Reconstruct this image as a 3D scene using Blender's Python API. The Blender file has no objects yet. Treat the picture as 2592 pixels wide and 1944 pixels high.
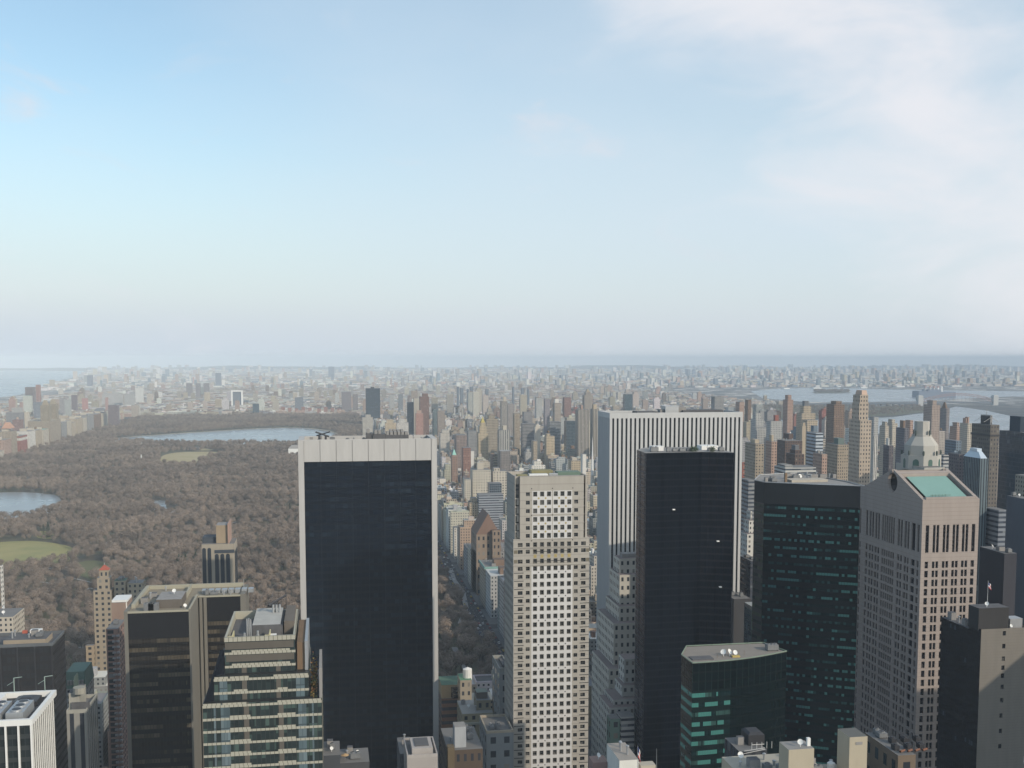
import bpy, math, random
import numpy as np
from mathutils import Vector
R_ = math.radians
SC = bpy.context.scene
COL = SC.collection
# ---------------------------------------------------------------- camera
F_PX, YAW, PIT, CZ = 2780.0, R_(9.5), R_(5.0), 250.0
cam_data = bpy.data.cameras.new('camera')
cam = bpy.data.objects.new('camera', cam_data)
COL.objects.link(cam)
cam.location = (0, 0, CZ)
cam.rotation_euler = (R_(90) - PIT, 0, -YAW)
cam_data.sensor_width = 36
cam_data.lens = 36 * F_PX / 2592
cam_data.shift_y = 178 / 2592
cam_data.clip_start = 1
cam_data.clip_end = 90000
SC.camera = cam
# ---------------------------------------------------------------- light
SUN_AZ, SUN_EL = 140.0, 26.0          # clockwise from the view's grid north
w = bpy.data.worlds.new('World')
SC.world = w
w.use_nodes = True
nt = w.node_tree
nt.nodes.clear()
def nd(t, typ, **kw):
    n = t.nodes.new(typ)
    for k, v in kw.items():
        if k.startswith('i_'):
            n.inputs[k[2:].replace('_', ' ')].default_value = v
        else:
            setattr(n, k, v)
    return n
def mth(t, op, a, b=None, c=None, clamp=False):
    n = t.nodes.new('ShaderNodeMath')
    n.operation = op
    n.use_clamp = clamp
    for i, v in enumerate((a, b, c)):
        if v is None: continue
        if isinstance(v, (int, float)): n.inputs[i].default_value = v
        else: t.links.new(v, n.inputs[i])
    return n.outputs[0]
def mixc(t, fac, a, b, mode='MIX'):
    n = t.nodes.new('ShaderNodeMix')
    n.data_type = 'RGBA'
    n.blend_type = mode
    for i, v in ((0, fac), (6, a), (7, b)):
        if isinstance(v, (int, float)): n.inputs[i].default_value = v
        elif isinstance(v, tuple): n.inputs[i].default_value = v if len(v) == 4 else v + (1,)
        else: t.links.new(v, n.inputs[i])
    return n.outputs[2]
def sstep(t, x, a, b):
    n = t.nodes.new('ShaderNodeMapRange')
    n.interpolation_type = 'SMOOTHSTEP'
    t.links.new(x, n.inputs[0])
    n.inputs[1].default_value = a
    n.inputs[2].default_value = b
    return n.outputs[0]
sky = nd(nt, 'ShaderNodeTexSky', sky_type='NISHITA', sun_disc=False, sun_elevation=R_(SUN_EL),
         sun_rotation=R_(SUN_AZ), altitude=250.0, air_density=1.0, dust_density=1.6, ozone_density=2.0)
tc = nd(nt, 'ShaderNodeTexCoord')
sx = nd(nt, 'ShaderNodeSeparateXYZ')
nt.links.new(tc.outputs['Generated'], sx.inputs[0])
X, Y, Z = sx.outputs
zz = mth(nt, 'MAXIMUM', Z, 0.01)
az = mth(nt, 'ARCTAN2', X, Y)                      # azimuth east of grid north
el = mth(nt, 'MAXIMUM', mth(nt, 'ARCSINE', Z), 0.0)
cx = nd(nt, 'ShaderNodeCombineXYZ')
nt.links.new(az, cx.inputs[0])
nt.links.new(mth(nt, 'MULTIPLY', el, 2.3), cx.inputs[1])
n1 = nd(nt, 'ShaderNodeTexNoise', i_Scale=7.0, i_Detail=9.0, i_Roughness=0.56, i_Distortion=0.5)
nt.links.new(cx.outputs[0], n1.inputs['Vector'])
n2 = nd(nt, 'ShaderNodeTexNoise', i_Scale=2.7, i_Detail=5.0, i_Roughness=0.5)
nt.links.new(cx.outputs[0], n2.inputs['Vector'])
# the bank of cloud that slants down towards the east
D_ = mth(nt, 'ADD', mth(nt, 'MULTIPLY', az, -0.75), 0.585)     # centre elevation of the bank at this azimuth
dd = mth(nt, 'ABSOLUTE', mth(nt, 'SUBTRACT', el, D_))
band = mth(nt, 'SUBTRACT', 1.0, mth(nt, 'DIVIDE', dd, 0.20), clamp=True)
edge = sstep(nt, az, 0.10, 0.27)
bank = mth(nt, 'MULTIPLY', band, edge)
cl = mth(nt, 'ADD', mth(nt, 'MULTIPLY', bank, 0.62), mth(nt, 'MULTIPLY', mth(nt, 'ADD', n1.outputs[0], n2.outputs[0]), 0.85))
cloud = sstep(nt, cl, 0.92, 1.50)
veil = mth(nt, 'ADD', mth(nt, 'MULTIPLY', sstep(nt, az, -0.30, 0.36), 0.62), mth(nt, 'MULTIPLY', mth(nt, 'SUBTRACT', n2.outputs[0], 0.5), 0.9), clamp=True)
veil = mth(nt, 'ADD', mth(nt, 'MULTIPLY', veil, .82), 0.12)
wisp = mth(nt, 'MULTIPLY', sstep(nt, n1.outputs[0], 0.57, 0.74), 0.5)
lowhz = mth(nt, 'SUBTRACT', 1.0, sstep(nt, el, -0.02, 0.25))
SKYG = 10.0
tint = mixc(nt, 1.0, sky.outputs[0], (1.85, 1.92, 1.70), 'MULTIPLY')
c0 = mixc(nt, lowhz, tint, (0.67*SKYG, 0.735*SKYG, 0.79*SKYG))
hz1 = mixc(nt, sstep(nt, az, -0.25, 0.25), (0.60*SKYG, 0.68*SKYG, 0.77*SKYG), (0.635*SKYG, 0.69*SKYG, 0.75*SKYG))
c0 = mixc(nt, mth(nt, 'MULTIPLY', mth(nt, 'SUBTRACT', 1.0, sstep(nt, el, -0.005, 0.06)), 0.95), c0, hz1)
c1 = mixc(nt, mth(nt, 'MULTIPLY', veil, sstep(nt, el, 0.0, 0.12)), c0, (0.69*SKYG, 0.79*SKYG, 0.885*SKYG))
c2 = mixc(nt, wisp, c1, (0.72*SKYG, 0.75*SKYG, 0.82*SKYG))
c3 = mixc(nt, mth(nt, 'MULTIPLY', cloud, 0.85), c2, (0.86*SKYG, 0.86*SKYG, 0.90*SKYG))
bg = nd(nt, 'ShaderNodeBackground', i_Strength=0.1)
nt.links.new(c3, bg.inputs[0])
wo = nd(nt, 'ShaderNodeOutputWorld')
nt.links.new(bg.outputs[0], wo.inputs[0])
sd = bpy.data.lights.new('sun', 'SUN')
sd.energy = 3.0
sd.angle = R_(0.6)
sd.color = (1.0, 0.88, 0.72)
sun = bpy.data.objects.new('sun', sd)
COL.objects.link(sun)
SDIR = Vector((math.sin(R_(SUN_AZ)) * math.cos(R_(SUN_EL)), math.cos(R_(SUN_AZ)) * math.cos(R_(SUN_EL)), math.sin(R_(SUN_EL))))
sun.rotation_euler = SDIR.to_track_quat('Z', 'Y').to_euler()
sun.location = (200, -300, 600)
SC.view_settings.view_transform = 'Standard'
SC.view_settings.look = 'None'
SC.view_settings.exposure = 0.0
SC.view_settings.gamma = 1.0
SC.render.film_transparent = False
SC.cycles.max_bounces = 4
SC.cycles.diffuse_bounces = 2
SC.cycles.glossy_bounces = 2
SC.cycles.volume_bounces = 0
SC.cycles.transparent_max_bounces = 6
SC.cycles.use_denoising = True
# ---------------------------------------------------------------- the view's geometry, used to place things at real distances
fw = np.array([math.sin(YAW) * math.cos(PIT), math.cos(YAW) * math.cos(PIT), -math.sin(PIT)])
rt = np.array([math.cos(YAW), -math.sin(YAW), 0.0])
up = np.cross(rt, fw)
def ray(px, py): return fw + rt * ((px - 1296) / F_PX) + up * ((1150 - py) / F_PX)
def P(px, py, Y):
    d = ray(px, py); t = Y / d[1]
    return (t * d[0], Y, CZ + t * d[2])
def G(px, py, z=0.0):
    d = ray(px, py); t = (z - CZ) / d[2]
    return (t * d[0], t * d[1])
def PX(x, py, px):               # depth Y at which the line x=const shows at this pixel column
    d = ray(px, py); return x / d[0] * d[1]
def proj(x, y, z):
    v = np.array([x, y, z - CZ]); q = v @ fw
    return 1296 + F_PX * (v @ rt) / q, 1150 - F_PX * (v @ up) / q, q
# ---------------------------------------------------------------- objects
def tag(o, label=None, cat=None, group=None, kind=None):
    if label: o['label'] = label
    if cat: o['category'] = cat
    if group: o['group'] = group
    if kind: o['kind'] = kind
    return o
def thing(name, label, cat, loc=(0, 0, 0), group=None):
    o = bpy.data.objects.new(name, None)
    COL.objects.link(o)
    o.location = loc
    o.empty_display_size = 5
    return tag(o, label, cat, group)
class MB:
    def __init__(s): s.v, s.f, s.m, s.uv, s.c, s.cols = [], [], [], [], [], False
    def face(s, pts, mat=0, uv=None, col=None):
        b = len(s.v); n = len(pts)
        s.v.extend(pts); s.f.append(tuple(range(b, b + n))); s.m.append(mat)
        s.uv.extend(uv if uv else [(0.0, 0.0)] * n)
        if col is not None: s.cols = True
        s.c.extend([col if col is not None else (1, 1, 1, 1)] * n)
    def wall(s, a, b, z0, z1, mat=0, col=None, bay=3.2, fl=3.3, off=0):
        """vertical quad from a to b (outside to the right of a->b seen from above = outward normal udir x z)"""
        L = math.hypot(b[0] - a[0], b[1] - a[1])
        nu = max(1, round(L / bay)); nv = max(1, round((z1 - z0) / fl))
        s.face([(a[0], a[1], z0), (b[0], b[1], z0), (b[0], b[1], z1), (a[0], a[1], z1)], mat,
               [(off, off), (off + nu, off), (off + nu, off + nv), (off, off + nv)], col)
    def box(s, x0, x1, y0, y1, z0, z1, mat=0, rm=None, col=None, rc=None, bay=3.2, fl=3.3, off=0, bottom=False):
        s.prism([(x0, y0), (x1, y0), (x1, y1), (x0, y1)], z0, z1, mat, rm, col, rc, bay, fl, off, bottom)
    def prism(s, pts, z0, z1, mat=0, rm=None, col=None, rc=None, bay=3.2, fl=3.3, off=0, bottom=False):
        n = len(pts)
        for i in range(n): s.wall(pts[i], pts[(i + 1) % n], z0, z1, mat, col, bay, fl, off + i * 7)
        rm = mat if rm is None else rm
        if rc is None and col is not None: rc = (col[0] * .7, col[1] * .7, col[2] * .7, 0)
        s.face([(p[0], p[1], z1) for p in pts], rm, [(.01, .01)] * n, rc)
        if bottom: s.face([(p[0], p[1], z0) for p in reversed(pts)], rm, [(.01, .01)] * n, rc)
    def cyl(s, x, y, r, z0, z1, n=10, mat=0, col=None, top=0.0, r1=None):
        r1 = r if r1 is None else r1
        A = [(x + r * math.cos(i * 6.28318 / n), y + r * math.sin(i * 6.28318 / n)) for i in range(n)]
        B = [(x + r1 * math.cos(i * 6.28318 / n), y + r1 * math.sin(i * 6.28318 / n)) for i in range(n)]
        for i in range(n):
            j = (i + 1) % n
            s.face([(*A[i], z0), (*A[j], z0), (*B[j], z1), (*B[i], z1)], mat, [(.01, .01)] * 4, col)
            if top: s.face([(*B[i], z1), (*B[j], z1), (x, y, z1 + top)], mat, [(.01, .01)] * 3, col)
        if not top: s.face([(*p, z1) for p in B], mat, [(.01, .01)] * n, col)
    def bar(s, a, b, r, mat=0, col=None, n=5, r1=None):
        a, b = Vector(a), Vector(b); d = (b - a).normalized()
        u = d.orthogonal().normalized(); v = d.cross(u); r1 = r if r1 is None else r1
        for i in range(n):
            p, q = i * 6.28318 / n, (i + 1) * 6.28318 / n
            c0, c1 = u * math.cos(p) + v * math.sin(p), u * math.cos(q) + v * math.sin(q)
            s.face([tuple(a + c0 * r), tuple(a + c1 * r), tuple(b + c1 * r1), tuple(b + c0 * r1)], mat, None, col)
        s.face([tuple(b + (u * math.cos(i * 6.28318 / n) + v * math.sin(i * 6.28318 / n)) * r1) for i in range(n)], mat, None, col)
    def pyr(s, x0, x1, y0, y1, z0, z1, k=0.0, mat=0, col=None):
        cx_, cy_ = (x0 + x1) / 2, (y0 + y1) / 2
        A = [(x0, y0), (x1, y0), (x1, y1), (x0, y1)]
        B = [(cx_ + (p[0] - cx_) * k, cy_ + (p[1] - cy_) * k) for p in A]
        for i in range(4):
            j = (i + 1) % 4
            s.face([(*A[i], z0), (*A[j], z0), (*B[j], z1), (*B[i], z1)], mat, [(.01, .01)] * 4, col)
        if k > 0: s.face([(*p, z1) for p in B], mat, [(.01, .01)] * 4, col)
    def build(s, name, mats, parent=None, loc=None):
        me = bpy.data.meshes.new(name)
        o0 = Vector(parent.location) if parent else Vector(loc or (0, 0, 0))
        if parent and parent.parent: o0 = Vector(parent.parent.location) + o0
        V = np.array(s.v, dtype=np.float64) - np.array(o0)
        me.from_pydata(V.tolist(), [], s.f)
        for m in (mats if isinstance(mats, (list, tuple)) else [mats]): me.materials.append(m)
        me.polygons.foreach_set('material_index', s.m)
        ul = me.uv_layers.new(name='UVMap')
        ul.data.foreach_set('uv', np.array(s.uv, dtype=np.float32).ravel())
        if s.cols:
            ca = me.color_attributes.new('col', 'FLOAT_COLOR', 'CORNER')
            ca.data.foreach_set('color', np.array(s.c, dtype=np.float32).ravel())
        me.update()
        o = bpy.data.objects.new(name, me)
        COL.objects.link(o)
        if parent: o.parent = parent
        else: o.location = o0
        return o
# ---------------------------------------------------------------- materials
def new_mat(name):
    m = bpy.data.materials.new(name)
    m.use_nodes = True
    t = m.node_tree
    return m, t, t.nodes['Principled BSDF']
def pos_noise(t, scale, detail=4, rough=.6, zs=1.0):
    g = nd(t, 'ShaderNodeNewGeometry')
    mp = nd(t, 'ShaderNodeMapping')
    mp.inputs['Scale'].default_value = (1, 1, zs)
    t.links.new(g.outputs['Position'], mp.inputs[0])
    n = nd(t, 'ShaderNodeTexNoise', i_Scale=scale, i_Detail=float(detail), i_Roughness=rough)
    t.links.new(mp.outputs[0], n.inputs['Vector'])
    return n.outputs[0]
def plain(name, c, rough=.8, metal=0.0, var=.25, scale=.25, zs=.35, spec=.4):
    m, t, b = new_mat(name)
    n = pos_noise(t, scale, 5, .65, zs)
    k = mth(t, 'ADD', 1 - var, mth(t, 'MULTIPLY', n, 2 * var))
    v = nd(t, 'ShaderNodeVectorMath', operation='SCALE')
    v.inputs[0].default_value = c
    t.links.new(k, v.inputs['Scale'])
    t.links.new(v.outputs[0], b.inputs['Base Color'])
    b.inputs['Roughness'].default_value = rough
    b.inputs['Metallic'].default_value = metal
    b.inputs['Specular IOR Level'].default_value = spec
    return m
def win_mat(name, wu, wv, glass, wall=None, blind=(0.12, (.25, .25, .24)), lit=None, rough=.18, mull=None, dirt=.22,
            wrough=.85, pier=None, metal=0.0, spec=.5, run=1.0, wgt=.5):
    """facade: wall colour from 'col' (or WALL) with a window in every unit cell of the UV map"""
    m, t, b = new_mat(name)
    uvn = nd(t, 'ShaderNodeUVMap')
    s = nd(t, 'ShaderNodeSeparateXYZ'); t.links.new(uvn.outputs[0], s.inputs[0])
    fu, fv = mth(t, 'FRACT', s.outputs[0]), mth(t, 'FRACT', s.outputs[1])
    mk = mth(t, 'MULTIPLY', mth(t, 'GREATER_THAN', fu, wu[0]), mth(t, 'LESS_THAN', fu, wu[1]))
    mk = mth(t, 'MULTIPLY', mk, mth(t, 'MULTIPLY', mth(t, 'GREATER_THAN', fv, wv[0]), mth(t, 'LESS_THAN', fv, wv[1])))
    at = nd(t, 'ShaderNodeAttribute', attribute_name='col')
    if wall is None: mk = mth(t, 'MULTIPLY', mk, at.outputs['Alpha'])
    cu = nd(t, 'ShaderNodeCombineXYZ')
    t.links.new(mth(t, 'FLOOR', s.outputs[0]), cu.inputs[0]); t.links.new(mth(t, 'FLOOR', s.outputs[1]), cu.inputs[1])
    wn = nd(t, 'ShaderNodeTexWhiteNoise', noise_dimensions='2D'); t.links.new(cu.outputs[0], wn.inputs['Vector'])
    # groups of neighbouring cells share a state (blinds drawn along a run of bays)
    cu2 = nd(t, 'ShaderNodeCombineXYZ')
    t.links.new(mth(t, 'FLOOR', mth(t, 'MULTIPLY', s.outputs[0], 1 / (4 * run))), cu2.inputs[0]); t.links.new(mth(t, 'FLOOR', s.outputs[1]), cu2.inputs[1])
    wn2 = nd(t, 'ShaderNodeTexWhiteNoise', noise_dimensions='2D'); t.links.new(cu2.outputs[0], wn2.inputs['Vector'])
    st = mth(t, 'ADD', mth(t, 'MULTIPLY', wn.outputs[0], 1 - wgt), mth(t, 'MULTIPLY', wn2.outputs[0], wgt))
    ob = mth(t, 'LESS_THAN', st, blind[0])
    g0 = mixc(t, ob, tuple(glass), tuple(blind[1]))
    g0 = mixc(t, 1.0, g0, mixc(t, wn.outputs[0], (.7, .7, .7), (1.3, 1.3, 1.3)), 'MULTIPLY')
    n = pos_noise(t, .12, 6, .65, .3)
    k = mth(t, 'ADD', 1 - dirt, mth(t, 'MULTIPLY', n, 2 * dirt))
    cc = nd(t, 'ShaderNodeCombineXYZ')
    for i in range(3): t.links.new(k, cc.inputs[i])
    wc = mixc(t, 1.0, tuple(wall) if wall else at.outputs['Color'], cc.outputs[0], 'MULTIPLY')
    if mull:      # thin dark or light lines on the cell's vertical edges: (half width, colour)
        ml = mth(t, 'ADD', mth(t, 'LESS_THAN', fu, mull[0]), mth(t, 'GREATER_THAN', fu, 1 - mull[0]), clamp=True)
        wc = mixc(t, ml, wc, tuple(mull[1]))
        mk = mth(t, 'MULTIPLY', mk, mth(t, 'SUBTRACT', 1.0, ml))
    fin = mixc(t, mk, wc, g0)
    t.links.new(fin, b.inputs['Base Color'])
    t.links.new(mth(t, 'ADD', wrough, mth(t, 'MULTIPLY', mk, rough - wrough)), b.inputs['Roughness'])
    b.inputs['Specular IOR Level'].default_value = spec
    b.inputs['Metallic'].default_value = metal
    if lit:
        lm = mth(t, 'MULTIPLY', mk, mth(t, 'GREATER_THAN', st, 1 - lit[0]))
        if len(lit) > 3:    # confined to v below a floor number
            pass
        t.links.new(mixc(t, lm, fin, tuple(lit[1])), b.inputs['Base Color'])
        em = mixc(t, lm, (0, 0, 0), tuple(lit[1]))
        t.links.new(em, b.inputs['Emission Color'])
        b.inputs['Emission Strength'].default_value = lit[2]
    return m
M = {}
M['masonry'] = win_mat('masonry_facade', (.3, .7), (.25, .72), (.035, .04, .05), blind=(.2, (.3, .28, .25)))
M['bands'] = win_mat('banded_facade', (.0, 1.01), (.3, .75), (.05, .06, .08), blind=(.2, (.2, .22, .24)))
M['strips'] = win_mat('striped_facade', (.3, .72), (-.1, 1.1), (.03, .035, .045), blind=(.1, (.2, .2, .2)))
M['glass'] = win_mat('glass_facade', (.06, .94), (.12, .95), (.03, .045, .06), blind=(.15, (.10, .13, .16)), rough=.12)
M['balcony'] = win_mat('balconied_facade', (.12, .62), (.15, .8), (.03, .035, .04), blind=(.2, (.3, .3, .3)))
STY = {'m': 'masonry', 'b': 'bands', 's': 'strips', 'g': 'glass', 'k': 'balcony'}
M['plaincol'] = win_mat('painted_render', (2, 3), (2, 3), (0, 0, 0))
M['roof_dark'] = plain('roof_felt', (.10, .10, .105), .9, var=.4, scale=.3)
M['roof_grey'] = plain('roof_gravel', (.26, .25, .24), .95, var=.35, scale=.4)
M['metal'] = plain('galvanised_metal', (.42, .43, .44), .45, .6, .2, 1.0)
M['whitepaint'] = plain('white_paint', (.72, .72, .70), .6, 0, .1, .5)
M['acmetal'] = plain('painted_plant_metal', (.20, .205, .21), .6, .3, .3, 1.0)
M['darkmetal'] = plain('dark_metal', (.05, .05, .055), .5, .4, .2, .8)
def pane_mat(name, c, blind, prob=.2):
    m, t, b = new_mat(name); g = nd(t, 'ShaderNodeNewGeometry'); sn = nd(t, 'ShaderNodeVectorMath', operation='SNAP'); sn.inputs[1].default_value = (1.65, 1.65, .95)
    t.links.new(g.outputs['Position'], sn.inputs[0]); wn = nd(t, 'ShaderNodeTexWhiteNoise', noise_dimensions='3D'); t.links.new(sn.outputs[0], wn.inputs['Vector'])
    c0 = mixc(t, wn.outputs[0], tuple(v * .5 for v in c), tuple(v * 1.6 for v in c))
    t.links.new(mixc(t, mth(t, 'MULTIPLY', mth(t, 'GREATER_THAN', wn.outputs[0], 1 - prob), .6), c0, blind), b.inputs['Base Color'])
    b.inputs['Roughness'].default_value = .12; b.inputs['Specular IOR Level'].default_value = .4
    return m
M['pane'] = pane_mat('window_glass', (.014, .016, .020), (.16, .15, .13))
M['copper'] = plain('copper_green', (.20, .345, .31), .7, 0, .1, .15)
M['tanwood'] = plain('tank_wood', (.20, .14, .09), .9, 0, .3, 1.5)
M['bark'] = plain('bark', (.10, .08, .07), .95, 0, .3, 1.0)
OCC = []       # boxes (x0,x1,y0,y1,z) of what is already built: nothing else is set there
def occ(x0, x1, y0, y1, z): OCC.append((min(x0, x1), max(x0, x1), y0, y1, z))
random.seed(7)
# ================================================================ the setting
def sheet(name, pts, z, mat):
    mb = MB(); mb.face([(p[0], p[1], z) for p in pts], 0)
    o = mb.build(name, mat, loc=(0, 0, 0)); tag(o, kind='structure'); return o
def ground_mat():
    m, t, b = new_mat('city_ground')
    g = nd(t, 'ShaderNodeNewGeometry')
    v1 = nd(t, 'ShaderNodeTexVoronoi', i_Scale=.011, i_Randomness=1.0)
    t.links.new(g.outputs['Position'], v1.inputs['Vector'])
    s = nd(t, 'ShaderNodeSeparateColor'); t.links.new(v1.outputs['Color'], s.inputs[0])
    far = mixc(t, sstep(t, s.outputs[0], .0, .9), (.05, .055, .06), (.22, .20, .18))
    far = mixc(t, mth(t, 'GREATER_THAN', s.outputs[1], .90), far, (.6, .56, .5))
    sp = nd(t, 'ShaderNodeSeparateXYZ'); t.links.new(g.outputs['Position'], sp.inputs[0])
    k = sstep(t, sp.outputs[1], 4200, 6500)
    near = mixc(t, pos_noise(t, .02, 6), (.035, .035, .037), (.075, .073, .07))
    t.links.new(mixc(t, k, near, far), b.inputs['Base Color'])
    b.inputs['Roughness'].default_value = .95
    return m
sheet('ground', [(-26000, -400), (26000, -400), (26000, 30000), (-26000, 30000)], 0, ground_mat())
def park_mat():
    m, t, b = new_mat('park_ground')
    a = mixc(t, sstep(t, pos_noise(t, .012, 6, .6), .35, .7), (.075, .062, .048), (.10, .105, .05))
    a = mixc(t, sstep(t, pos_noise(t, .08, 5, .7), .5, .8), a, (.14, .115, .085))
    t.links.new(a, b.inputs['Base Color']); b.inputs['Roughness'].default_value = 1
    return m
PARK = (-777, 130, 776, 4850)
sheet('park_ground', [(PARK[0], PARK[2]), (PARK[1], PARK[2]), (PARK[1], PARK[3]), (PARK[0], PARK[3])], .3, park_mat())
def lawn_mat(n, c1, c2):
    m, t, b = new_mat(n)
    t.links.new(mixc(t, sstep(t, pos_noise(t, .018, 6, .6), .3, .7), c1, c2), b.inputs['Base Color'])
    b.inputs['Roughness'].default_value = 1
    return m
lawn_g = lawn_mat('meadow_grass', (.21, .215, .075), (.30, .26, .10))
lawn_y = lawn_mat('dry_lawn', (.32, .27, .13), (.38, .31, .17))
def water_mat(n, c, rough, bump):
    m, t, b = new_mat(n)
    b.inputs['Base Color'].default_value = (*c, 1); b.inputs['Roughness'].default_value = rough
    bu = nd(t, 'ShaderNodeBump', i_Strength=bump, i_Distance=.4)
    t.links.new(pos_noise(t, .12, 4, .6), bu.inputs['Height']); t.links.new(bu.outputs[0], b.inputs['Normal'])
    # ruffled and still patches
    t.links.new(mth(t, 'ADD', rough * .5, mth(t, 'MULTIPLY', pos_noise(t, .006, 4, .6), rough)), b.inputs['Roughness'])
    return m
wat = water_mat('lake_water', (.25, .275, .285), .28, .05)
riv = water_mat('river_water', (.16, .19, .205), .28, .1)
def gp(pts): return [G(*p) for p in pts]
def ccw(p):
    a = sum(p[i][0] * p[(i + 1) % len(p)][1] - p[(i + 1) % len(p)][0] * p[i][1] for i in range(len(p)))
    return p if a > 0 else p[::-1]
def smooth(p, n=2):
    for _ in range(n):
        q = []
        for i in range(len(p)):
            a, b = p[i], p[(i + 1) % len(p)]
            q += [(a[0] * .75 + b[0] * .25, a[1] * .75 + b[1] * .25), (a[0] * .25 + b[0] * .75, a[1] * .25 + b[1] * .75)]
        p = q
    return p
RES = smooth(ccw(gp([(272, 1112), (400, 1101), (510, 1094), (670, 1084), (780, 1083), (850, 1096), (860, 1112), (760, 1126), (640, 1126), (530, 1126), (400, 1124), (290, 1120)])))
LAKE = smooth(ccw(gp([(-60, 1250), (30, 1246), (90, 1248), (112, 1251), (152, 1255), (160, 1288), (128, 1300), (70, 1313), (20, 1316), (-60, 1312)])))
POND = smooth(ccw(gp([(375, 1270), (400, 1267), (424, 1268), (418, 1290), (450, 1290), (465, 1300), (430, 1306), (385, 1296)])))
GREAT = smooth(ccw(gp([(402, 1158), (430, 1147), (480, 1144), (560, 1143), (560, 1154), (512, 1164), (495, 1184), (405, 1182)])), 2)
GREAT2 = smooth(ccw(gp([(482, 1141), (486, 1136), (530, 1136), (545, 1141)])), 1)
MEADOW = smooth(ccw(gp([(-120, 1392), (-40, 1376), (60, 1369), (125, 1373), (190, 1386), (200, 1414), (130, 1434), (60, 1438), (-20, 1446), (-120, 1450)])))
GRN2 = smooth(ccw(gp([(84, 1350), (110, 1344), (150, 1348), (146, 1364), (100, 1366)])), 1)
GRN3 = smooth(ccw(gp([(185, 1428), (230, 1418), (270, 1425), (275, 1462), (230, 1470), (190, 1452)])), 1)
sheet('reservoir_water', RES, .6, wat); sheet('lake_water', LAKE, .6, wat); sheet('pond_water', POND, .6, wat)
sheet('great_lawn', GREAT, .6, lawn_y); sheet('small_lawn', GREAT2, .6, lawn_y); sheet('meadow_lawn', MEADOW, .6, lawn_g)
sheet('evergreen_lawn', GRN2, .6, lawn_g); sheet('slope_lawn', GRN3, .6, lawn_mat('rough_grass', (.09, .11, .04), (.12, .115, .055)))
# rivers
sheet('hudson_water', ccw(gp([(-700, 1060), (0, 1006), (50, 1000), (95, 984), (120, 972), (165, 962), (200, 950), (215, 938), (120, 934), (-700, 932)])), .4, riv)
sheet('east_river_water', ccw(gp([(1900, 990), (1960, 985), (2030, 982), (2150, 983), (2260, 986), (2370, 988), (2560, 990), (2700, 992), (2700, 1006),
      (2560, 1004), (2420, 1010), (2330, 1016), (2240, 1017), (2110, 1019), (2020, 1016), (1930, 1008)])), .4, riv)
sheet('channel_water', ccw(gp([(1880, 1062), (2000, 1064), (2120, 1062), (2260, 1056), (2380, 1040), (2420, 1029), (2500, 1040), (2570, 1056), (2640, 1066),
      (2640, 1090), (2560, 1092), (2400, 1096), (2240, 1098), (2050, 1100), (1880, 1095)])), .4, riv)
green_isle = plain('island_scrub', (.11, .105, .06), 1, 0, .35, .01, 1)
sheet('island_field', ccw(gp([(1880, 1026), (2020, 1026), (2200, 1028), (2330, 1028), (2400, 1030), (2370, 1040), (2260, 1052), (2110, 1058), (1990, 1060), (1880, 1058)])), .5, green_isle)
sheet('small_island_field', ccw(gp([(2054, 993), (2090, 989), (2140, 990), (2155, 993), (2120, 996), (2070, 996)])), .7, green_isle)
# paths in the park 
pm = plain('path_asphalt', (.30, .29, .28), .95, 0, .15, .1)
def ribbon(name, pts, wd, z, mat, kind='structure'):
    mb = MB(); Ls, Rs = [], []
    for i, p in enumerate(pts):
        a, b = pts[max(0, i - 1)], pts[min(len(pts) - 1, i + 1)]
        dx, dy = b[0] - a[0], b[1] - a[1]; l = math.hypot(dx, dy) or 1
        Ls.append((p[0] - dy / l * wd / 2, p[1] + dx / l * wd / 2, z)); Rs.append((p[0] + dy / l * wd / 2, p[1] - dx / l * wd / 2, z))
    for i in range(len(pts) - 1): mb.face([Rs[i], Rs[i + 1], Ls[i + 1], Ls[i]])
    o = mb.build(name, mat, loc=(0, 0, 0)); tag(o, kind=kind); return o
PATHS = [gp([(560, 1330), (600, 1322), (650, 1318), (700, 1300), (740, 1296)]), gp([(20, 1480), (70, 1470), (130, 1478), (190, 1466), (232, 1476), (300, 1460)]), gp([(300, 1225), (360, 1216), (420, 1220), (500, 1210), (590, 1214)]), gp([(1165, 1580), (1180, 1540), (1172, 1500), (1150, 1470), (1140, 1440)]), gp([(262, 1385), (272, 1375), (282, 1366)]), gp([(565, 1254), (585, 1250)]), gp([(60, 1446), (100, 1440), (150, 1440), (200, 1433)]),
         gp([(196, 1500), (225, 1490), (240, 1492)]), gp([(160, 1645), (215, 1640)]), gp([(1192, 1716), (1176, 1690), (1160, 1665), (1150, 1640)])]
for p in PATHS: ribbon('path', p, 5, .75, pm)
ribbon('shore_path', [((RES[i][0] - RES_C[0]) * 1.015 + RES_C[0], (RES[i][1] - RES_C[1]) * 1.03 + RES_C[1]) for RES_C in [(sum(p[0] for p in RES) / len(RES), sum(p[1] for p in RES) / len(RES))] for i in range(len(RES))], 16, .5, plain('shore_gravel', (.42, .37, .29), 1, 0, .1, .05))
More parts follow.
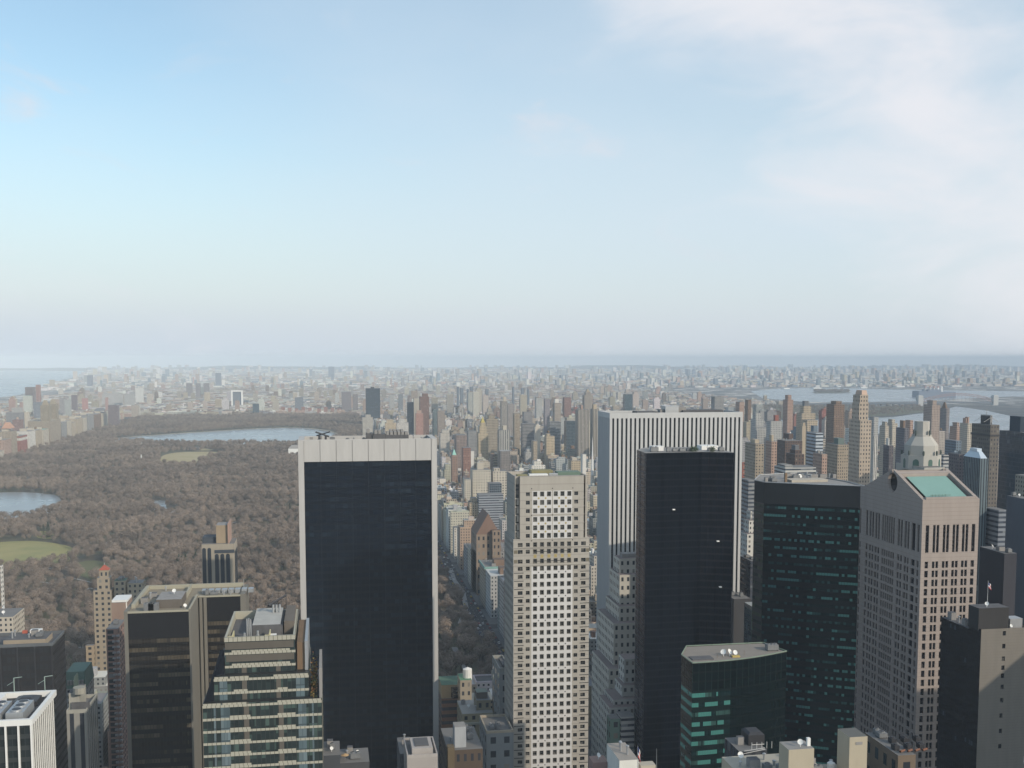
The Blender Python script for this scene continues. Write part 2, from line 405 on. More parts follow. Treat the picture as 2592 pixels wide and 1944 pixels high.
# streets
asph = plain('asphalt', (.038, .038, .041), .9, 0, .25, .08)
paint = plain('road_paint', (.6, .6, .58), .8, 0, .2, .5)
pave = plain('pavement_concrete', (.13, .128, .125), .95, 0, .2, .1)
FIFTH = (132, 146.5)
mb = MB(); mb.face([(FIFTH[0], -300, .02), (FIFTH[1], -300, .02), (FIFTH[1], 5000, .02), (FIFTH[0], 5000, .02)]); tag(mb.build('road', asph, loc=(0, 0, 0)), kind='structure')
mb = MB()
for xx in (135.6, 139.2, 142.8):
    for yy in range(560, 2600, 12): mb.face([(xx - .08, yy, .05), (xx + .08, yy, .05), (xx + .08, yy + 3, .05), (xx - .08, yy + 3, .05)])
tag(mb.build('road_markings', paint, loc=(0, 0, 0)), kind='structure')
mb = MB()
AVE = [(152, 325), (345, 462), (492, 600), (620, 738), (762, 940), (965, 1140), (1165, 1345)]
for k in range(0, 46):
    y0 = -40 + k * 80.5
    for a, b in AVE:
        if y0 > 300: mb.box(a - 5, b + 5, y0, y0 + 64, 0, .15)
tag(mb.build('pavement', pave, loc=(0, 0, 0)), kind='structure')
# ================================================================ facade tools
def frame(face, x0, x1, y0, y1):
    """origin (west/north end), direction and length of a box face; outward normal = dir x up"""
    return {'S': ((x0, y0), (1, 0), x1 - x0), 'W': ((x0, y1), (0, -1), y1 - y0), 'E': ((x1, y0), (0, 1), y1 - y0), 'N': ((x1, y1), (-1, 0), x1 - x0)}[face]
def punched(mb, org, ud, L, z0, z1, cols, rows, depth=.5, mat=0, matf=None, skip=None, rev=None):
    """wall with real recessed openings; returns the openings"""
    us = sorted({0.0, L} | {c for p in cols for c in p}); vs = sorted({z0, z1} | {r for p in rows for r in p})
    cs = {round(a, 4) for a, b in cols}; rs = {round(a, 4) for a, b in rows}
    n = (ud[1], -ud[0]); out = []
    def pt(u, z, d=0): return (org[0] + ud[0] * u - n[0] * d, org[1] + ud[1] * u - n[1] * d, z)
    for i in range(len(us) - 1):
        for j in range(len(vs) - 1):
            a, b, c, d = us[i], us[i + 1], vs[j], vs[j + 1]
            if b - a < 1e-5 or d - c < 1e-5: continue
            if round(a, 4) in cs and round(c, 4) in rs and not (skip and skip(a, c)):
                k = mat if rev is None else rev
                mb.face([pt(a, c), pt(b, c), pt(b, c, depth), pt(a, c, depth)], k)
                mb.face([pt(a, d, depth), pt(b, d, depth), pt(b, d), pt(a, d)], k)
                mb.face([pt(a, c), pt(a, c, depth), pt(a, d, depth), pt(a, d)], k)
                mb.face([pt(b, c, depth), pt(b, c), pt(b, d), pt(b, d, depth)], k)
                out.append((a, b, c, d))
            else: mb.face([pt(a, c), pt(b, c), pt(b, d), pt(a, d)], matf((a + b) / 2, (c + d) / 2) if matf else mat)
    return out
def windows(parent, holes, org, ud, mats, depth=.5, limit=100, name='window', mull=True):
    """one window object per opening up to LIMIT, the rest one object"""
    n = (ud[1], -ud[0]); ang = math.atan2(ud[1], ud[0]); cache = {}
    if holes and parent.get('_nw', 0) >= limit: lim = 0
    else: lim = limit - parent.get('_nw', 0)
    def geom(w_, h_):
        mb = MB()
        mb.box(0, w_, -.02, .12, 0, h_, 0)
        if mull:
            mb.box(w_ / 2 - .05, w_ / 2 + .05, -.08, -.021, 0.02, h_ - .02, 1)
            mb.box(.01, w_ / 2 - .051, -.07, -.021, h_ * .5 - .04, h_ * .5 + .04, 1)
            mb.box(w_ / 2 + .051, w_ - .01, -.07, -.021, h_ * .5 - .04, h_ * .5 + .04, 1)
        return mb
    rest = MB()
    for a, b, c, d in holes:
        key = (round(b - a, 2), round(d - c, 2))
        ox, oy = org[0] + ud[0] * a - n[0] * depth, org[1] + ud[1] * a - n[1] * depth
        if lim > 0:
            lim -= 1; parent['_nw'] = parent.get('_nw', 0) + 1
            if key not in cache:
                o = geom(*key).build(name, mats, loc=(0, 0, 0)); cache[key] = o
            else: o = cache[key].copy(); COL.objects.link(o)
            o.parent = parent
            o.location = Vector((ox, oy, c)) - Vector(parent.location); o.rotation_euler = (0, 0, ang)
        else:
            g = geom(*key)
            ca, sa = math.cos(ang), math.sin(ang)
            for f, m in zip(g.f, g.m): rest.face([(ox + g.v[i][0] * ca - g.v[i][1] * sa, oy + g.v[i][0] * sa + g.v[i][1] * ca, c + g.v[i][2]) for i in f], m)
    if rest.f:
        o = rest.build('windows', mats, parent); o['kind'] = 'stuff'
def dish(parent, x, y, z, r=1.2, az=0.0, up_=.6):
    mb = MB(); d = Vector((math.sin(az), -math.cos(az), up_)).normalized(); u = d.orthogonal().normalized(); v = d.cross(u); c = Vector((x, y, z + r + .6))
    for i in range(12):
        for j in range(3):
            def q(i, j):
                rr = r * j / 3; a = i * 6.28318 / 12
                return tuple(c + (u * math.cos(a) + v * math.sin(a)) * rr + d * (rr * rr * .28 / r))
            mb.face([q(i, j), q(i, j + 1), q(i + 1, j + 1), q(i + 1, j)])
    mb.bar((x, y, z), tuple(c), .12); mb.bar(tuple(c), tuple(c + d * r * .8), .05)
    return mb.build('satellite_dish', M['whitepaint'], parent)
def ac(parent, x, y, z, a=2.2, b=2.2, h=1.8, n=1, fans=1, name='cooling_unit', mat='acmetal'):
    mb = MB(); mb.box(x, x + a, y, y + b, z + .3, z + h, 0)
    for i in range(fans):
        cx_ = x + a * (i + .5) / fans
        mb.cyl(cx_, y + b / 2, min(a / fans, b) * .38, z + h, z + h + .35, 10, 0); mb.cyl(cx_, y + b / 2, min(a / fans, b) * .3, z + h + .3, z + h + .38, 8, 1)
    mb.box(x + .1, x + .3, y + .1, y + b - .1, z, z + .3, 1); mb.box(x + a - .3, x + a - .1, y + .1, y + b - .1, z, z + .3, 1)
    return mb.build(name, [M[mat], M['darkmetal']], parent)
def tank(parent, x, y, z, r=1.8, h=3.6, leg=2.5, mat='tanwood', name='water_tank'):
    mb = MB()
    for a in range(4): mb.bar((x + r * .7 * math.cos(a * 1.571 + .78), y + r * .7 * math.sin(a * 1.571 + .78), z), (x + r * .7 * math.cos(a * 1.571 + .78), y + r * .7 * math.sin(a * 1.571 + .78), z + leg), .12, 1, n=4)
    mb.cyl(x, y, r, z + leg, z + leg + h, 12, 0, top=1.2)
    return mb.build(name, [M[mat], M['darkmetal']], parent)
def parapet(mb, x0, x1, y0, y1, z, h=1.1, t=.5, mat=0):
    e = .003
    mb.box(x0, x1, y0, y0 + t, z + e, z + h, mat); mb.box(x0, x1, y1 - t, y1, z + e, z + h, mat)
    mb.box(x0, x0 + t, y0 + t, y1 - t, z + e, z + h, mat); mb.box(x1 - t, x1, y0 + t, y1 - t, z + e, z + h, mat)
def clutter(parent, x0, x1, y0, y1, z, n, rnd, kinds='avpt'):
    used = []
    for _ in range(n * 4):
        if len(used) >= n: break
        a = rnd.uniform(1.5, 4.2); b = rnd.uniform(1.5, 3.5)
        if x1 - x0 < a + 1 or y1 - y0 < b + 1: continue
        x, y = rnd.uniform(x0 + .3, x1 - a - .3), rnd.uniform(y0 + .3, y1 - b - .3)
        if any(x < u[1] + .3 and x + a > u[0] - .3 and y < u[3] + .3 and y + b > u[2] - .3 for u in used): continue
        used.append((x, x + a, y, y + b)); k = rnd.choice(kinds)
        if k == 'a': ac(parent, x, y, z, a, b, rnd.uniform(1.4, 2.6), fans=1 if a < 3 else 2)
        elif k == 'v':
            h_ = rnd.uniform(1.2, 3); mb = MB(); mb.cyl(x + a / 2, y + b / 2, .35, z, z + h_, 8); mb.cyl(x + a / 2, y + b / 2, .6, z + h_, z + h_ + .3, 8, top=.3); mb.build('vent_pipe', M['metal'], parent)
        elif k == 'p':
            mb = MB(); mb.box(x, x + a, y, y + b, z, z + rnd.uniform(2, 3.2), 0, 1); mb.build('roof_hut', [M['roof_grey'], M['roof_dark']], parent)
        elif k == 't': dish(parent, x + a / 2, y + b / 2, z, rnd.uniform(.6, 1.1), rnd.uniform(-1, 1))
# ================================================================ the near towers
rn = random.Random(11)
def px_box(l, r, top, D, dep):
    a = P(l, top, D); b = P(r, top, D)
    return a[0], b[0], D, D + dep, (a[2] + b[2]) / 2
# ---- dark glass slab framed in white stone
x0, x1, y0, y1, z1 = px_box(754, 1106, 1112, 615, 31); occ(x0, x1, y0, y1, z1)
trav = plain('white_travertine', (.45, .44, .425), .75, 0, .16, .35, .12)
t = thing('office_tower', 'black glass slab tower framed in white stone, rising in front of the bare park', 'tower', (x0, y0, 0))
navy = win_mat('navy_glass_wall', (.02, .98), (.30, .92), (.004, .008, .016), wall=(.003, .006, .012), blind=(.30, (.014, .024, .038)), rough=.16, wrough=.35, mull=(.012, (.018, .025, .037)), dirt=.1, spec=.10, run=1.5)
wf, wb = 3.1, z1 - 12.2
mb = MB(); mb.box(x0 + wf, x1 - wf, y0 + 1.2, y1 - 1.2, 0, wb, 0, bay=9.3 / 4, fl=3.9); mb.build('curtain_wall', navy, t)
mb = MB()
for k in range(1, 8):
    xx = x0 + wf + (x1 - x0 - 2 * wf) * k / 8; mb.box(xx - .12, xx + .12, y0 + .95, y0 + 1.19, 0, wb, 0)
mb.build('mullions', plain('navy_mullion', (.013, .019, .03), .6, spec=.15), t)
mb = MB(); mb.box(x0, x0 + wf - .01, y0, y1, 0, z1); mb.box(x1 - wf + .01, x1, y0, y1, 0, z1); mb.build('side_frame', trav, t)
mb = MB(); n = 8
for k in range(n):
    a = x0 + wf + (x1 - x0 - 2 * wf) * k / n; b = x0 + wf + (x1 - x0 - 2 * wf) * (k + 1) / n
    mb.box(a + .12, b - .12, y0 + .35, y0 + 1.6, wb, z1 - .3)
mb.box(x0 + wf, x1 - wf, y0 + 1.61, y0 + 2.4, wb + .2, z1); mb.box(x0 + wf, x1 - wf, y1 - 1.4, y1, wb, z1)
mb.build('top_band', trav, t)
mb = MB(); mb.box(x0 + wf, x1 - wf, y0 + 2.41, y1 - 1.41, wb, z1 - 2.4); mb.build('roof', M['roof_dark'], t)
zr = z1 - 2.4
for (a, b, c, h) in ((.49, .54, .25, 7.5), (.545, .63, .2, 7.0), (.632, .80, .22, 6.0), (.66, .78, .45, 6.6)):
    mb = MB(); X0, X1 = x0 + (x1 - x0) * a, x0 + (x1 - x0) * b; Y0 = y0 + 31 * c
    mb.box(X0, X1, Y0, Y0 + 8, zr, zr + h * .7, 0, 1)
    k = X0 + .4
    while k < X1 - 2: mb.box(k, k + 1.6, Y0 + .5, Y0 + 7, zr + h * .7 + .01, zr + h, 2); k += 2.1
    mb.build('cooling_tower', [M['roof_dark'], M['darkmetal'], M['roof_grey']], t)
mb = MB(); X0 = x0 + 11
for dx in (0, 3.5): mb.box(X0 + dx, X0 + dx + 1.2, y0 + 8, y0 + 12, zr, zr + 4.2)
mb.bar((X0 - 1.5, y0 + 9, zr + 6.3), (X0 + 6, y0 + 9, zr + 3.6), .5); mb.bar((X0 - 1, y0 + 11, zr + 4), (X0 + 6.5, y0 + 10, zr + 6.2), .35); mb.build('window_washing_rig', M['darkmetal'], t)
clutter(t, x0 + 5, x1 - 5, y0 + 16, y1 - 3, zr, 16, rn, 'apv')
# ---- pale stone tower with square windows
x0, x1, y0, y1, z1 = px_box(1301, 1493, 1205, 510, 27); occ(x0, x1, y0, y1, z1)
t = thing('office_tower', 'pale limestone tower with square punched windows set in white marble panels', 'tower', (x0, y0, 0))
lime = plain('limestone', (.37, .345, .305), .85, 0, .2, .4, .1); marb = plain('white_marble', (.56, .55, .54), .6, 0, .16, .5, .12)
limed = plain('brown_bronze_panel', (.16, .14, .10), .7)  # evenly coloured brown bronze for the end panels
W = x1 - x0; s = W / 192; zt = lambda py: P(1400, py, 510)[2]; um = lambda zx: (zx * .4728 + 1240 - 1301) * s
cxs = [um(v) for v in (165, 203, 242, 279, 316, 352, 388, 425, 462, 500)]
hw = .74
low_rows = [zt(1160 + (587 + 42.9 * k) * .4728) for k in range(0, 40)]
zl = zt(1363)
rows = [(z - .92, z + .92) for z in low_rows if z > 10] 
rows += [(zt(1160 + v * .4728) - .92, zt(1160 + v * .4728) + .92) for v in (460, 497, 548)]
cols = [(c - hw, c + hw) for c in cxs]; cols[1] = (cxs[1] - .95, cxs[1] + .95); cols[8] = (cxs[8] - .95, cxs[8] + .95); cols[0] = (cxs[0] - 1.4, cxs[0] + .9); cols[-1] = (cxs[-1] - .9, cxs[-1] + 1.4)
ztop_row = zt(1160 + 575 * .4728)
pa, pb = cxs[2] - 1.75, cxs[7] + 1.75
ins = [v for c in cxs[2:8] for v in (c - 1.42, c + 1.42)]
# extra break lines so the marble grid can be laid in the wall
mb = MB(); mbm = MB()
def lower_mat(u, z): return 1 if (pa < u < pb and z < ztop_row) else 0
brk = [(pa, pa + .001), (pb, pb + .001)]
h1 = punched(mb, (x0, y0), (1, 0), W, 0, zl, sorted(cols + brk), rows, .55, 0, lower_mat, skip=lambda a, c: any(abs(a - q[0]) < 1e-4 for q in brk))
tx0, tx1 = x0 + um(135), x0 + um(524); nx0, nx1 = x0 + um(161), x0 + um(503)
org = (x0, y0)
mb.wall((x0, y1), (x0, y0), 0, zl, 0); mb.wall((x1, y0), (x1, y1), 0, zl, 0); mb.wall((x1, y1), (x0, y1), 0, zl, 0)
mb.face([(x0, y0, zl), (x1, y0, zl), (x1, y1, zl), (x0, y1, zl)], 0)
# west side replaced by a punched wall
mb2 = MB(); Lw = y1 - y0
wc = [(Lw * (k + .5) / 9 - .85, Lw * (k + .5) / 9 + .85) for k in range(9)]
h2 = punched(mb2, (x0 - .3, y1), (0, -1), Lw, 0, zl, wc, rows, .3, 0)
mb2.face([(x0 - .3, y0, 0), (x0, y0, 0), (x0, y0, zl), (x0 - .3, y0, zl)], 0); mb2.face([(x0 - .3, y0, zl), (x0, y0, zl), (x0, y1, zl), (x0 - .3, y1, zl)], 0)
mb2.build('side_wall', [lime], t)
o = mb.build('front_wall', [lime, marb], t)
# upper block: centre bay projects, corners notched
urows = [(zt(1160 + v * .4728) - .92, zt(1160 + v * .4728) + .92) for v in (190, 235, 280, 325, 370, 412)]
mb = MB(); ux = [(c - (hw if 0 < i < 7 else .95) - um(161), c + (hw if 0 < i < 7 else .95) - um(161)) for i, c in enumerate(cxs[1:9])]
def upper_mat(u, z):
    g = u + um(161)
    for lo, hi in ((urows[2][0], urows[0][1]), (urows[5][0], urows[3][1])):
        if lo - .6 < z < hi + .6 and (cxs[2] - 1.4 < g < cxs[4] + 1.4 or cxs[5] - 1.4 < g < cxs[7] + 1.4): return 1
    return 0
bk2 = [(v, v + .001) for v in (cxs[2] - 1.4 - um(161), cxs[4] + 1.4 - um(161), cxs[5] - 1.4 - um(161), cxs[7] + 1.4 - um(161))]
h3 = punched(mb, (nx0, y0), (1, 0), nx1 - nx0, zl, z1, sorted(ux + bk2), urows + [(urows[2][0] - .6, urows[2][0] - .599), (urows[3][1] + .6, urows[3][1] + .601), (urows[0][1] + .6, urows[0][1] + .601), (urows[5][0] - .6, urows[5][0] - .599)], .55, 0, upper_mat,
             skip=lambda a, c: any(abs(a - q[0]) < 1e-4 for q in bk2) or not any(abs(c - r[0]) < 1e-4 for r in urows))
mb.wall((nx0, y0 + 2.5), (nx0, y0), zl, z1, 0); mb.wall((nx1, y0), (nx1, y0 + 2.5), zl, z1, 0)
mb.box(x0 + .8, tx0 + .01, y0 + .6, y1 - 2, zl + .01, z1 - .01, 0); mb.box(tx1, x1 - 2, y0 + .6, y1 - 2, zl + .01, z1 - .01, 0)
mb.box(tx0 + .011, tx1 - .001, y0 + 2.5, y1 - 2, zl + .01, z1 - 1.6, 0)
parapet(mb, tx0 + .011, tx1 - .001, y0 + 2.5, y1 - 2, z1 - 1.6, 1.6)
mb.face([(nx0, y0, z1), (nx1, y0, z1), (nx1, y0 + 2.5, z1), (nx0, y0 + 2.5, z1)], 0)
mb.build('upper_wall', [lime, marb], t)
for a, b in ((x0 + um(137), x0 + um(158)), (x0 + um(505), x0 + um(517))):
    mb = MB(); mb.box(a, b, y0 + 2.2, y0 + 2.499, zl + 1, z1 - 4, 0); mb.build('recessed_glazing', M['pane'], t)
mb = MB()
for a, b in ((x0 + um(137), x0 + um(158)), (x0 + um(505), x0 + um(517))):
    for lo, hi in urows[1:]: mb = MB(); mb.box(a - .2, b + .2, y0 + 1.8, y0 + 2.1, hi + .6, hi + 1.2); mb.box(a + .9, b + .2, y0 + 1.8, y0 + 2.1, lo - .3, hi + .599); mb.build('bay_spandrel', lime, t)
# gilt medallions and dark stone bosses between the windows, string courses, frames
mb = MB(); gold = plain('gilt_ornament', (.42, .33, .14), .5, .3)
def boss(u, z, r, m):
    q = MB(); q.prism([(x0 + u - r, y0 - .06), (x0 + u, y0 - .1), (x0 + u + r, y0 - .06), (x0 + u, y0 - .002)], z - .01, z, 0); A = [(x0 + u - r, y0 - .06, z), (x0 + u, y0 - .06, z - r), (x0 + u + r, y0 - .06, z), (x0 + u, y0 - .06, z + r)]
    q = MB(); q.face(A); o_ = (x0 + u, y0 + .1, z)
    for i in range(4): q.face([A[(i + 1) % 4], A[i], o_])
    q.build('gilt_medallion' if m == 0 else 'dark_boss', [gold, M['darkmetal']][m], t)
for i in (2, 3, 5, 6):
    for j in (0, 1, 3, 4): boss((cxs[i] + cxs[i + 1]) / 2, (urows[j][0] + urows[j + 1][1]) / 2, .55, 0)
for i in (1, 4, 7):
    for z in (urows[0][1] + 1.7, (urows[2][0] + urows[3][1]) / 2, urows[5][0] - 1.5): boss((cxs[i] + cxs[i + 1]) / 2, z, .35, 1)
for k in range(0, 34, 3):
    for i in (2, 3, 5, 6):
        z = (low_rows[k] + low_rows[k + 1]) / 2
        if z > 8: boss((cxs[i] + cxs[i + 1]) / 2, z, .36, 1)
zg = zt(1160 + 522 * .4728)
for c in cxs[2:8]: mb = MB(); mb.box(x0 + c - .7, x0 + c + .7, y0 - .05, y0 - .002, zg - .8, zg + .8, 0); mb.build('gilt_panel', gold, t)

mb = MB()
for z in (zt(1160 + 475 * .4728), zt(1160 + 568 * .4728)): mb.box(x0 - .5, x1 + .2, y0 - .35, y0 - .002, z - .25, z + .25)
mb.build('string_course', lime, t)
mb = MB()
for z in low_rows:
    if z < 8: continue
    for a, b in ((x0 + .02, x0 + cxs[0] + 1.4), (x0 + cxs[9] - 1.4, x1 - .02)): mb = MB(); mb.box(a, b, y0 - .04, y0 - .003, z - 2.2, z - 1.85); mb.build('dark_string_line', M['darkmetal'], t)  # dark strips laid across the outer bays as string lines
for z in (zt(1160 + 497 * .4728), zt(1160 + 548 * .4728)):
    for q in ((x0 + .02, x0 + cxs[0] - 1.6, z - .8, z + .9, 1), (x0 + cxs[9] + 1.6, x1 - .02, z - .8, z + .9, 1), (x0 + cxs[2], x0 + cxs[7], z - .15, z + .15, 0)):
        mb = MB(); mb.box(q[0], q[1], y0 - .06, y0 - .035, q[2], q[3]); mb.build('bronze_panel', [M['darkmetal'], limed][q[4]], t)
# bronze surrounds of the windows in the marble field
mb = MB(); fr = plain('window_bronze', (.11, .105, .085), .5, .3)
for a, b, c, d in h1 + [(q[0] + um(161), q[1] + um(161), q[2], q[3]) for q in h3]:
    if pa < (a + b) / 2 < pb:
        e = .24
        for q in ((a - e, a, c - e, d + e), (b, b + e, c - e, d + e), (a, b, c - e, c), (a, b, d, d + e)): mb.box(x0 + q[0], x0 + q[1], y0 - .03, y0 - .001, q[2], q[3])
mb.build('window_surrounds', fr, t)
wm = [M['pane'], fr]
h1.sort(key=lambda q: -q[2])
windows(t, h3, (nx0, y0), (1, 0), wm, .5); windows(t, h1, (x0, y0), (1, 0), wm, .5)
windows(t, h2, (x0 - .3, y1), (0, -1), wm, .28, limit=100)
mb = MB(); zr = z1 - 1.55
for (a, b, c, d, h, m) in ((.06, .2, .1, .3, 1.8, 0), (.22, .48, .08, .25, 2.0, 1), (.5, .62, .1, .2, 2.2, 2), (.63, .95, .2, .5, 2.6, 3), (.3, .6, .5, .8, 2.8, 0)):
    mb.box(tx0 + (tx1 - tx0) * a, tx0 + (tx1 - tx0) * b, y0 + 3.2 + 22 * c, y0 + 3.2 + 22 * d, zr, zr + h, m)
mb.build('roof_plant', [plain('lichen_roof', (.24, .22, .12), .9), M['whitepaint'], M['metal'], plain('green_plant_housing', (.12, .18, .14), .7)], t)
clutter(t, tx0 + 3, tx1 - 3, y0 + 14, y1 - 3, zr, 5, rn, 'av')
# ---- tall white striped tower behind
x0, x1, y0, y1, z1 = px_box(1546, 1876, 1044, 690, 30); occ(x0, x1, y0, y1, z1)
t = thing('office_tower', 'tall office tower striped with white marble piers and black window strips', 'tower', (x0, y0, 0))
wmar = plain('white_marble_pier', (.48, .485, .485), .6, 0, .16, .4, .1)
def strip_face(face, nst, name):
    org, ud, L = frame(face, x0, x1, y0, y1); n = (ud[1], -ud[0]); p = L / nst; mb = MB(); g = MB()
    A = lambda u, d: (org[0] + ud[0] * u + n[0] * d, org[1] + ud[1] * u + n[1] * d)
    for k in range(nst + 1):
        u = k * p; h = p * .28
        a, b = A(max(-.9, u - h), .9), A(min(L + .9, u + h), .9); c, d = A(min(L + .9, u + h), 0), A(max(-.9, u - h), 0)
        mb.prism([a, b, c, d], 0, z1 - 3.5)
    a, b, c, d = A(-.9, .92), A(L + .9, .92), A(L + .9, 0), A(-.9, 0); mb.prism([a, b, c, d], z1 - 3.49, z1)
    mb.build(name, wmar, t)
    for k in range(nst):
        g = MB(); a, b = A(k * p + p * .28, .06), A((k + 1) * p - p * .28, .06)
        g.wall(a, b, 0, z1 - 3.5, 0, bay=2, fl=3.7); g.build('window_strip', strm, t)
strm = win_mat('strip_glass', (.03, .97), (.22, 1.0), (.014, .017, .022), wall=(.022, .024, .028), blind=(.1, (.05, .055, .06)), rough=.2, wrough=.5, dirt=.1, spec=.3)
strip_face('S', 30, 'front_piers'); strip_face('W', 11, 'side_piers')
mb = MB(); mb.box(x0 + .003, x1 - .003, y0 + .003, y1, 0, z1 - 1.4); mb.build('core_wall', plain('dark_core', (.03, .03, .034)), t)
mb = MB(); parapet(mb, x0, x1 - .01, y0 + .01, y1, z1 - 1.4, 1.39, .8); mb.build('parapet', wmar, t)
mb = MB(); X0 = x0 + (x1 - x0) * .45
mb.box(X0, X0 + 9, y0 + 10, y0 + 20, z1 - 1.39, z1 + 3.6, 0); mb.box(X0 + 4.5, X0 + 15, y0 + 12, y0 + 22, z1 - 1.39, z1 + 2.9, 1); mb.box(X0 - 3, X0 - .1, y0 + 12, y0 + 18, z1 - 1.39, z1 + 1.4, 1)
mb.build('roof_house', [M['metal'], M['roof_grey']], t)
mb = MB(); mb.box(x0 + 52, x0 + 80, y0 + 10, y0 + 24, z1 - 1.38, z1 + .9); mb.box(x0 + 20, x0 + 34, y0 + 8, y0 + 20, z1 - 1.38, z1 + .3); mb.build('roof_house', M['roof_dark'], t)
# ---- black saw-tooth tower
bl = win_mat('black_glass_wall', (.03, .97), (.2, .97), (.003, .005, .009), wall=(.004, .006, .011), blind=(.10, (.007, .009, .015)), rough=.2, wrough=.3, mull=(.03, (.006, .008, .013)), dirt=.1, spec=.10, run=2)
bl2 = win_mat('bronze_black_glass_wall', (.03, .97), (.25, .97), (.005, .007, .012), wall=(.010, .011, .016), blind=(.14, (.010, .011, .016)), rough=.2, wrough=.3, mull=(.03, (.009, .010, .014)), dirt=.1, spec=.12, run=2)
bl3 = win_mat('mauve_black_glass_wall', (.03, .97), (.25, .97), (.022, .02, .03), wall=(.03, .028, .04), blind=(.14, (.03, .028, .036)), rough=.15, wrough=.3, dirt=.1, spec=.3)
D = 545
zt_ = P(1700, 1146, D)[2]
pA, pB, pC, pD = P(1612, 1138, 566), P(1636, 1146, D), P(1777, 1146, D + 2), P(1858, 1148, D - 4)
Z1 = zt_; occ(pA[0], pD[0], D - 5, D + 34, Z1)
t = thing('office_tower', 'black glass tower with folded corner and planted terraces on its roof', 'tower', (pB[0], D, 0))
def fold(a, b, n, amp):
    out = []; d = Vector((b[0] - a[0], b[1] - a[1])); nn = Vector((d.y, -d.x)).normalized()
    for k in range(n):
        p = Vector(a[:2]) + d * (k / n); q = Vector(a[:2]) + d * ((k + .78) / n)
        out += [tuple(p), tuple(q + nn * amp)]
    return out
yb = D + 34
def folded_wall(name, a, b, n, amp, mat, z1=Z1):
    pts = fold(a, b, n, amp) + [(b[0], b[1])]; mb = MB()
    for i in range(len(pts) - 1): mb.wall(pts[i], pts[i + 1], 0, z1, 0, bay=1.55, fl=3.6, off=i * 3)
    mb.build(name, mat, t); return pts
q0 = folded_wall('side_glazing', pA, pB, 2, .3, bl3); q1 = folded_wall('front_glazing', pB, pC, 3, .25, bl); q2 = folded_wall('corner_glazing', pC, pD, 4, .5, bl2)
foot = q0[:-1] + q1[:-1] + q2 + [(pD[0], yb), (pA[0] + 8, yb)]
mb = MB(); mb.wall((pD[0], pD[1]), (pD[0], yb), 0, Z1, 0, bay=1.55, fl=3.6); mb.wall((pD[0], yb), (pA[0] + 8, yb), 0, Z1, 0); mb.wall((pA[0] + 8, yb), (pA[0], pA[1]), 0, Z1, 0); mb.build('rear_wall', bl, t)
mb = MB(); mb.face([(p[0], p[1], Z1) for p in foot], 0); mb.build('roof', M['roof_grey'], t)
clutter(t, pB[0] + 2, pC[0] - 1, D + 4, D + 10, Z1, 7, rn, 'apa'); clutter(t, pC[0] + 1, pD[0] - 1, D + 3, D + 9, Z1, 4, rn, 'pa')
mb = MB(); mb.box(pB[0] + 7, pB[0] + 13, D + 12, D + 18, Z1, Z1 + 2.4); mb.box(pC[0] + 4, pD[0] - 2, D + 14, D + 22, Z1, Z1 + 2.2); mb.build('roof_house', M['whitepaint'], t)
everg = plain('evergreen_leaves', (.035, .06, .025), .9, 0, .5, 1.0, 1)
mb = MB(); r2 = random.Random(3)
for bx in ((pC[0] - 4, D + 5), (pC[0] - 2.2, D + 6), (pC[0] + 6, D + 3)):
    for _ in range(140):
        c = Vector((bx[0] + r2.gauss(0, .8), bx[1] + r2.gauss(0, .8), Z1 + abs(r2.gauss(1.3, .8)))); a = Vector((r2.uniform(-1, 1), r2.uniform(-1, 1), r2.uniform(-1, 1))).normalized() * .35; b = a.orthogonal()
        mb.face([tuple(c - a), tuple(c + b), tuple(c + a)])
mb.build('roof_planting', everg, t)
mb = MB(); mb.bar((pC[0] + 5, D + 8, Z1), (pC[0] + 5, D + 8, Z1 + 6), .12); mb.build('mast', M['metal'], t)
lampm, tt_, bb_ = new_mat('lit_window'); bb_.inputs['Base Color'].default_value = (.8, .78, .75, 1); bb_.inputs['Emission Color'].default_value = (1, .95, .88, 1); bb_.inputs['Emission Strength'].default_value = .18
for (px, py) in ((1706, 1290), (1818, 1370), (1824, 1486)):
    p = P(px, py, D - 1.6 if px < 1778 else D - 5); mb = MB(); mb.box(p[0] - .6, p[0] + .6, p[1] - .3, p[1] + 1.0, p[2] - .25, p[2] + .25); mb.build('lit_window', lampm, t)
# ---- dark green glass tower
DC = 540; c_ = P(2188, 1229, DC); b_ = P(1935, 1213, DC * 321 / 306); a_ = P(1910, 1208, DC * 321 / 300.5)
Z1 = c_[2]; occ(a_[0], c_[0], DC, DC + 60, Z1)
t = thing('office_tower', 'dark green glass tower with rows of glimmering windows beside the pink gabled tower', 'tower', (b_[0], b_[1], 0))
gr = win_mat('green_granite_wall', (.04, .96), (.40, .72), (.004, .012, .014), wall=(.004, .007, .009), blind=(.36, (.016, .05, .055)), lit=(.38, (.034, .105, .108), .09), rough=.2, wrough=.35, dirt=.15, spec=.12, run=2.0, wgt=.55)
gr2 = win_mat('green_side_wall_reflecting', (.04, .96), (.45, .85), (.03, .05, .045), wall=(.03, .032, .032), blind=(.4, (.12, .14, .10)), rough=.2, wrough=.35, dirt=.15, spec=.4, run=.8)  # lighter than the front: a tan reflection is put into the glass colours
dk = plain('dark_granite', (.009, .012, .016), .6, 0, .35, .2)
zc = Z1 - 12
mid = ((b_[0] + c_[0]) / 2 + .5, (b_[1] + c_[1]) / 2 - 1.2)
mb = MB(); mb.wall((b_[0], b_[1]), mid, 0, zc, 0, bay=1.5, fl=4.35, off=3); mb.wall(mid, (c_[0], c_[1]), 0, zc, 0, bay=1.5, fl=4.35, off=31); mb.build('front_glazing', gr, t)
mb = MB(); mb.wall((a_[0], a_[1]), (b_[0], b_[1]), 0, zc, 0, bay=1.5, fl=4.35, off=3); mb.build('side_glazing', gr2, t)
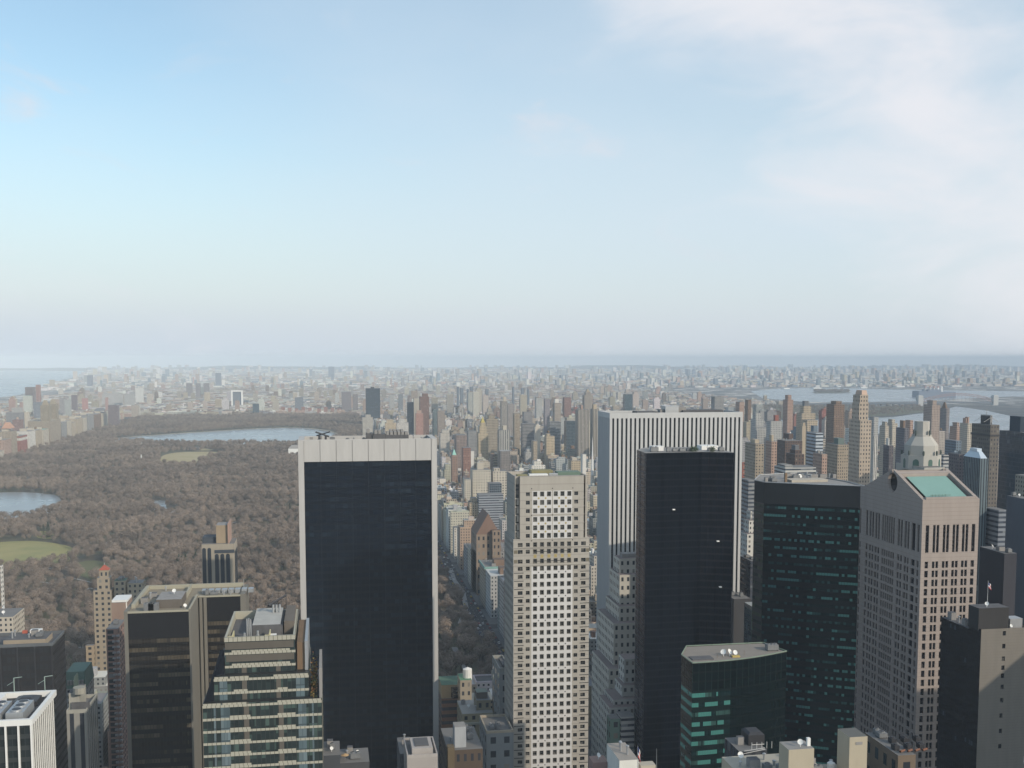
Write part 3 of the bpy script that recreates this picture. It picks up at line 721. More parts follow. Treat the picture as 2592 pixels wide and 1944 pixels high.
back = [(c_[0] + 1, c_[1] + 22), (b_[0] + 38, b_[1] + 42), (a_[0] + 14, a_[1] + 26)]
mb = MB(); ring = [(a_[0], a_[1]), (b_[0], b_[1]), mid, (c_[0], c_[1])]
for i in range(3): mb.wall(ring[i], ring[i + 1], zc, Z1, 0)
rr = [(c_[0], c_[1])] + back + [(a_[0], a_[1])]
for i in range(4): mb.wall(rr[i], rr[i + 1], 0, Z1, 0)
mb.build('granite_wall', dk, t)
rf = ring + back
mb = MB(); mb.face([(p[0], p[1], Z1 - .6) for p in rf]); mb.build('roof', M['roof_grey'], t)
mb = MB()
for i in range(len(rf)):
    p, q = Vector((*rf[i], 0)), Vector((*rf[(i + 1) % len(rf)], 0)); mb.bar(tuple(p + Vector((0, 0, Z1 - .2))), tuple(q + Vector((0, 0, Z1 - .2))), .35, n=4)
mb.build('parapet', M['metal'], t)
mb = MB(); mb.box(b_[0] + 15, b_[0] + 36, b_[1] - 2, b_[1] + 8, Z1 - .59, Z1 + .7, 0); mb.build('roof_deck', plain('roof_deck', (.42, .38, .32), .9), t)
mb = MB(); mb.box(b_[0] + 12, b_[0] + 13.2, b_[1], b_[1] + 1.2, Z1 - .59, Z1 + 4.5); mb.build('flue', M['tanwood'], t)
dish(t, b_[0] + 26, b_[1] + 12, Z1 - .5, 1.2, .4); clutter(t, b_[0] + 2, b_[0] + 11, b_[1] + 2, b_[1] + 12, Z1 - .59, 5, rn, 'ap'); clutter(t, b_[0] + 16, b_[0] + 50, b_[1] + 10, b_[1] + 22, Z1 - .59, 12, rn, 'apv')
# ---- pink granite tower with broken gable
cY = 455; c = P(2336, 1266, cY); xW = c[0]; xE = P(2480, 1254, cY)[0]; yN = cY + 55; Z1 = c[2]; occ(xW, xE, cY, yN, Z1 + 20)
t = thing('office_tower', 'pink granite tower topped by a broken gable with a round notch and green copper roof', 'tower', (xW, cY, 0))
pk = plain('pink_granite', (.335, .285, .255), .8, 0, .18, .35, .15)
# faint courses of the stone
def coursed(m, sp=1.9):
    t_ = m.node_tree; b = t_.nodes['Principled BSDF']; l = b.inputs['Base Color'].links[0].from_socket
    g = nd(t_, 'ShaderNodeNewGeometry'); s_ = nd(t_, 'ShaderNodeSeparateXYZ'); t_.links.new(g.outputs['Position'], s_.inputs[0])
    f = mth(t_, 'LESS_THAN', mth(t_, 'FRACT', mth(t_, 'DIVIDE', s_.outputs[2], sp)), .12)
    t_.links.new(mixc(t_, mth(t_, 'MULTIPLY', f, .22), l, (.1, .08, .08)), b.inputs['Base Color'])
coursed(pk); coursed(lime, 3.8)
zS = lambda zy: P(2340, 1140 + zy * .4845, cY)[2]
LS = xE - xW; k_ = LS / (865 - 570)
def grp(x0_, x1_, n):
    w_ = (x1_ - x0_) / (n + (n - 1) * .35) if n > 1 else (x1_ - x0_)
    return [(x0_ + i * w_ * 1.35, x0_ + i * w_ * 1.35 + w_) for i in range(n)]
sc = [q for a, b, n in ((590, 608, 1), (628, 660, 2), (680, 712, 2), (730, 762, 2), (780, 812, 2), (830, 848, 1)) for q in grp((a - 570) * k_, (b - 570) * k_, n)]
floors = [zS(600 + 47.3 * i) for i in range(0, 40)]
srows = [(z - 1.55, z + 1.55) for z in floors if z > 8]; top_row = (zS(536), zS(392))
gz = Z1
mb = MB(); hs = punched(mb, (xW, cY), (1, 0), LS, 0, gz, sc, srows + [top_row], .7)
LW = yN - cY
# west face columns measured from the photograph, nearer columns show wider
def uW(zx): # photo column -> metres from the north end
    px = 2060 + zx * .4845; return yN - PX(xW, 1300, px)
wcol = [q for a, b, n in ((240, 248, 1), (260, 284, 2), (291, 315, 2), (322, 346, 2), (358, 424, 6), (441, 466, 2), (477, 502, 2), (514, 534, 1), (544, 555, 1)) for q in grp(uW(a), uW(b), n)]
wr = [(z - 1.5, z + 1.5) for z in floors if z > 8]
org, ud, _ = frame('W', xW, xE, cY, yN)
hw_ = punched(mb, org, ud, LW, 0, gz, wcol, wr + [top_row], .7)
mb.wall((xE, cY), (xE, yN), 0, gz); mb.wall((xE, yN), (xW, yN), 0, gz)
mb.build('granite_wall', pk, t)
hs.sort(key=lambda q: -q[3]); hw_.sort(key=lambda q: -q[3])
pkw = [pane_mat('tinted_pane', (.016, .015, .018), (.10, .09, .085), .15), plain('pane_frame', (.07, .055, .055), .5)]
windows(t, hs[:45], (xW, cY), (1, 0), pkw, .65, mull=False); windows(t, hw_[:55], org, ud, pkw, .65, mull=False)
windows(t, hw_[55:] , org, ud, pkw, .65, limit=0, mull=False); windows(t, hs[45:], (xW, cY), (1, 0), pkw, .65, limit=0, mull=False)
# gables (west and east) with the round notch
ym = (cY + yN) / 2; zp = P(2252, 1187, ym)[2] - 0; rN = 4.6; zc_ = zp - 6.4
def gable(x_, th, name):
    out = [(cY, gz)]
    a0 = math.radians(9)
    sl = (zp - gz) / (ym - cY)
    lipS = (ym - rN * math.sin(a0), zc_ + rN * math.cos(a0))
    out2 = [lipS]
    arc = [(ym - rN * math.sin(a), zc_ + rN * math.cos(a)) for a in np.linspace(a0, 2 * math.pi - a0, 28)]
    poly = [(cY, gz), (ym - rN * math.sin(a0), gz + (ym - rN * math.sin(a0) - cY) * sl)] + arc + [(ym + rN * math.sin(a0), gz + (yN - ym - rN * math.sin(a0)) * sl), (yN, gz)]
    mb = MB()
    # front and back as strips from the base line so the notched outline triangulates cleanly
    S = [p for p in poly if p[0] <= ym + 1e-6]; Nn = [p for p in poly if p[0] >= ym - 1e-6]
    for xx, flip in ((x_, False), (x_ + th, True)):
        for side in (S + [(ym, gz)], [(ym, gz)] + Nn):
            f = [(xx, p[0], p[1]) for p in side]
            mb.face(f if flip else f[::-1])
    for i in range(len(poly) - 1):
        p, q = poly[i], poly[i + 1]; mb.face([(x_, p[0], p[1]), (x_ + th, p[0], p[1]), (x_ + th, q[0], q[1]), (x_, q[0], q[1])])
    mb.build(name, pk, t)
gable(xW, 1.6, 'gable'); gable(xE - 1.6, 1.6, 'gable')
# roof: raking parapets, ridge walls along the notch, sunken copper slope
mb = MB(); sl = (zp - gz) / (ym - cY)
def slab(xa, xb, ya, yb_, off, th, m, south=True):
    if south: z = lambda y: gz + (y - cY) * sl + off
    else: z = lambda y: gz + (yN - y) * sl + off
    A = [(xa, ya, z(ya)), (xb, ya, z(ya)), (xb, yb_, z(yb_)), (xa, yb_, z(yb_))]; B = [(p[0], p[1], p[2] - th) for p in A]
    mb.face(A, m); mb.face(B[::-1], m)
    for i in range(4): j = (i + 1) % 4; mb.face([B[i], B[j], A[j], A[i]], m)
slab(xW + 1.6, xE - 1.6, ym - 4.5, ym - 2.3, 0, 3.2, 0); slab(xW + 1.6, xE - 1.6, ym + 2.3, yN - .5, 0, .5, 0, False)
mb.box(xW + 1.6, xE - 1.6, cY + .002, cY + 1.5, gz - 2.5, gz + 1.15)
mb.build('ridge_parapet', pk, t)
mb = MB(); slab(xW + 4.4, xE - 3.4, cY + 4.5, ym - 4.8, -1.3, .4, 0); mb.build('copper_roof', M['copper'], t)
mb = MB(); slab(xW + 1.61, xE - 1.61, cY + 1.51, ym - 4.51, -3.4, .3, 0)
mb.build('roof_recess', M['darkmetal'], t)
mb = MB()
for i in range(5): mb.bar((xW + 7 + i * 1.6, cY + 4.0, gz - .5), (xW + 7 + i * 1.6, cY + 4.0, gz + 2.0), .12)
mb.bar((xW + 6, cY + 4.0, gz + 1.6), (xW + 16, cY + 4.0, gz + 1.6), .15); mb.box(xW + 6, xW + 16, cY + 4.2, cY + 5.2, gz - .6, gz + .6)
mb.build('cleaning_rig', plain('green_rig', (.15, .24, .2), .7), t)
mb = MB(); A = [(xW + 1.7, ym + rN * math.cos(a) * .97, zc_ + rN * math.sin(a) * .97) for a in np.linspace(math.pi * .83, 2.17 * math.pi, 14)]
for i in range(13):
    p, q = A[i], A[i + 1]; mb.face([p, q, (xE - 1.7, q[1], q[2]), (xE - 1.7, p[1], p[2])])
mb.build('notch_channel', M['darkmetal'], t)
# ---- small green glass block with bowed front
y0 = 390; a = P(1753, 1680, y0); bk = P(1725, 1661, 402); c = P(1991, 1660, y0 + 10); Z1 = a[2]; occ(bk[0], c[0], y0 - 4, 416, Z1)
t = thing('office_block', 'low green glass office block with a bowed front and satellite dishes on its pale roof', 'office block', (a[0], y0, 0))
gg = win_mat('green_curtain_wall', (.03, .97), (.12, .90), (.003, .007, .009), wall=(.003, .006, .007), blind=(.2, (.005, .012, .013)), rough=.2, wrough=.3, mull=(.03, (.02, .04, .037)), dirt=.15, spec=.10, run=1.2)
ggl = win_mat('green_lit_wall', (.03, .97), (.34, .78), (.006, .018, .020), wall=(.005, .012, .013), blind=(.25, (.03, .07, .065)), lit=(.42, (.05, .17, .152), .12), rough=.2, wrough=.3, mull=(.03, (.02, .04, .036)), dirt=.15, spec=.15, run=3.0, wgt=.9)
N_ = 16; cur = []
for i in range(N_ + 1):
    u = i / N_; x = a[0] + (c[0] - a[0]) * u; cur.append((x, a[1] + (c[1] - a[1]) * u - 2.6 * math.sin(math.pi * u)))
zl0 = P(1760, 1750, y0)[2]
mb, ml, me_ = MB(), MB(), MB()
for i in range(N_):
    p, q = cur[i], cur[i + 1]
    mb.wall(p, q, zl0, Z1, 0, bay=2.4, fl=4, off=i)
    tgt = ml if i < 6 else mb
    tgt.wall(p, q, 0, zl0, 0, bay=.75, fl=3.75, off=i * 3)
mb.wall(cur[-1], (c[0] - 4, 414), 0, Z1, 0, bay=2, fl=4); mb.wall((c[0] - 4, 414), (bk[0] + 6, 414), 0, Z1, 0); mb.wall((bk[0] + 6, 414), (bk[0], bk[1]), 0, Z1, 0); mb.wall((bk[0], bk[1]), cur[0], zl0, Z1, 0, bay=2.4, fl=4)
ml.wall((bk[0], bk[1]), cur[0], 0, zl0, 0, bay=.75, fl=3.75, off=5)
mb.build('curtain_wall', gg, t); ml.build('lit_curtain_wall', ggl, t)
ft = cur + [(c[0] - 4, 414), (bk[0] + 6, 414), (bk[0], bk[1])]
mb = MB(); mb.face([(p[0], p[1], Z1) for p in ft]); mb.build('roof', plain('pale_roof', (.23, .205, .18), .95, 0, .15, .3), t)
mb = MB()
for i in range(len(ft)): mb.bar((*ft[i], Z1 + .35), (*ft[(i + 1) % len(ft)], Z1 + .35), .22, n=4)
mb.build('parapet', plain('copper_edge', (.2, .26, .2), .8), t)
mb = MB(); mb.box(a[0] + 1.5, a[0] + 10, 394, 399, Z1 + .01, Z1 + .35); mb.build('roof_well', M['roof_dark'], t)
for X_, az_ in ((a[0] + 15.2, -.7), (a[0] + 17.6, .7)): dish(t, X_, 398, Z1, 1.1, az_)
dish(t, a[0] + 19.5, 397, Z1, .95, .2)
mb = MB(); mb.box(a[0] + 18, a[0] + 21, 395.5, 397, Z1, Z1 + .6); mb.build('skylight', plain('yellow_cover', (.45, .35, .12), .8), t)
ac(t, c[0] - 7, 402, Z1, 4.5, 3, 2.4, fans=3)
mb = MB()
for i in range(6): mb.bar((a[0] + 12 + i * 2.4, 396 + i * .6, Z1), (a[0] + 12 + i * 2.4, 396 + i * .6, Z1 + 1.6), .06)
mb.build('rail_posts', M['tanwood'], t)
# ---- tower with terraces and pale striped floors
t0 = P(568, 1610, 400); t = thing('office_tower', 'stepped tower with pale striped floor bands, green glass and planted terraces', 'tower', (t0[0], 400, 0))
cream = plain('cream_tile', (.38, .365, .295), .6, 0, .08, .3); dgl = win_mat('dark_green_glazing', (.05, .95), (.0, 1.0), (.020, .030, .030), wall=(.03, .03, .03), blind=(.32, (.06, .095, .085)), rough=.25, wrough=.4, mull=(.07, (.02, .022, .022)), dirt=.1, spec=.3, run=.6)
brn = plain('bronze_pier', (.10, .088, .072), .6, 0, .2, .4); bgl = win_mat('blue_pier_glazing', (.05, .95), (.05, .95), (.08, .115, .13), wall=(.05, .07, .08), blind=(.3, (.15, .2, .22)), rough=.3, wrough=.4, dirt=.1, spec=.4)
lineg = win_mat('cream_tile_band', (2.0, 3.01), (2.0, 3.01), (.38, .365, .30), wall=(.38, .365, .30), blind=(0, (.5, .5, .4)), rough=.6, wrough=.6, mull=(.07, (.12, .115, .09)), dirt=.08, spec=.3)
ZY = lambda zy, D: P(650, 1300 + zy * .388, D)[2]
Tx = lambda zx, D, zy=1000: P(240 + zx * .388, 1300 + zy * .388, D)[0]
tiers = [  # front y, left/right zoom columns, top zoom row, depth
    (400, 845, 1306, 800, 42), (396.5, 776, 1395, 1052, 40), (393, 702, 1480, 1228, 38)]
tz = [ZY(a[3], a[0]) for a in tiers] + [0]
bands = [(812, 0), (897, 0), (983, 0), (1066, 1), (1152, 1), (1236, 2), (1320, 2), (1400, 2), (1478, 2), (1556, 2), (1634, 2), (1712, 2)]
gl, bd, pr, bg_ = MB(), MB(), MB(), MB()
for i, (Y0, zl_, zr_, zt__, dep) in enumerate(tiers):
    a, b = Tx(zl_, Y0, zt__), Tx(zr_, Y0, zt__); zb = tz[i + 1] if i < 2 else 0; occ(a, b, Y0, Y0 + dep, tz[i])
    gl.box(a, b, Y0, Y0 + dep, zb, tz[i], 0, bay=1.55, fl=3.0, off=i * 11)
    if i == 0: gl.f.pop(); gl.m.pop(); del gl.uv[-4:]; del gl.c[-4:]          # the top is a sunk roof
    for (zy, lv) in bands:
        if lv != i: continue
        z = ZY(zy, Y0)
        e = .12
        for q in ((a - e, b + e, Y0 - e, Y0 - .001), (a - e, a - .001, Y0, Y0 + dep), (b + .001, b + e, Y0, Y0 + dep)):
            bd.box(*q, z - 1.0, z - .1 if zy != 812 else z + .62, 0, bay=1.55, fl=9, bottom=True)
        if zy != 812:
            W_ = b - a
            segs = ((.09, .93),) if i == 0 else ((-.005, .0), (.20, .355), (.66, .78)) if i == 1 else ((.0, .0), (.22, .40), (.62, .78))
            if lv == 2 and zy == 1236 or lv == 1 and zy == 1066: segs = ((0, .155), (.16, .37), (.62, 1.0))
            for s0, s1 in segs:
                if s1 - s0 > .01: bd.box(a + W_ * s0 + .13, a + W_ * s1 - .13, Y0 - e - .02, Y0 - .002, z - .099, z + .62, 0, bay=1.55, fl=9)
for z_lo, z_hi, Y0 in ((tz[1], ZY(960, 400), 400),):
    pass
for i, cols_ in ((1, ((810, 862, 'b'), (958, 990, 'p'), (1182, 1212, 'p'), (1310, 1368, 'b'))), (2, ((768, 782, 'b'), (814, 876, 'b'), (966, 1000, 'p'), (1195, 1226, 'p'), (1322, 1376, 'b'), (1412, 1424, 'b')))):
    Y0 = tiers[i][0]; zb = tz[i + 1] if i < 2 else 0
    for l_, r_, k in cols_: (bg_ if k == 'b' else pr).box(Tx(l_, Y0), Tx(r_, Y0), Y0 - .09, Y0 - .003, zb, tz[i] - .02, 0, bay=1.3, fl=4.6)
Y0 = 400
for l_, r_ in ((958, 990), (1182, 1212)): pr.box(Tx(l_, Y0), Tx(r_, Y0), Y0 - .09, Y0 - .003, tz[1], ZY(985, Y0) - .8, 0)
pr.box(Tx(852, Y0), Tx(1300, Y0), Y0 - .05, Y0 - .004, ZY(880, Y0), ZY(835, Y0), 0)
pr.box(Tx(858, Y0), Tx(1302, Y0), Y0 - .05, Y0 - .004, ZY(960, Y0), ZY(918, Y0), 0)
gl.build('glazing', dgl, t); bd.build('floor_bands', lineg, t); pr.build('bronze_piers', brn, t); bg_.build('blue_glass_bays', bgl, t)
a, b = Tx(845, 400, 800), Tx(1306, 400, 800); zr = tz[0] - 3.2
mb = MB(); parapet(mb, a + .01, b - .01, 400.01, 442, zr - .3, 3.45, .7); mb.build('parapet', cream, t)
mb = MB(); mb.face([(a, 400, zr), (b, 400, zr), (b, 442, zr), (a, 442, zr)]); mb.build('roof', M['roof_dark'], t)
mb = MB(); X_ = lambda zx: Tx(zx, 415, 680)
mb.box(X_(1030), X_(1212), 412, 440, zr, zr + 4.4, 0, 1); mb.box(X_(1212) + .01, X_(1225), 412.5, 439, zr, zr + 3.6, 0); mb.build('roof_house', [M['roof_dark'], plain('pale_plant_roof', (.40, .39, .36), .8)], t)
mb = MB(); mb.box(X_(1235), X_(1300), 414, 441, zr, zr + 5.0, 0); mb.build('roof_house', plain('brown_plant_room', (.13, .11, .09), .8), t)
for zx, h in ((1000, 7.6), (1012, 7.8), (1024, 7.4)):
    mb = MB(); mb.cyl(X_(zx), 409, .26, zr, zr + h, 8); mb.build('flue', M['metal'], t)
for zx, h, yy in ((990, 3.6, 404), (1074, 4.2, 404)):
    mb = MB(); mb.cyl(X_(zx), yy, .38, zr, zr + h, 8); mb.cyl(X_(zx), yy, .55, zr + h * .5, zr + h * .7, 8); mb.build('vent_pipe', M['metal'], t)
mb = MB(); mb.box(X_(940), X_(1130), 402.5, 404.0, zr, zr + 1.3)
for k in range(7): mb.bar((X_(945) + k * 1.6, 402.2, zr), (X_(945) + k * 1.6 + 1.5, 402.2, zr + 1.6), .1)
mb.build('steel_frame', M['metal'], t)
for zx in (912, 1146):
    mb = MB(); mb.box(X_(zx), X_(zx) + .35, 401.5, 409, zr, zr + 3.4); mb.box(X_(zx) - 1.4, X_(zx) - .01, 401.5, 402, zr + 2.8, zr + 3.1); mb.build('screen_wall', plain('yellow_screen', (.5, .45, .26), .8), t)
mb = MB(); mb.box(X_(1150), X_(1190), 404, 408, zr, zr + 2.0); mb.build('roof_hut', M['whitepaint'], t)
for zx in (1150, 1172, 1194): mb = MB(); mb.cyl(X_(zx), 432, .45, zr + 4.4, zr + 7.4, 8); mb.build('flue', M['metal'], t)
mb = MB(); zq = zr + 7.6; mb.bar((X_(1120), 430, zq), (X_(1235), 436, zq + 2.6), .45); mb.bar((X_(1235), 436, zq - 3), (X_(1235), 436, zq + 4.6), .12); mb.bar((X_(1160), 432, zr + 4), (X_(1180), 433, zq + 1), .3); mb.build('cleaning_crane', M['darkmetal'], t)
# sloping glass wedges at the corner and terrace planting
Y0 = 396.5; mb = MB(); xl = Tx(845, 400); xm = Tx(702, 393)
mb.face([(xm, 394, tz[2] + .1), (xl - .02, 399, tz[2] + .1), (xl - .02, 399, ZY(880, 399)), (xl - 1.2, 399, ZY(880, 399))])
mb.face([(xm, 424, tz[2] + .1), (xm, 394, tz[2] + .1), (xl - 1.2, 399, ZY(880, 399)), (xl - 1.2, 424, ZY(880, 424))])
mb.build('sloped_glazing', bl, t)
mb = MB(); mb.box(Tx(1322, 402), Tx(1372, 402), 401, 436, tz[1] + .01, tz[1] + 10.2, 0); mb.build('stair_tower', plain('rust_panel', (.17, .11, .065), .8, 0, .3, .3, .1), t)
mb = MB(); mb.box(Tx(1372, 402) + .02, Tx(1392, 402), 400, 436, tz[1] + .02, tz[1] + 10.8, 0); mb.build('screen_wall', M['metal'], t)
mb = MB(); r3 = random.Random(8)
for _ in range(650):
    cc = Vector((Tx(1400, 396) + r3.uniform(.3, 2.6), 394 + r3.uniform(1, 26), tz[2] + abs(r3.gauss(3, 2.6)))); a_v = Vector((r3.uniform(-1, 1), r3.uniform(-1, 1), r3.uniform(-1, 1))).normalized() * .4; b_v = a_v.orthogonal()
    mb.face([tuple(cc - a_v), tuple(cc + b_v), tuple(cc + a_v)], r3.choice((0, 0, 1, 2)))
mb.build('terrace_planting', [plain('autumn_leaves', (.22, .15, .04), .9), plain('orange_leaves', (.30, .14, .05), .9), everg], t)
mb = MB(); mb.box(Tx(1462, 394), Tx(1480, 394), 394, 420, tz[2] + .01, tz[2] + 11, 0); mb.build('trellis_wall', M['roof_grey'], t)
# ---- bronze slab with stone piers
D0 = 500; xa, xb = P(313, 1546, D0)[0], P(482, 1544, D0)[0]; Z1 = P(400, 1545, D0)[2]
xr = P(622, 1500, 531)[0]; yb = 552; occ(xa, xb, D0, yb, Z1); occ(xb, xr, 529, yb, Z1)
t = thing('office_tower', 'brown glass slab with gravel roof and stone piers, built in two staggered halves', 'tower', (xa, D0, 0))
bz = win_mat('bronze_glass_wall', (.02, .98), (.42, .90), (.030, .026, .022), wall=(.010, .009, .009), blind=(.56, (.08, .067, .048)), rough=.25, wrough=.4, mull=(.06, (.02, .018, .016)), dirt=.15, spec=.2, run=2.2, wgt=.75)
st = plain('grey_brown_stone', (.17, .16, .138), .85, 0, .15, .3, .2)
zg = Z1 - 12.5
pier = 3.0
mb = MB(); mb.wall((xa + 1.6, D0 + .3), (xb - .8, D0 + .3), 0, zg, 0, bay=1.35, fl=3.95); mb.wall((xb + 4, 529.3), (xr - 2.4, 529.3), 0, zg - 0, 0, bay=1.35, fl=3.95, off=40); mb.build('glazing', bz, t)
dbp = plain('dark_bronze_panel', (.010, .010, .012), .6, 0, .3, .3, spec=.2)
mb = MB(); mb.wall((xa + 1.6, D0 + .25), (xb - .8, D0 + .25), zg, Z1 - 1); mb.build('dark_panel', dbp, t); mb = MB(); mb.wall((xb + 4, 529.2), (xr - 2.4, 529.2), zg, Z1 - 1); mb.build('dark_panel', dbp, t)
mb = MB(); mb.box(xa, xa + 1.59, D0, yb, 0, Z1); mb.box(xb - .79, xb, D0, 529, 0, Z1 - .001); mb.box(xb + .6, xb + 1.9, 528.5, 529.3, 0, Z1 - .8); mb.box(xb + 2.5, xb + 3.9, 528.5, 529.3, 0, Z1 - .8); mb.box(xr - 2.39, xr, 528.8, yb, 0, Z1 - .002)
mb.wall((xr, yb), (xa, yb), 0, Z1); mb.build('stone_piers', st, t)
mb = MB(); mb.face([(xa + 1.6, D0 + .3, Z1 - .9), (xb - .8, D0 + .3, Z1 - .9), (xb - .8, 529.3, Z1 - .9), (xr - 2.4, 529.3, Z1 - .9), (xr - 2.4, yb, Z1 - .9), (xa + 1.6, yb, Z1 - .9)]); mb.build('roof', plain('brown_gravel_roof', (.24, .21, .16), .95, 0, .2, .2), t)
mb = MB(); pc = plain('yellow_coping', (.34, .32, .25), .8, 0, .1, .3)
mb.box(xa + 1.6, xb - .81, D0, D0 + .24, Z1 - .99, Z1 - .1); mb.box(xa + 1.6, xr - 2.4, yb - 1.2, yb - .003, Z1 - .89, Z1 + 1.0); mb.box(xa + 1.61, xa + 3.2, D0 + 10, yb - 1.21, Z1 - .89, Z1 + 1.0); mb.box(xb - .79, xb - .01, D0 + .01, 529, Z1 + .001, Z1 + .5); mb.box(xb, xr - 2.4, 528.6, 529.19, Z1 - .99, Z1 - .2)
mb.build('parapet', pc, t)
X_ = lambda zx, D_: P(240 + zx * .388, 1530, D_)[0]
for zx in (322, 352): ac(t, X_(zx, 504), 502, Z1 - .9, 4.3, 3.4, 3.4, fans=2)
mb = MB(); mb.box(X_(400, 508), X_(565, 508), 508, 526, Z1 - .9, Z1 + 3.0, 0, 1); mb.build('roof_house', [plain('brown_block', (.12, .105, .09), .9), M['roof_grey']], t)
mb = MB(); mb.box(X_(595, 530), X_(606, 530), 524, 548, Z1 - .9, Z1 + 1.6); mb.build('roof_wall', pc, t)
clutter(t, xa + 4, xb - 12, D0 + 6, 548, Z1 - .9, 7, rn, 'avp'); clutter(t, xb + 1, xr - 4, 531, 535.5, Z1 - .9, 6, rn, 'av')
for k in range(8):
    mb = MB(); xx = xb + 1 + k * 3.1; mb.box(xx, xx + 2.4, 536, 540, Z1 - .9, Z1 + .9); mb.build('vent_hood', M['metal'], t)
dish(t, X_(520, 520), 520, Z1 + 3, .9, 0); dish(t, X_(590, 507), 506, Z1 - .9, .8, .5)
mb = MB(); mb.bar((xr - 1.5, 540, Z1), (xr - 1.5, 540, Z1 + 5), .12); mb.build('mast', M['metal'], t)
# ---- white-piered block at the corner of the frame
y0_ = 380; c = P(80, 1820, y0_); xL = c[0] - 62; yk = y0_ + 33; Z1 = c[2]; occ(xL, c[0], y0_, yk, Z1)
t = thing('office_block', 'black glass block with slim white vertical piers and big rooftop fans', 'office block', (xL, y0_, 0))
mb = MB(); mb.box(xL, c[0] - .5, y0_ + .5, yk, 0, Z1 - 2.6, 0, 1, bay=2, fl=4); mb.build('glazing', [win_mat('grey_glass_wall', (.03, .97), (.35, .95), (.016, .022, .024), wall=(.03, .035, .036), blind=(.2, (.05, .06, .06)), rough=.2, wrough=.4, dirt=.15, spec=.35), M['roof_dark']], t)
mb = MB()
k = c[0]
while k > xL: mb.box(k - .55, k, y0_ - .3, y0_ + .49, 0, Z1 - 2.0); k -= 4.05
for i in range(1, 13): yy = y0_ + i * 33 / 13; mb.box(c[0] - .49, c[0] - .22, yy - .38, yy + .1, 0, Z1 - 2.0)
mb.build('white_piers', M['whitepaint'], t)
mb = MB(); e = 1.3
mb.box(xL, c[0] + .3, y0_ - .35, y0_ - .35 + e, Z1 - 1.99, Z1); mb.box(xL, c[0] + .3, yk - e, yk, Z1 - 1.99, Z1); mb.box(c[0] + .3 - e, c[0] + .3, y0_ - .35 + e, yk - e, Z1 - 1.99, Z1)
mb.build('white_coping', M['whitepaint'], t)
for i in range(2):
    xx = c[0] - 13.5 + i * 7.2
    mb = MB(); mb.box(xx - 3, xx + 2.6, y0_ + 4, y0_ + 18, Z1 - 2.59, Z1 + 1.2, 0)
    for j in range(3): mb.cyl(xx - .2, y0_ + 6.6 + j * 4.5, 1.9, Z1 + 1.2, Z1 + 1.7, 14, 0); mb.cyl(xx - .2, y0_ + 6.6 + j * 4.5, 1.5, Z1 + 1.5, Z1 + 1.75, 12, 1)
    mb.build('cooling_tower', [M['metal'], M['darkmetal']], t)
mb = MB(); mb.box(c[0] - 12, c[0] - 4, y0_ + 22, y0_ + 30, Z1 - 2.59, Z1 - .8, 0); mb.pyr(c[0] - 12, c[0] - 4, y0_ + 22, y0_ + 30, Z1 - .8, Z1 + .2, .4, 0); mb.build('roof_house', M['darkmetal'], t)
mb = MB(); mb.box(xL + 30, xL + 46, y0_ + 20, y0_ + 30, Z1 - 2.59, Z1 + .4); mb.build('roof_house', M['whitepaint'], t)
for xx in (c[0] - 14, c[0] - 3.5):
    mb = MB(); mb.bar((xx, yk - .6, Z1), (xx, yk - .6, Z1 + 5.2), .16); mb.bar((xx, yk - .6, Z1 + 5.2), (xx + 2.8, yk - .6, Z1 + 5.5), .14); mb.bar((xx, yk - .6, Z1 + 4), (xx - 2.5, yk + .1, Z1 + 2.4), .1); mb.build('davit_arm', plain('green_steel', (.3, .38, .34), .6), t)
# ---- charcoal slab behind it
y0_ = 520; c = P(133, 1627, y0_); xL = c[0] - 60; yk = y0_ + 23; Z1 = c[2]; occ(xL, c[0], y0_, yk, Z1)
t = thing('office_block', 'charcoal grid-fronted slab with cluttered roof behind the white-piered block', 'office block', (xL, y0_, 0))
ch = win_mat('charcoal_grid_wall', (.12, .88), (.2, .8), (.020, .022, .026), wall=(.020, .019, .021), blind=(.25, (.032, .031, .032)), rough=.3, wrough=.6, dirt=.2, spec=.3)
mb = MB(); mb.box(xL, c[0], y0_, yk, 0, Z1 - 1.4, 0, 1, bay=2.0, fl=3.9); mb.build('curtain_wall', [ch, M['roof_dark']], t)
mb = MB()
for k in range(9): xx = c[0] - .5 - k * 7.4; mb.box(xx - .3, xx + .3, y0_ - .4, y0_ - .003, 0, Z1 - 1.4)
mb.build('ribs', M['darkmetal'], t)
mb = MB(); parapet(mb, xL, c[0], y0_, yk, Z1 - 1.4, 1.4, .5); mb.build('parapet', plain('grey_coping', (.11, .12, .13), .7), t)
mb = MB(); mb.box(c[0] - 22, c[0] - 3.5, y0_ + 3, y0_ + 15, Z1 - 1.39, Z1 + 1.2, 0, 1); mb.build('roof_house', [plain('tan_upstand', (.30, .25, .19), .9), M['roof_dark']], t)
tank(t, c[0] - 29, y0_ + 7, Z1 - 1.39, 2.6, 4, 1.2, 'darkmetal')
mb = MB(); mb.box(c[0] - 14, c[0] - 9, y0_ + 17, y0_ + 20, Z1 - 1.39, Z1 + 2.2); mb.build('roof_hut', M['whitepaint'], t)
mb = MB(); mb.box(c[0] - 17, c[0] - 15, y0_ + 15.5, y0_ + 17, Z1 - 1.39, Z1 + 2.4); mb.build('roof_hut', plain('red_unit', (.4, .1, .06), .7), t)
clutter(t, xL + 10, c[0] - 34, y0_ + 2, yk - 3, Z1 - 1.39, 12, rn, 'apv'); clutter(t, c[0] - 21, c[0] - 4.5, y0_ + 4, y0_ + 14, Z1 + 1.21, 8, rn, 'apv')
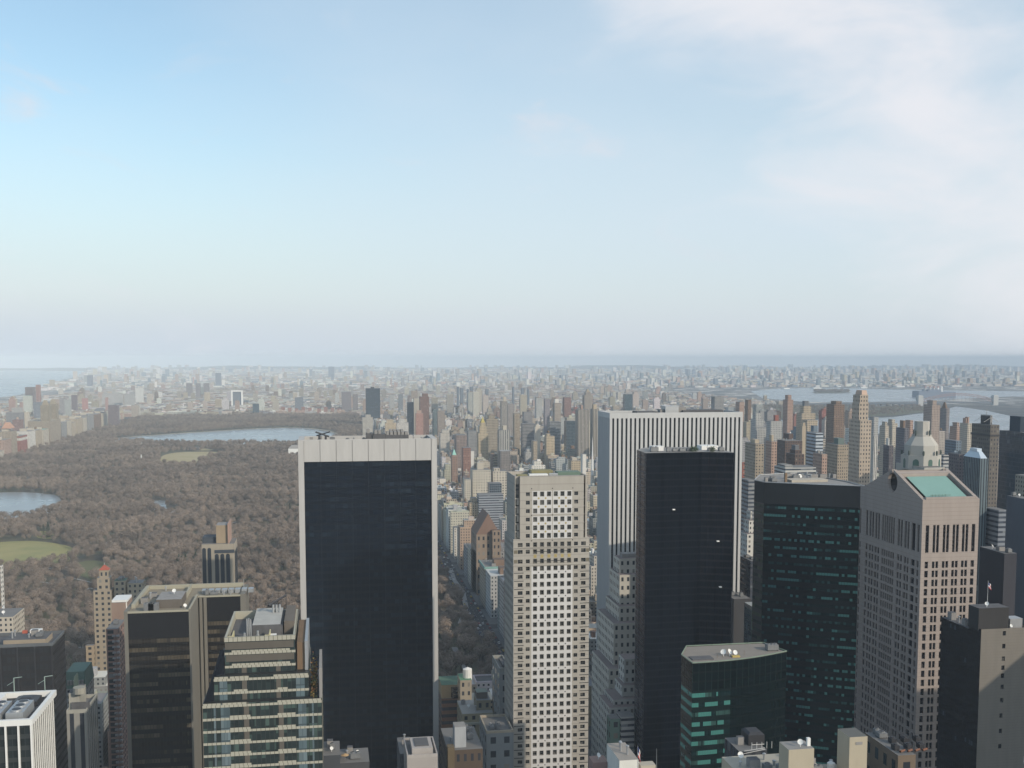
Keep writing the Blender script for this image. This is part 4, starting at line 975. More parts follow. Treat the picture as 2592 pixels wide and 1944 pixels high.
# ---- dark tower by the edge with a lit flank
y0_ = 400; a = P(2380, 1590, y0_ + 27); c = P(2484, 1593, y0_); xE = P(2605, 1585, y0_)[0]; Z1 = c[2]; yk = y0_ + 9; occ(c[0], xE, y0_, yk, Z1)
t = thing('office_tower', 'dark tower with a bare tan flank crossed by a slanting shadow and a flagpole above', 'tower', (c[0], y0_, 0))
dkw = win_mat('dark_side_wall', (.1, .9), (.25, .75), (.015, .017, .02), wall=(.020, .019, .020), blind=(.10, (.10, .12, .14)), rough=.3, wrough=.6, dirt=.2, spec=.3)
tanb = plain('tan_brick', (.19, .172, .148), .9, 0, .2, .35, .15); coursed(tanb, 1.2)
xwst = a[0] - 0
mb = MB(); hh = [1 for _ in range(1)]
rows_ = [(P(2500, 1140 + v * .4845, y0_)[2] - .95, P(2500, 1140 + v * .4845, y0_)[2] + .95) for v in (960, 1027, 1093, 1140, 1182, 1240, 1310, 1390, 1470, 1550)]
hl = punched(mb, (c[0], y0_), (1, 0), xE - c[0], 0, Z1, [(9.6, 11.0)], rows_, .4)
mb.wall((xE, y0_), (xE, yk), 0, Z1); mb.wall((xE, yk), (c[0], yk), 0, Z1)
mb.build('front_wall', tanb, t); windows(t, hl, (c[0], y0_), (1, 0), [M['pane'], M['darkmetal']], .35)
mb = MB(); mb.wall((c[0], yk), (c[0], y0_), 0, Z1, bay=1.6, fl=3.9); mb.build('side_wall', dkw, t)
mb = MB(); mb.face([(c[0], y0_, Z1 - .8), (xE, y0_, Z1 - .8), (xE, yk, Z1 - .8), (c[0], yk, Z1 - .8)]); mb.build('roof', M['roof_dark'], t)
mb = MB(); xw_ = P(2549, 1590, y0_ + 2)[0]; zq = P(2500, 1538, y0_ + 2)[2]
mb.box(c[0] - .6, xw_, y0_ + 1.2, y0_ + 8.5, Z1 - .79, zq, 0, 1); mb.build('penthouse', [plain('charcoal_brick', (.04, .038, .038), .9), M['roof_dark']], t)
dish(t, c[0] + 4, y0_ + 3, zq, .8, -.6); mb = MB(); mb.box(xw_ + 2, xE - 1, y0_ + 3, y0_ + 8, Z1 - .79, Z1 + 3.0); mb.build('roof_house', M['metal'], t); dish(t, xw_ + 1.4, y0_ + 1.5, Z1 - .8, .7, .3)
clutter(t, xw_ + .5, xE - 1, y0_ + .5, y0_ + 3, Z1 - .79, 3, rn, 'av')
fz = zq
tf = thing('flagpole', 'flagpole flying a limp striped flag above the dark penthouse', 'flagpole', (c[0] + 5.5, y0_ + 5, fz))
mb = MB(); mb.bar((c[0] + 5.5, y0_ + 5, fz), (c[0] + 5.5, y0_ + 5, fz + 10.5), .09, r1=.05); mb.build('pole', M['whitepaint'], tf)
def flag(tf, x, y, z, w_, h_):
    mb = MB()
    for i in range(7):
        for j in range(4):
            def q(a, b): u = a / 7; return (x + .1 + w_ * u, y + .25 * math.sin(u * 7 + b), z - h_ * b / 4 - .6 * u * u * h_)
            mb.face([q(i, j + 1), q(i + 1, j + 1), q(i + 1, j), q(i, j)], 0 if j % 2 else 1) if not (i < 3 and j < 2) else mb.face([q(i, j + 1), q(i + 1, j + 1), q(i + 1, j), q(i, j)], 2)
    mb.build('cloth', [plain('flag_red', (.5, .08, .08)), plain('flag_white', (.7, .7, .7)), plain('flag_blue', (.04, .06, .2))], tf)
flag(tf, c[0] + 5.5, y0_ + 5, fz + 9.6, 1.3, 2.0)
# its lower, nearer dark wing
y2 = 410.5; a2 = P(2382, 1592, y2 + 22); c2 = P(2484, 1592, y2); occ(a2[0], c2[0], y2, y2 + 26, a2[2])
t = thing('office_block', 'black windowed block adjoining the tan-flanked tower, with a cluttered roof edge', 'office block', (a2[0], y2, 0))
mb = MB(); mb.box(a2[0], c[0] + 8, y2 - 1, y2 + 22, 0, c2[2], 0, 1, bay=1.7, fl=3.9); mb.build('curtain_wall', [dkw, M['roof_dark']], t)
clutter(t, a2[0] + .5, c[0] + 6, y2, y2 + 20, c2[2] + .01, 9, rn, 'vap')

# ---- towers standing out of frame to the side, whose shadows cross the flanks at the edge
t = thing('office_tower', 'brown office tower outside the frame whose shadow crosses the tan flank', 'tower', (372.4, 100, 0))
mb = MB(); mb.box(372.4, 415, 100, 295, 0, 200, 0, 0, (.2, .17, .14, 1), (.15, .14, .13, 0)); mb.build('wall', M['masonry'], t)
# ================================================================ other towers that can be told apart
K = {'cream': (.45, .405, .335), 'tan': (.31, .26, .20), 'brown': (.19, .13, .095), 'red': (.27, .10, .075), 'pink': (.36, .25, .20), 'grey': (.25, .25, .25),
     'lgrey': (.38, .38, .37), 'white': (.60, .58, .54), 'dark': (.05, .055, .065), 'blue': (.14, .18, .22), 'navy': (.025, .04, .06), 'dbrown': (.10, .07, .06), 'buff': (.40, .335, .25), 'slate': (.14, .145, .155)}
def C4(k, a=1): c = K[k] if isinstance(k, str) else k; return (c[0], c[1], c[2], a)
rb = random.Random(21)
def tower(px0, px1, top, D, dep, col, sty, label, cat='apartment tower', name='apartment_tower', group=None, cap=None, tank_=False, up=None, bay=3.0, fl=3.2, rc=None, pyr=None, clut=0, base=0):
    """a tower seen between two photo columns at depth D; cap = [(f0,f1,extra height,colour)], up = setbacks [(f0,f1,top row)]"""
    if px0 > 830:
        while True:
            x0 = P(px0, top, D + dep)[0]; x1 = P(px1, top, D)[0]
            if x1 - x0 > max(5, dep * .22) or dep < 4: break
            dep *= .85
    else:
        while True:
            x0 = P(px0, top, D)[0]; x1 = P(px1, top, D + dep)[0]
            if x1 - x0 > max(5, dep * .22) or dep < 4: break
            dep *= .85
    z = P((px0 + px1) / 2, top, D)[2]
    occ(x0, x1, D, D + dep, z)
    t = thing(name, label, cat, (x0, D, 0), group)
    k = rb.randrange(50); w_ = x1 - x0
    m = M[STY[sty]] if sty in STY else M['plaincol']
    mb = MB(); mb.box(x0, x1, D, D + dep, 0, z, 0, 0, C4(col), C4(rc or (.16, .155, .15), 0), bay, fl, k); mb.build('wall', m, t)
    zz_ = z
    for (f0, f1, tp) in (up or ()):
        z2 = P((px0 + px1) / 2, tp, D)[2]; mb = MB()
        mb.box(x0 + w_ * f0, x0 + w_ * f1, D + dep * .18, D + dep * .82, zz_ + .01, z2, 0, 0, C4(col), C4((.2, .19, .18), 0), bay, fl, k + 5); mb.build('setback', m, t); zz_ = z2
    for (f0, f1, h, cc) in (cap or ()):
        mb = MB(); mb.box(x0 + w_ * f0, x0 + w_ * f1, D + dep * .3, D + dep * .7, zz_ + .01, zz_ + h, 0, 0, C4(cc, 0), C4(cc, 0)); mb.build('roof_house', m, t)
    if pyr:
        f0, f1, h, cc, kk = pyr; mb = MB(); mb.pyr(x0 + w_ * f0, x0 + w_ * f1, D + dep * .2, D + dep * .8, zz_ + .01, zz_ + h, kk, 0, C4(cc, 0)); mb.build('spire_roof', M['plaincol'], t)
    if tank_: tank(t, x0 + w_ * .3, D + dep * .3, zz_, 2.2, 3.5, 2)
    if clut: clutter(t, x0 + 1, x1 - 1, D + 1, D + dep - 1, z, clut, rb)
    return t, x0, x1, z
AT = 'apartment tower'
# --- lower left, near the park
tower(0, 8, 1432, 760, 20, 'white', 'm', 'white tower sliver at the very edge of the photograph above the charcoal slab', 'tower')
t, a, b, z = tower(-30, 62, 1562, 700, 25, 'cream', 'm', 'cream block with curved leafy parapet above the charcoal slab', 'apartment block', 'apartment_block', clut=3)
tower(150, 168, 1700, 640, 18, 'grey', 'm', 'narrow grey block squeezed beside the green mansard roof', 'apartment block', 'apartment_block')
t, a, b, z = tower(165, 238, 1742, 620, 22, 'lgrey', 'm', 'grey stone hotel with green copper mansard roof and dormers', 'hotel', 'hotel', bay=4)
mb = MB(); mb.pyr(a - .3, b + .3, 619.7, 642.3, z + .01, z + 9, .86); mb.build('mansard_roof', plain('verdigris_mansard', (.10, .17, .14), .8, 0, .2, .4), t)
for i in range(6): mb = MB(); xx = a + 1.2 + i * (b - a - 3) / 5; mb.box(xx, xx + 1, 619.4, 621, z + 2, z + 4.6); mb.build('dormer', M['roof_grey'], t)
# gothic stone tower near the bottom
t, a, b, z = tower(168, 248, 1805, 480, 22, (.27, .26, .235), 's', 'ornate grey stone tower with tall arched windows and a carved penthouse', 'office tower', 'office_tower', bay=3.6, fl=60)
mb = MB(); mb.box(a + .5, b - 3.5, 483, 496, z + .01, z + 8, 0, 1); mb.box(a + 1.5, a + 9, 482.2, 482.99, z + 1, z + 4, 1); mb.build('penthouse', [plain('pale_carved_stone', (.33, .32, .28), .9, 0, .2, .4), M['roof_dark']], t)
mb = MB(); mb.cyl(a + 5, 482.6, 2.6, z + 8, z + 10.6, 12); mb.build('arched_window_hood', plain('arch_stone', (.30, .29, .25), .9), t)
mb = MB(); mb.box(a + 2, b - 6, 486, 494, z + 8.01, z + 12.5, 0); mb.pyr(a + 2, b - 6, 486, 494, z + 12.5, z + 14, .7, 0); mb.build('roof_house', plain('dark_green_plant', (.06, .09, .08), .8), t)
mb = MB(); parapet(mb, a, b, 480, 502, z, 1.6, .6); mb.build('parapet', plain('pale_carved_stone', (.33, .32, .28), .9), t); clutter(t, b - 3, b - .5, 484, 500, z, 2, rb, 'av')
# art deco tower with red roof
t, a, b, z = tower(236, 289, 1494, 770, 9, (.31, .26, .195), 'm', 'buff stepped hotel tower with a small red pyramid roof by the park', 'hotel', 'hotel_tower', bay=3.6, fl=3.8)
def zr_(r, D=770): return P(300, r, D)[2]
mb = MB(); mb.box(a + 2.5, b - 1.2, 770.6, 778, z + .01, zr_(1462), 0, 0, C4((.31, .26, .195)), C4('grey', 0), 3.6, 3.8); mb.box(a + 4, b - 2, 771.2, 777, zr_(1462) + .01, zr_(1443), 0, 0, C4((.31, .26, .195)), C4('grey', 0), 3.6, 3.8); mb.build('stepped_crown', M['masonry'], t)
mb = MB(); mb.pyr(a + 3.7, b - 1.7, 771, 777.2, zr_(1443) + .02, zr_(1430), 0); mb.build('red_roof', plain('red_tile', (.34, .09, .06), .8, 0, .15, .5), t)
mb = MB(); mb.bar(((a + b) / 2 + 1, 774, zr_(1432)), ((a + b) / 2 + 1, 774, zr_(1426)), .3); mb.build('finial', M['metal'], t)
tower(288, 324, 1470, 772, 10, (.31, .27, .205), 'm', 'buff wing with dark green roof attached beside the red-roofed hotel tower', 'hotel wing', 'hotel_wing', bay=3.6, fl=3.8, rc=(.06, .12, .09), clut=2)
tower(322, 368, 1476, 771, 12, (.31, .27, .205), 'm', 'buff wing with cluttered terrace roof, outer end of the red-roofed hotel', 'hotel wing', 'hotel_wing', bay=3.6, fl=3.8, clut=7)
tower(217, 240, 1634, 765, 8, (.33, .26, .18), 'm', 'buff lower shoulder block stepping down from the red-roofed hotel', 'hotel wing', 'hotel_wing', bay=3.6, fl=3.8)
t, a, b, z = tower(268, 318, 1592, 600, 30, (.26, .16, .13), 'k', 'reddish brown balconied apartment tower behind the bronze slab', AT, clut=2, bay=4.5, fl=3.0)
mb = MB()
for f in range(28):
    zz_ = z - 4 - f * 3.0
    for u in (.52, .86): mb.box(a + (b - a) * u, a + (b - a) * u + 1.6, 598.7, 599.99, zz_, zz_ + .9)
mb.build('balconies', plain('balcony_panel', (.30, .28, .28), .8), t)
t, a, b, z = tower(282, 335, 1525, 640, 22, (.27, .19, .15), 'n', 'plain brown brick tower with a white framed box on its roof', AT)
mb = MB(); mb.box(a, b + 1, 641, 655, z + .01, z + 1.2)
for u in (0, .95): mb.box(a + (b - a) * u + .1, a + (b - a) * u + .9, 641.5, 642.3, z - 9, z)
mb.build('roof_frame', M['whitepaint'], t)
# tower with arched tops
t, a, b, z = tower(510, 600, 1377, 800, 24, (.34, .30, .24), 'n', 'dark-striped tower with tall arched window bays and a tan penthouse in front of the park', 'tower', 'arched_tower')
mb = MB(); wv = b - a - 3; dm = plain('arch_glass', (.03, .038, .05), .3, 0, .3, .3)
zt1 = P(550, 1386, 800)[2]; zt2 = P(550, 1402, 800)[2]
for i, (u0, u1, zt__) in enumerate(((.02, .13, zt1), (.18, .29, zt1), (.40, .52, zt2), (.57, .69, zt2), (.74, .86, zt2))):
    mb = MB(); xa_, xb_ = a + (b - a) * u0, a + (b - a) * u1; r = (xb_ - xa_) / 2
    mb.box(xa_, xb_, 799.7, 799.98, 0, zt__ - r)
    mb.f; A = [(xa_ + r + r * math.cos(q), 799.7, zt__ - r + r * math.sin(q)) for q in np.linspace(0, math.pi, 9)]
    mb.face(A); mb.build('arched_bay', dm, t)
mb = MB()
for k in range(6): yy = 802 + k * 3.8; mb.box(b + .01, b + .25, yy, yy + 1.6, 0, z - 6)
mb.build('side_bays', dm, t)
mb = MB(); mb.box(a + (b - a) * .4, b, 799.4, 801, z - 6.5, z - 4.2); mb.box(a, b - 8, 806, 820, z + .01, z + 4); mb.build('dark_cornice', plain('dark_blue_roof', (.05, .06, .075), .8), t)
mb = MB(); mb.box(a + (b - a) * .44, b - 4.5, 803, 818, z + .011, z + 13, 0, 1); mb.box(b - 4.49, b - 3.6, 801, 822, z + .01, z + 14.5, 2); mb.build('penthouse', [plain('tan_render', (.33, .26, .18), .9), M['roof_grey'], plain('pink_edge', (.38, .25, .2), .9)], t)
# --- low buildings between the glass slab and the pale stone tower
t, a, b, z = tower(1109, 1172, 1768, 640, 22, (.17, .10, .075), 'b', 'dark red-brown block with cream top floor and green roof beside the glass slab', 'apartment block', 'apartment_block', bay=4, fl=4.2)
zc_ = P(1140, 1735, 640)[2]; mb = MB(); mb.box(a, b, 641, 660, z + .01, zc_, 0, 1, bay=4); mb.build('top_floor', [plain('buff_render', (.32, .26, .17), .9), plain('green_membrane', (.07, .14, .10), .9)], t)
mb = MB(); mb.cyl(a + 9, 640.9, 3.2, z + .5, z + 6.5, 14); mb.build('arched_window', M['pane'], t)
t, a, b, z = tower(1158, 1194, 1722, 625, 14, (.31, .27, .21), 'm', 'slim buff penthouse tower carrying a round white water tank', 'apartment tower', bay=3.4, fl=5, rc=(.10, .22, .14))
tank(t, a + 5, 631, z - 4, 2.7, 6.5, 2.5, 'whitepaint')
tower(1186, 1250, 1772, 660, 16, (.33, .28, .20), 'm', 'low buff block with pale roof behind the slim white-tanked tower', 'apartment block', 'apartment_block', rc=(.42, .38, .31), clut=4)
t, a, b, z = tower(1157, 1248, 1806, 575, 24, (.38, .33, .22), 'm', 'cream stepped block with pale cornice and plant room below the white-tanked tower', 'apartment block', 'apartment_block', bay=4, fl=4.4, rc=(.33, .32, .30), clut=5)
mb = MB(); mb.box(a + 8.5, b - .5, 580, 592, z + .01, z + 5.5, 0, 0, C4((.30, .26, .18)), C4('grey', 0), 5, 5); mb.box(a + 9, a + 15, 583, 590, z + 5.51, z + 9, 0, 0, C4((.16, .13, .11), 0), C4((.2, .24, .2), 0)); mb.build('roof_house', M['masonry'], t)
mb = MB(); mb.box(a + 1, b - 2.5, 574.2, 574.99, z - 6, z - 4.8); mb.build('cornice', plain('pale_cornice', (.45, .44, .37), .8), t)
t, a, b, z = tower(1246, 1292, 1700, 560, 26, (.25, .26, .26), 'm', 'tall grey block with a sunken dark roof tucked beside the pale stone tower', 'office block', 'office_block', bay=9, fl=6)
mb = MB(); parapet(mb, a, b, 560, 586, z, 1.8, .5); mb.build('parapet', plain('grey_parapet', (.28, .28, .26), .9), t)
mb = MB(); mb.box(a + 3, b, 568, 582, z + .01, z + 1.2); mb.build('roof_house', M['roof_dark'], t)
t, a, b, z = tower(1214, 1300, 1856, 500, 24, (.22, .235, .24), 'm', 'blue-grey lower block with long vertical windows at the foot of the pale stone tower', 'office block', 'office_block', bay=5.5, fl=6.5)
mb = MB(); parapet(mb, a, b, 500, 524, z, 1.2, .6); mb.build('parapet', plain('beige_parapet', (.36, .31, .24), .9), t); clutter(t, a + 1, a + 9, 502, 512, z, 4, rb, 'av')
t, a, b, z = tower(1116, 1222, 1898, 470, 30, (.085, .06, .042), 'm', 'brown arcaded block with dark roof and a pale blank stair tower', 'office block', 'office_block', bay=3.1, fl=7, clut=5)
zq_ = P(1160, 1846, 470)[2]; mb = MB(); mb.box(a + 3.5, a + 8.6, 473, 480, z + .01, zq_, 0, 1); mb.build('stair_tower', [plain('pale_blue_render', (.36, .38, .40), .9), M['roof_grey']], t)
mb = MB(); mb.box(a, a + 3, 469.5, 474, z - 12, z + 1.5); mb.build('corner_wall', plain('ochre_render', (.13, .10, .06), .9), t)
t, a, b, z = tower(1022, 1108, 1918, 420, 20, (.34, .31, .29), 'n', 'white-grey rooftop block with a sunken cooling well at the foot of the glass slab', 'office block', 'office_block')
mb = MB(); mb.box(a + 2.2, b - 1.6, 423, 436, z + .01, z + 2.8, 0); mb.build('penthouse', plain('pale_penthouse', (.38, .35, .33), .9), t)
mb = MB(); mb.box(a + 3.6, b - 3, 425, 434, z + 2.81, z + 3.2); mb.build('cooling_well', M['roof_dark'], t); mb = MB(); parapet(mb, a, b, 420, 440, z, 1.3, .5); mb.build('parapet', plain('pale_penthouse', (.38, .35, .33), .9), t)
tower(1005, 1046, 1908, 440, 20, (.07, .075, .085), 'n', 'dark cluttered roof beside the white-grey block at the glass slab\'s foot', 'office block', 'office_block', clut=7)
tower(818, 860, 1912, 420, 16, (.05, .055, .065), 'n', 'dark low roof packed with vents next to the striped stepped tower', 'office block', 'office_block', clut=6)
t, a, b, z = tower(860, 935, 1930, 425, 16, (.06, .06, .065), 'n', 'dark low roof with a parasol in front of the glass slab', 'office block', 'office_block', clut=4)
pt = thing('parasol', 'small tan parasol standing on the dark low roof before the glass slab', 'parasol', (a + 2, 428, z))
mb = MB(); mb.bar((a + 2, 428, z), (a + 2, 428, z + 2.4), .05); mb.build('pole', M['metal'], pt); mb = MB(); mb.cyl(a + 2, 428, 1.6, z + 2.1, z + 2.15, 10, top=.7); mb.build('canopy', plain('tan_canvas', (.4, .27, .14), .9), pt)
# --- stepped light stone tower between pale stone tower and black tower
def steps(label, parts, col, D0, cat='office tower', clut=0, bay=3.6, fl=5.2):
    px0 = parts[0][0]; t = None
    for i, (l, r, tp, dd, dep) in enumerate(parts):
        x0 = P(l, tp, dd + dep)[0]; x1 = P(r, tp, dd)[0]; z = P((l + r) / 2, tp, dd)[2]; occ(x0, x1, dd, dd + dep, z)
        if t is None: t = thing('stepped_tower', label, cat, (x0, D0, 0))
        mb = MB(); mb.box(x0, x1, dd, dd + dep, 0, z, 0, 0, C4(col), C4((.2, .16, .15), 0), bay, fl, i * 9); mb.build('setback', M['masonry'], t)
        if clut: clutter(t, x0 + 1, x1 - 1, dd + 1, dd + dep - 1, z, clut, rb, 'vp')
    return t
t = steps('pale stone wedding-cake tower stepping down between the square-windowed and black towers',
      [(1553, 1640, 1414, 640, 14), (1543, 1640, 1455, 634, 24), (1533, 1640, 1535, 628, 32), (1512, 1640, 1578, 622, 40), (1498, 1640, 1692, 615, 42)], (.50, .475, .42), 615)
mb = MB(); p = P(1590, 1400, 645)
for k in range(6): mb.bar((p[0] - 5 + k * 2.2, 645, p[2] - 3), (p[0] - 5 + k * 2.2, 645, p[2] + 1.5), .15)
mb.box(p[0] - 4, p[0] + 7, 644, 650, p[2] - 3, p[2] - .2); mb.build('roof_plant', M['roof_grey'], t)
t = steps('paler low stepped building with terraces at the foot of the stone wedding-cake tower',
      [(1566, 1640, 1668, 590, 12), (1556, 1640, 1735, 585, 16), (1530, 1640, 1770, 580, 20), (1516, 1640, 1790, 575, 24), (1538, 1576, 1824, 568, 8)], (.48, .485, .46), 568, fl=4.6)
tower(1560, 1606, 1815, 560, 10, (.36, .365, .36), 'b', 'small ribbon-windowed block in front of the terraced building', 'office block', 'office_block')
tower(1536, 1572, 1820, 562, 8, (.14, .22, .19), 'm', 'teal-green slab wedged at the foot of the terraced stone building', 'office block', 'office_block', bay=4, fl=6)
t, a, b, z = tower(1536, 1616, 1925, 330, 16, (.66, .65, .60), 'n', 'bright white penthouse wall with railing and plants above', 'penthouse block', 'office_block', rc=(.3, .27, .24), clut=6)
tower(1490, 1540, 1930, 345, 12, (.25, .16, .14), 'n', 'rusty brown cluttered roof beside the bright white penthouse', 'office block', 'office_block', rc=(.26, .17, .14), clut=6)
tower(1614, 1660, 1938, 340, 12, (.42, .38, .31), 'n', 'beige low roof on the far side of the bright white penthouse', 'office block', 'office_block', rc=(.4, .36, .3), clut=2)
for i, (px, rr) in enumerate(((1614, 1900), (1662, 1895))):
    p = P(px, 1950, 318); q = P(px, rr - (0 if i else 12), 318); tf = thing('flagpole', ('flagpole with a draped red striped flag before the black tower', 'bare slim flagpole standing before the black tower')[i], 'flagpole', p)
    mb = MB(); mb.bar(p, q, .1, r1=.05); mb.build('pole', M['metal'], tf)
    if i == 0: flag(tf, q[0], q[1], q[2] - .4, .8, 3.2)
# --- dark roof with pipes and limestone rooftops at the bottom right
t, a, b, z = tower(1834, 1942, 1902, 345, 14, (.045, .05, .06), 's', 'dark rooftop block with bright handrails in front of the green glass block', 'office block', 'office_block')
mb = MB(); mb.box(a + 5.2, a + 11, 350, 357, z + .01, z + 3.6); mb.pyr(a + 5.2, a + 11, 350, 357, z + 3.6, z + 4.4, .7); mb.build('cooling_tower', M['darkmetal'], t); clutter(t, a + 1, a + 5, 350, 356, z, 2, rb, 'p')
mb = MB()
for k in range(2): mb.bar((a + 1.5, 344.6, z + .3 - k * .9), (b - 1, 344.6, z + 1.0 - k * .5), .08)
for k in range(5): mb.bar((a + 5 + k * 1.8, 346.5, z), (a + 5 + k * 1.8, 346.5, z + 2.4), .08)
mb.bar((a + 5, 346.5, z + 1.6), (b - .5, 346.5, z + 1.6), .1); mb.build('handrail', M['whitepaint'], t)
lm = (.42, .37, .28)
t, a, b, z = tower(1826, 2110, 1978, 300, 22, lm, 'n', 'long limestone rooftop with vents, skylights and clutter along the bottom edge', 'office block', 'office_block', rc=(.38, .35, .29), clut=22)
mb = MB(); X_ = lambda px: P(px, 1930, 298)[0]; Zr = lambda r: P(2000, r, 298)[2]
mb.box(X_(1996), X_(2060), 298, 305, z - 6, Zr(1898), 0, 1); mb.build('roof_house', [plain('limestone_block', lm, .9, 0, .12, .3), M['roof_grey']], t); dish(t, X_(2032), 300, Zr(1898), .85, -.4)
mb = MB(); mb.box(X_(2050), X_(2058), 300, 301, Zr(1898) + .01, Zr(1878)); mb.build('roof_panel', M['whitepaint'], t)
t, a, b, z = tower(2076, 2134, 1950, 312, 14, lm, 'n', 'sloping limestone wing with a white dish and barrel vents', 'office block', 'office_block', rc=(.3, .27, .22), clut=6)
mb = MB(); mb.cyl(a + 2, 314, 1.2, z, z + 1.6, 10, top=.8); mb.build('domed_vent', M['whitepaint'], t)
t, a, b, z = tower(2120, 2196, 1866, 305, 8, lm, 'n', 'tall limestone rooftop box crossed by a diagonal shadow near the bottom edge', 'rooftop block', 'office_block', rc=(.12, .12, .11))
mb = MB(); mb.box(a + 2, a + 4.2, 304.9, 304.98, z - 2.5, z - 1.6); mb.build('vent_grille', M['roof_grey'], t)
t, a, b, z = tower(2188, 2318, 1914, 318, 26, (.16, .12, .085), 'm', 'brown brick block with a roof crowded by fans and orange pipework', 'office block', 'office_block', bay=5, fl=8)
for k in range(6): ac(t, a + 1 + k * 2.2, 322 + (k % 2) * 6, z, 1.7, 2.6, 1.7, fans=1, mat='darkmetal')
for k in range(4): mb = MB(); mb.bar((a + 1.5 + k * 2.6, 319.5, z + .7), (a + 3.6 + k * 2.6, 320.5, z + .7), .42); mb.build('orange_pipe', plain('rusty_orange', (.17, .075, .045), .8), t)
clutter(t, a + 1, b - 1, 332, 342, z, 6, rb, 'ap')
# --- far right, behind the pink tower
tower(2480, 2574, 1402, 520, 26, (.035, .035, .045), 'n', 'plain black box with flat roof behind the dark tan-flanked tower', 'office block', 'office_block', clut=3)
tower(2492, 2552, 1292, 640, 30, (.20, .22, .25), 'b', 'grey ribbon-windowed office block above the plain black box', 'office block', 'office_block')
tower(2548, 2640, 1268, 560, 40, (.085, .10, .125), 'n', 'blue-grey blank slab cut off by the edge of the photograph', 'office tower', 'office_tower', clut=3)
t, a, b, z = tower(2570, 2660, 1212, 700, 30, (.26, .24, .20), 'm', 'tan block seen above the blue-grey blank slab', 'office tower', 'office_tower')
t, a, b, z = tower(2530, 2640, 1096, 900, 40, 'navy', 'g', 'navy blue glass slab tower with stepped top at the edge', 'office tower', 'office_tower', cap=[(.12, .4, 14, 'navy')], bay=2, fl=4)
# glass pyramid tower
t, a, b, z = tower(2440, 2502, 1161, 650, 26, (.12, .16, .18), 's', 'slim glass tower capped by a pale blue truncated pyramid', 'office tower', 'office_tower', bay=1.8, fl=3.6)
mb = MB(); mb.pyr(a + .5, b - .5, 650.5, 670, z + .01, P(2470, 1143, 655)[2], .55); mb.box(a + 4.5, b - 4.5, 656, 664, P(2470, 1143, 655)[2], P(2470, 1136, 655)[2]); mb.build('pyramid_roof', plain('zinc_roof', (.50, .58, .66), .4, .2, .1), t)
# dark tower with lattice crown
t, a, b, z = tower(2460, 2530, 1076, 800, 26, (.13, .115, .10), 'm', 'tall dark tower crowned by a square lattice cage with radiating masts', AT, bay=2.6, fl=3.4)
zc_ = P(2495, 1052, 805)[2]; mb = MB(); mb.box(a - .6, b + .6, 799.4, 826.6, z - 9, z - 7.6); mb.box(a + 5, b - 5, 806, 818, z + .01, zc_ - .5, 0); mb.build('crown', M['darkmetal'], t)
mb = MB(); 
for s_ in (0, 1):
    A = [(a + 4.5, 805.5), (b - 4.5, 805.5), (b - 4.5, 818.5), (a + 4.5, 818.5)]
for i in range(4):
    p, q = A[i], A[(i + 1) % 4]; mb.bar((*p, z), (*p, zc_), .3); mb.bar((*p, z), (*q, zc_), .25); mb.bar((*q, z), (*p, zc_), .25); mb.bar((*p, zc_), (*q, zc_), .3)
    mb.bar((*p, zc_ - 1), (p[0] + (-7 if i in (0, 3) else 7), p[1], z + 2), .18)
mb.bar(((a + b) / 2, 812, zc_), ((a + b) / 2, 812, zc_ + 5), .2); mb.build('lattice_cage', plain('light_steel', (.35, .34, .33), .6), t)
# cream octagonal hotel top
t, a, b, z = tower(2268, 2392, 1184, 620, 34, (.40, .385, .35), 'n', 'cream stone tower with octagonal stepped crown and corner urns behind the pink gabled tower', 'hotel', 'hotel_tower')
st2 = plain('cream_stone', (.41, .395, .36), .8, 0, .08, .2, .5)
cxm, cym = (P(2278, 1190, 640)[0] + P(2382, 1190, 640)[0]) / 2, 640
zo = lambda r: P(2330, r, cym)[2]; rr = lambda w_: w_ / F_PX * cym / 1.9
def octa(r, z0_, z1_, r1=None, nm='crown_stage'):
    mb = MB(); r1 = r if r1 is None else r1
    A = [(cxm + r * math.cos(k * math.pi / 4 + .39), cym + r * math.sin(k * math.pi / 4 + .39)) for k in range(8)]; B = [(cxm + r1 * math.cos(k * math.pi / 4 + .39), cym + r1 * math.sin(k * math.pi / 4 + .39)) for k in range(8)]
    for i in range(8): j = (i + 1) % 8; mb.face([(*A[i], z0_), (*A[j], z0_), (*B[j], z1_), (*B[i], z1_)])
    mb.face([(*p, z1_) for p in B]); mb.build(nm, st2, t)
octa(rr(100), zo(1186), zo(1150)); octa(rr(84), zo(1150) + .01, zo(1126)); octa(rr(84), zo(1126) + .01, zo(1104), rr(50)); octa(rr(50), zo(1104) + .01, zo(1100)); octa(rr(38), zo(1100) + .01, zo(1066), nm='lantern')
ug = plain('dark_urn', (.08, .10, .09), .7)
for k in range(8):
    an = k * math.pi / 4 + .39
    for r_, z_ in ((rr(100), zo(1150)), (rr(50), zo(1100))):
        if r_ == rr(50) and k % 2: continue
        mb = MB(); x_, y_ = cxm + r_ * .96 * math.cos(an), cym + r_ * .96 * math.sin(an); mb.cyl(x_, y_, .45, z_ - .5, z_ + 1.6, 6, r1=.8); mb.cyl(x_, y_, .7, z_ + 1.6, z_ + 2.6, 6, top=.6); mb.build('urn', ug, t)
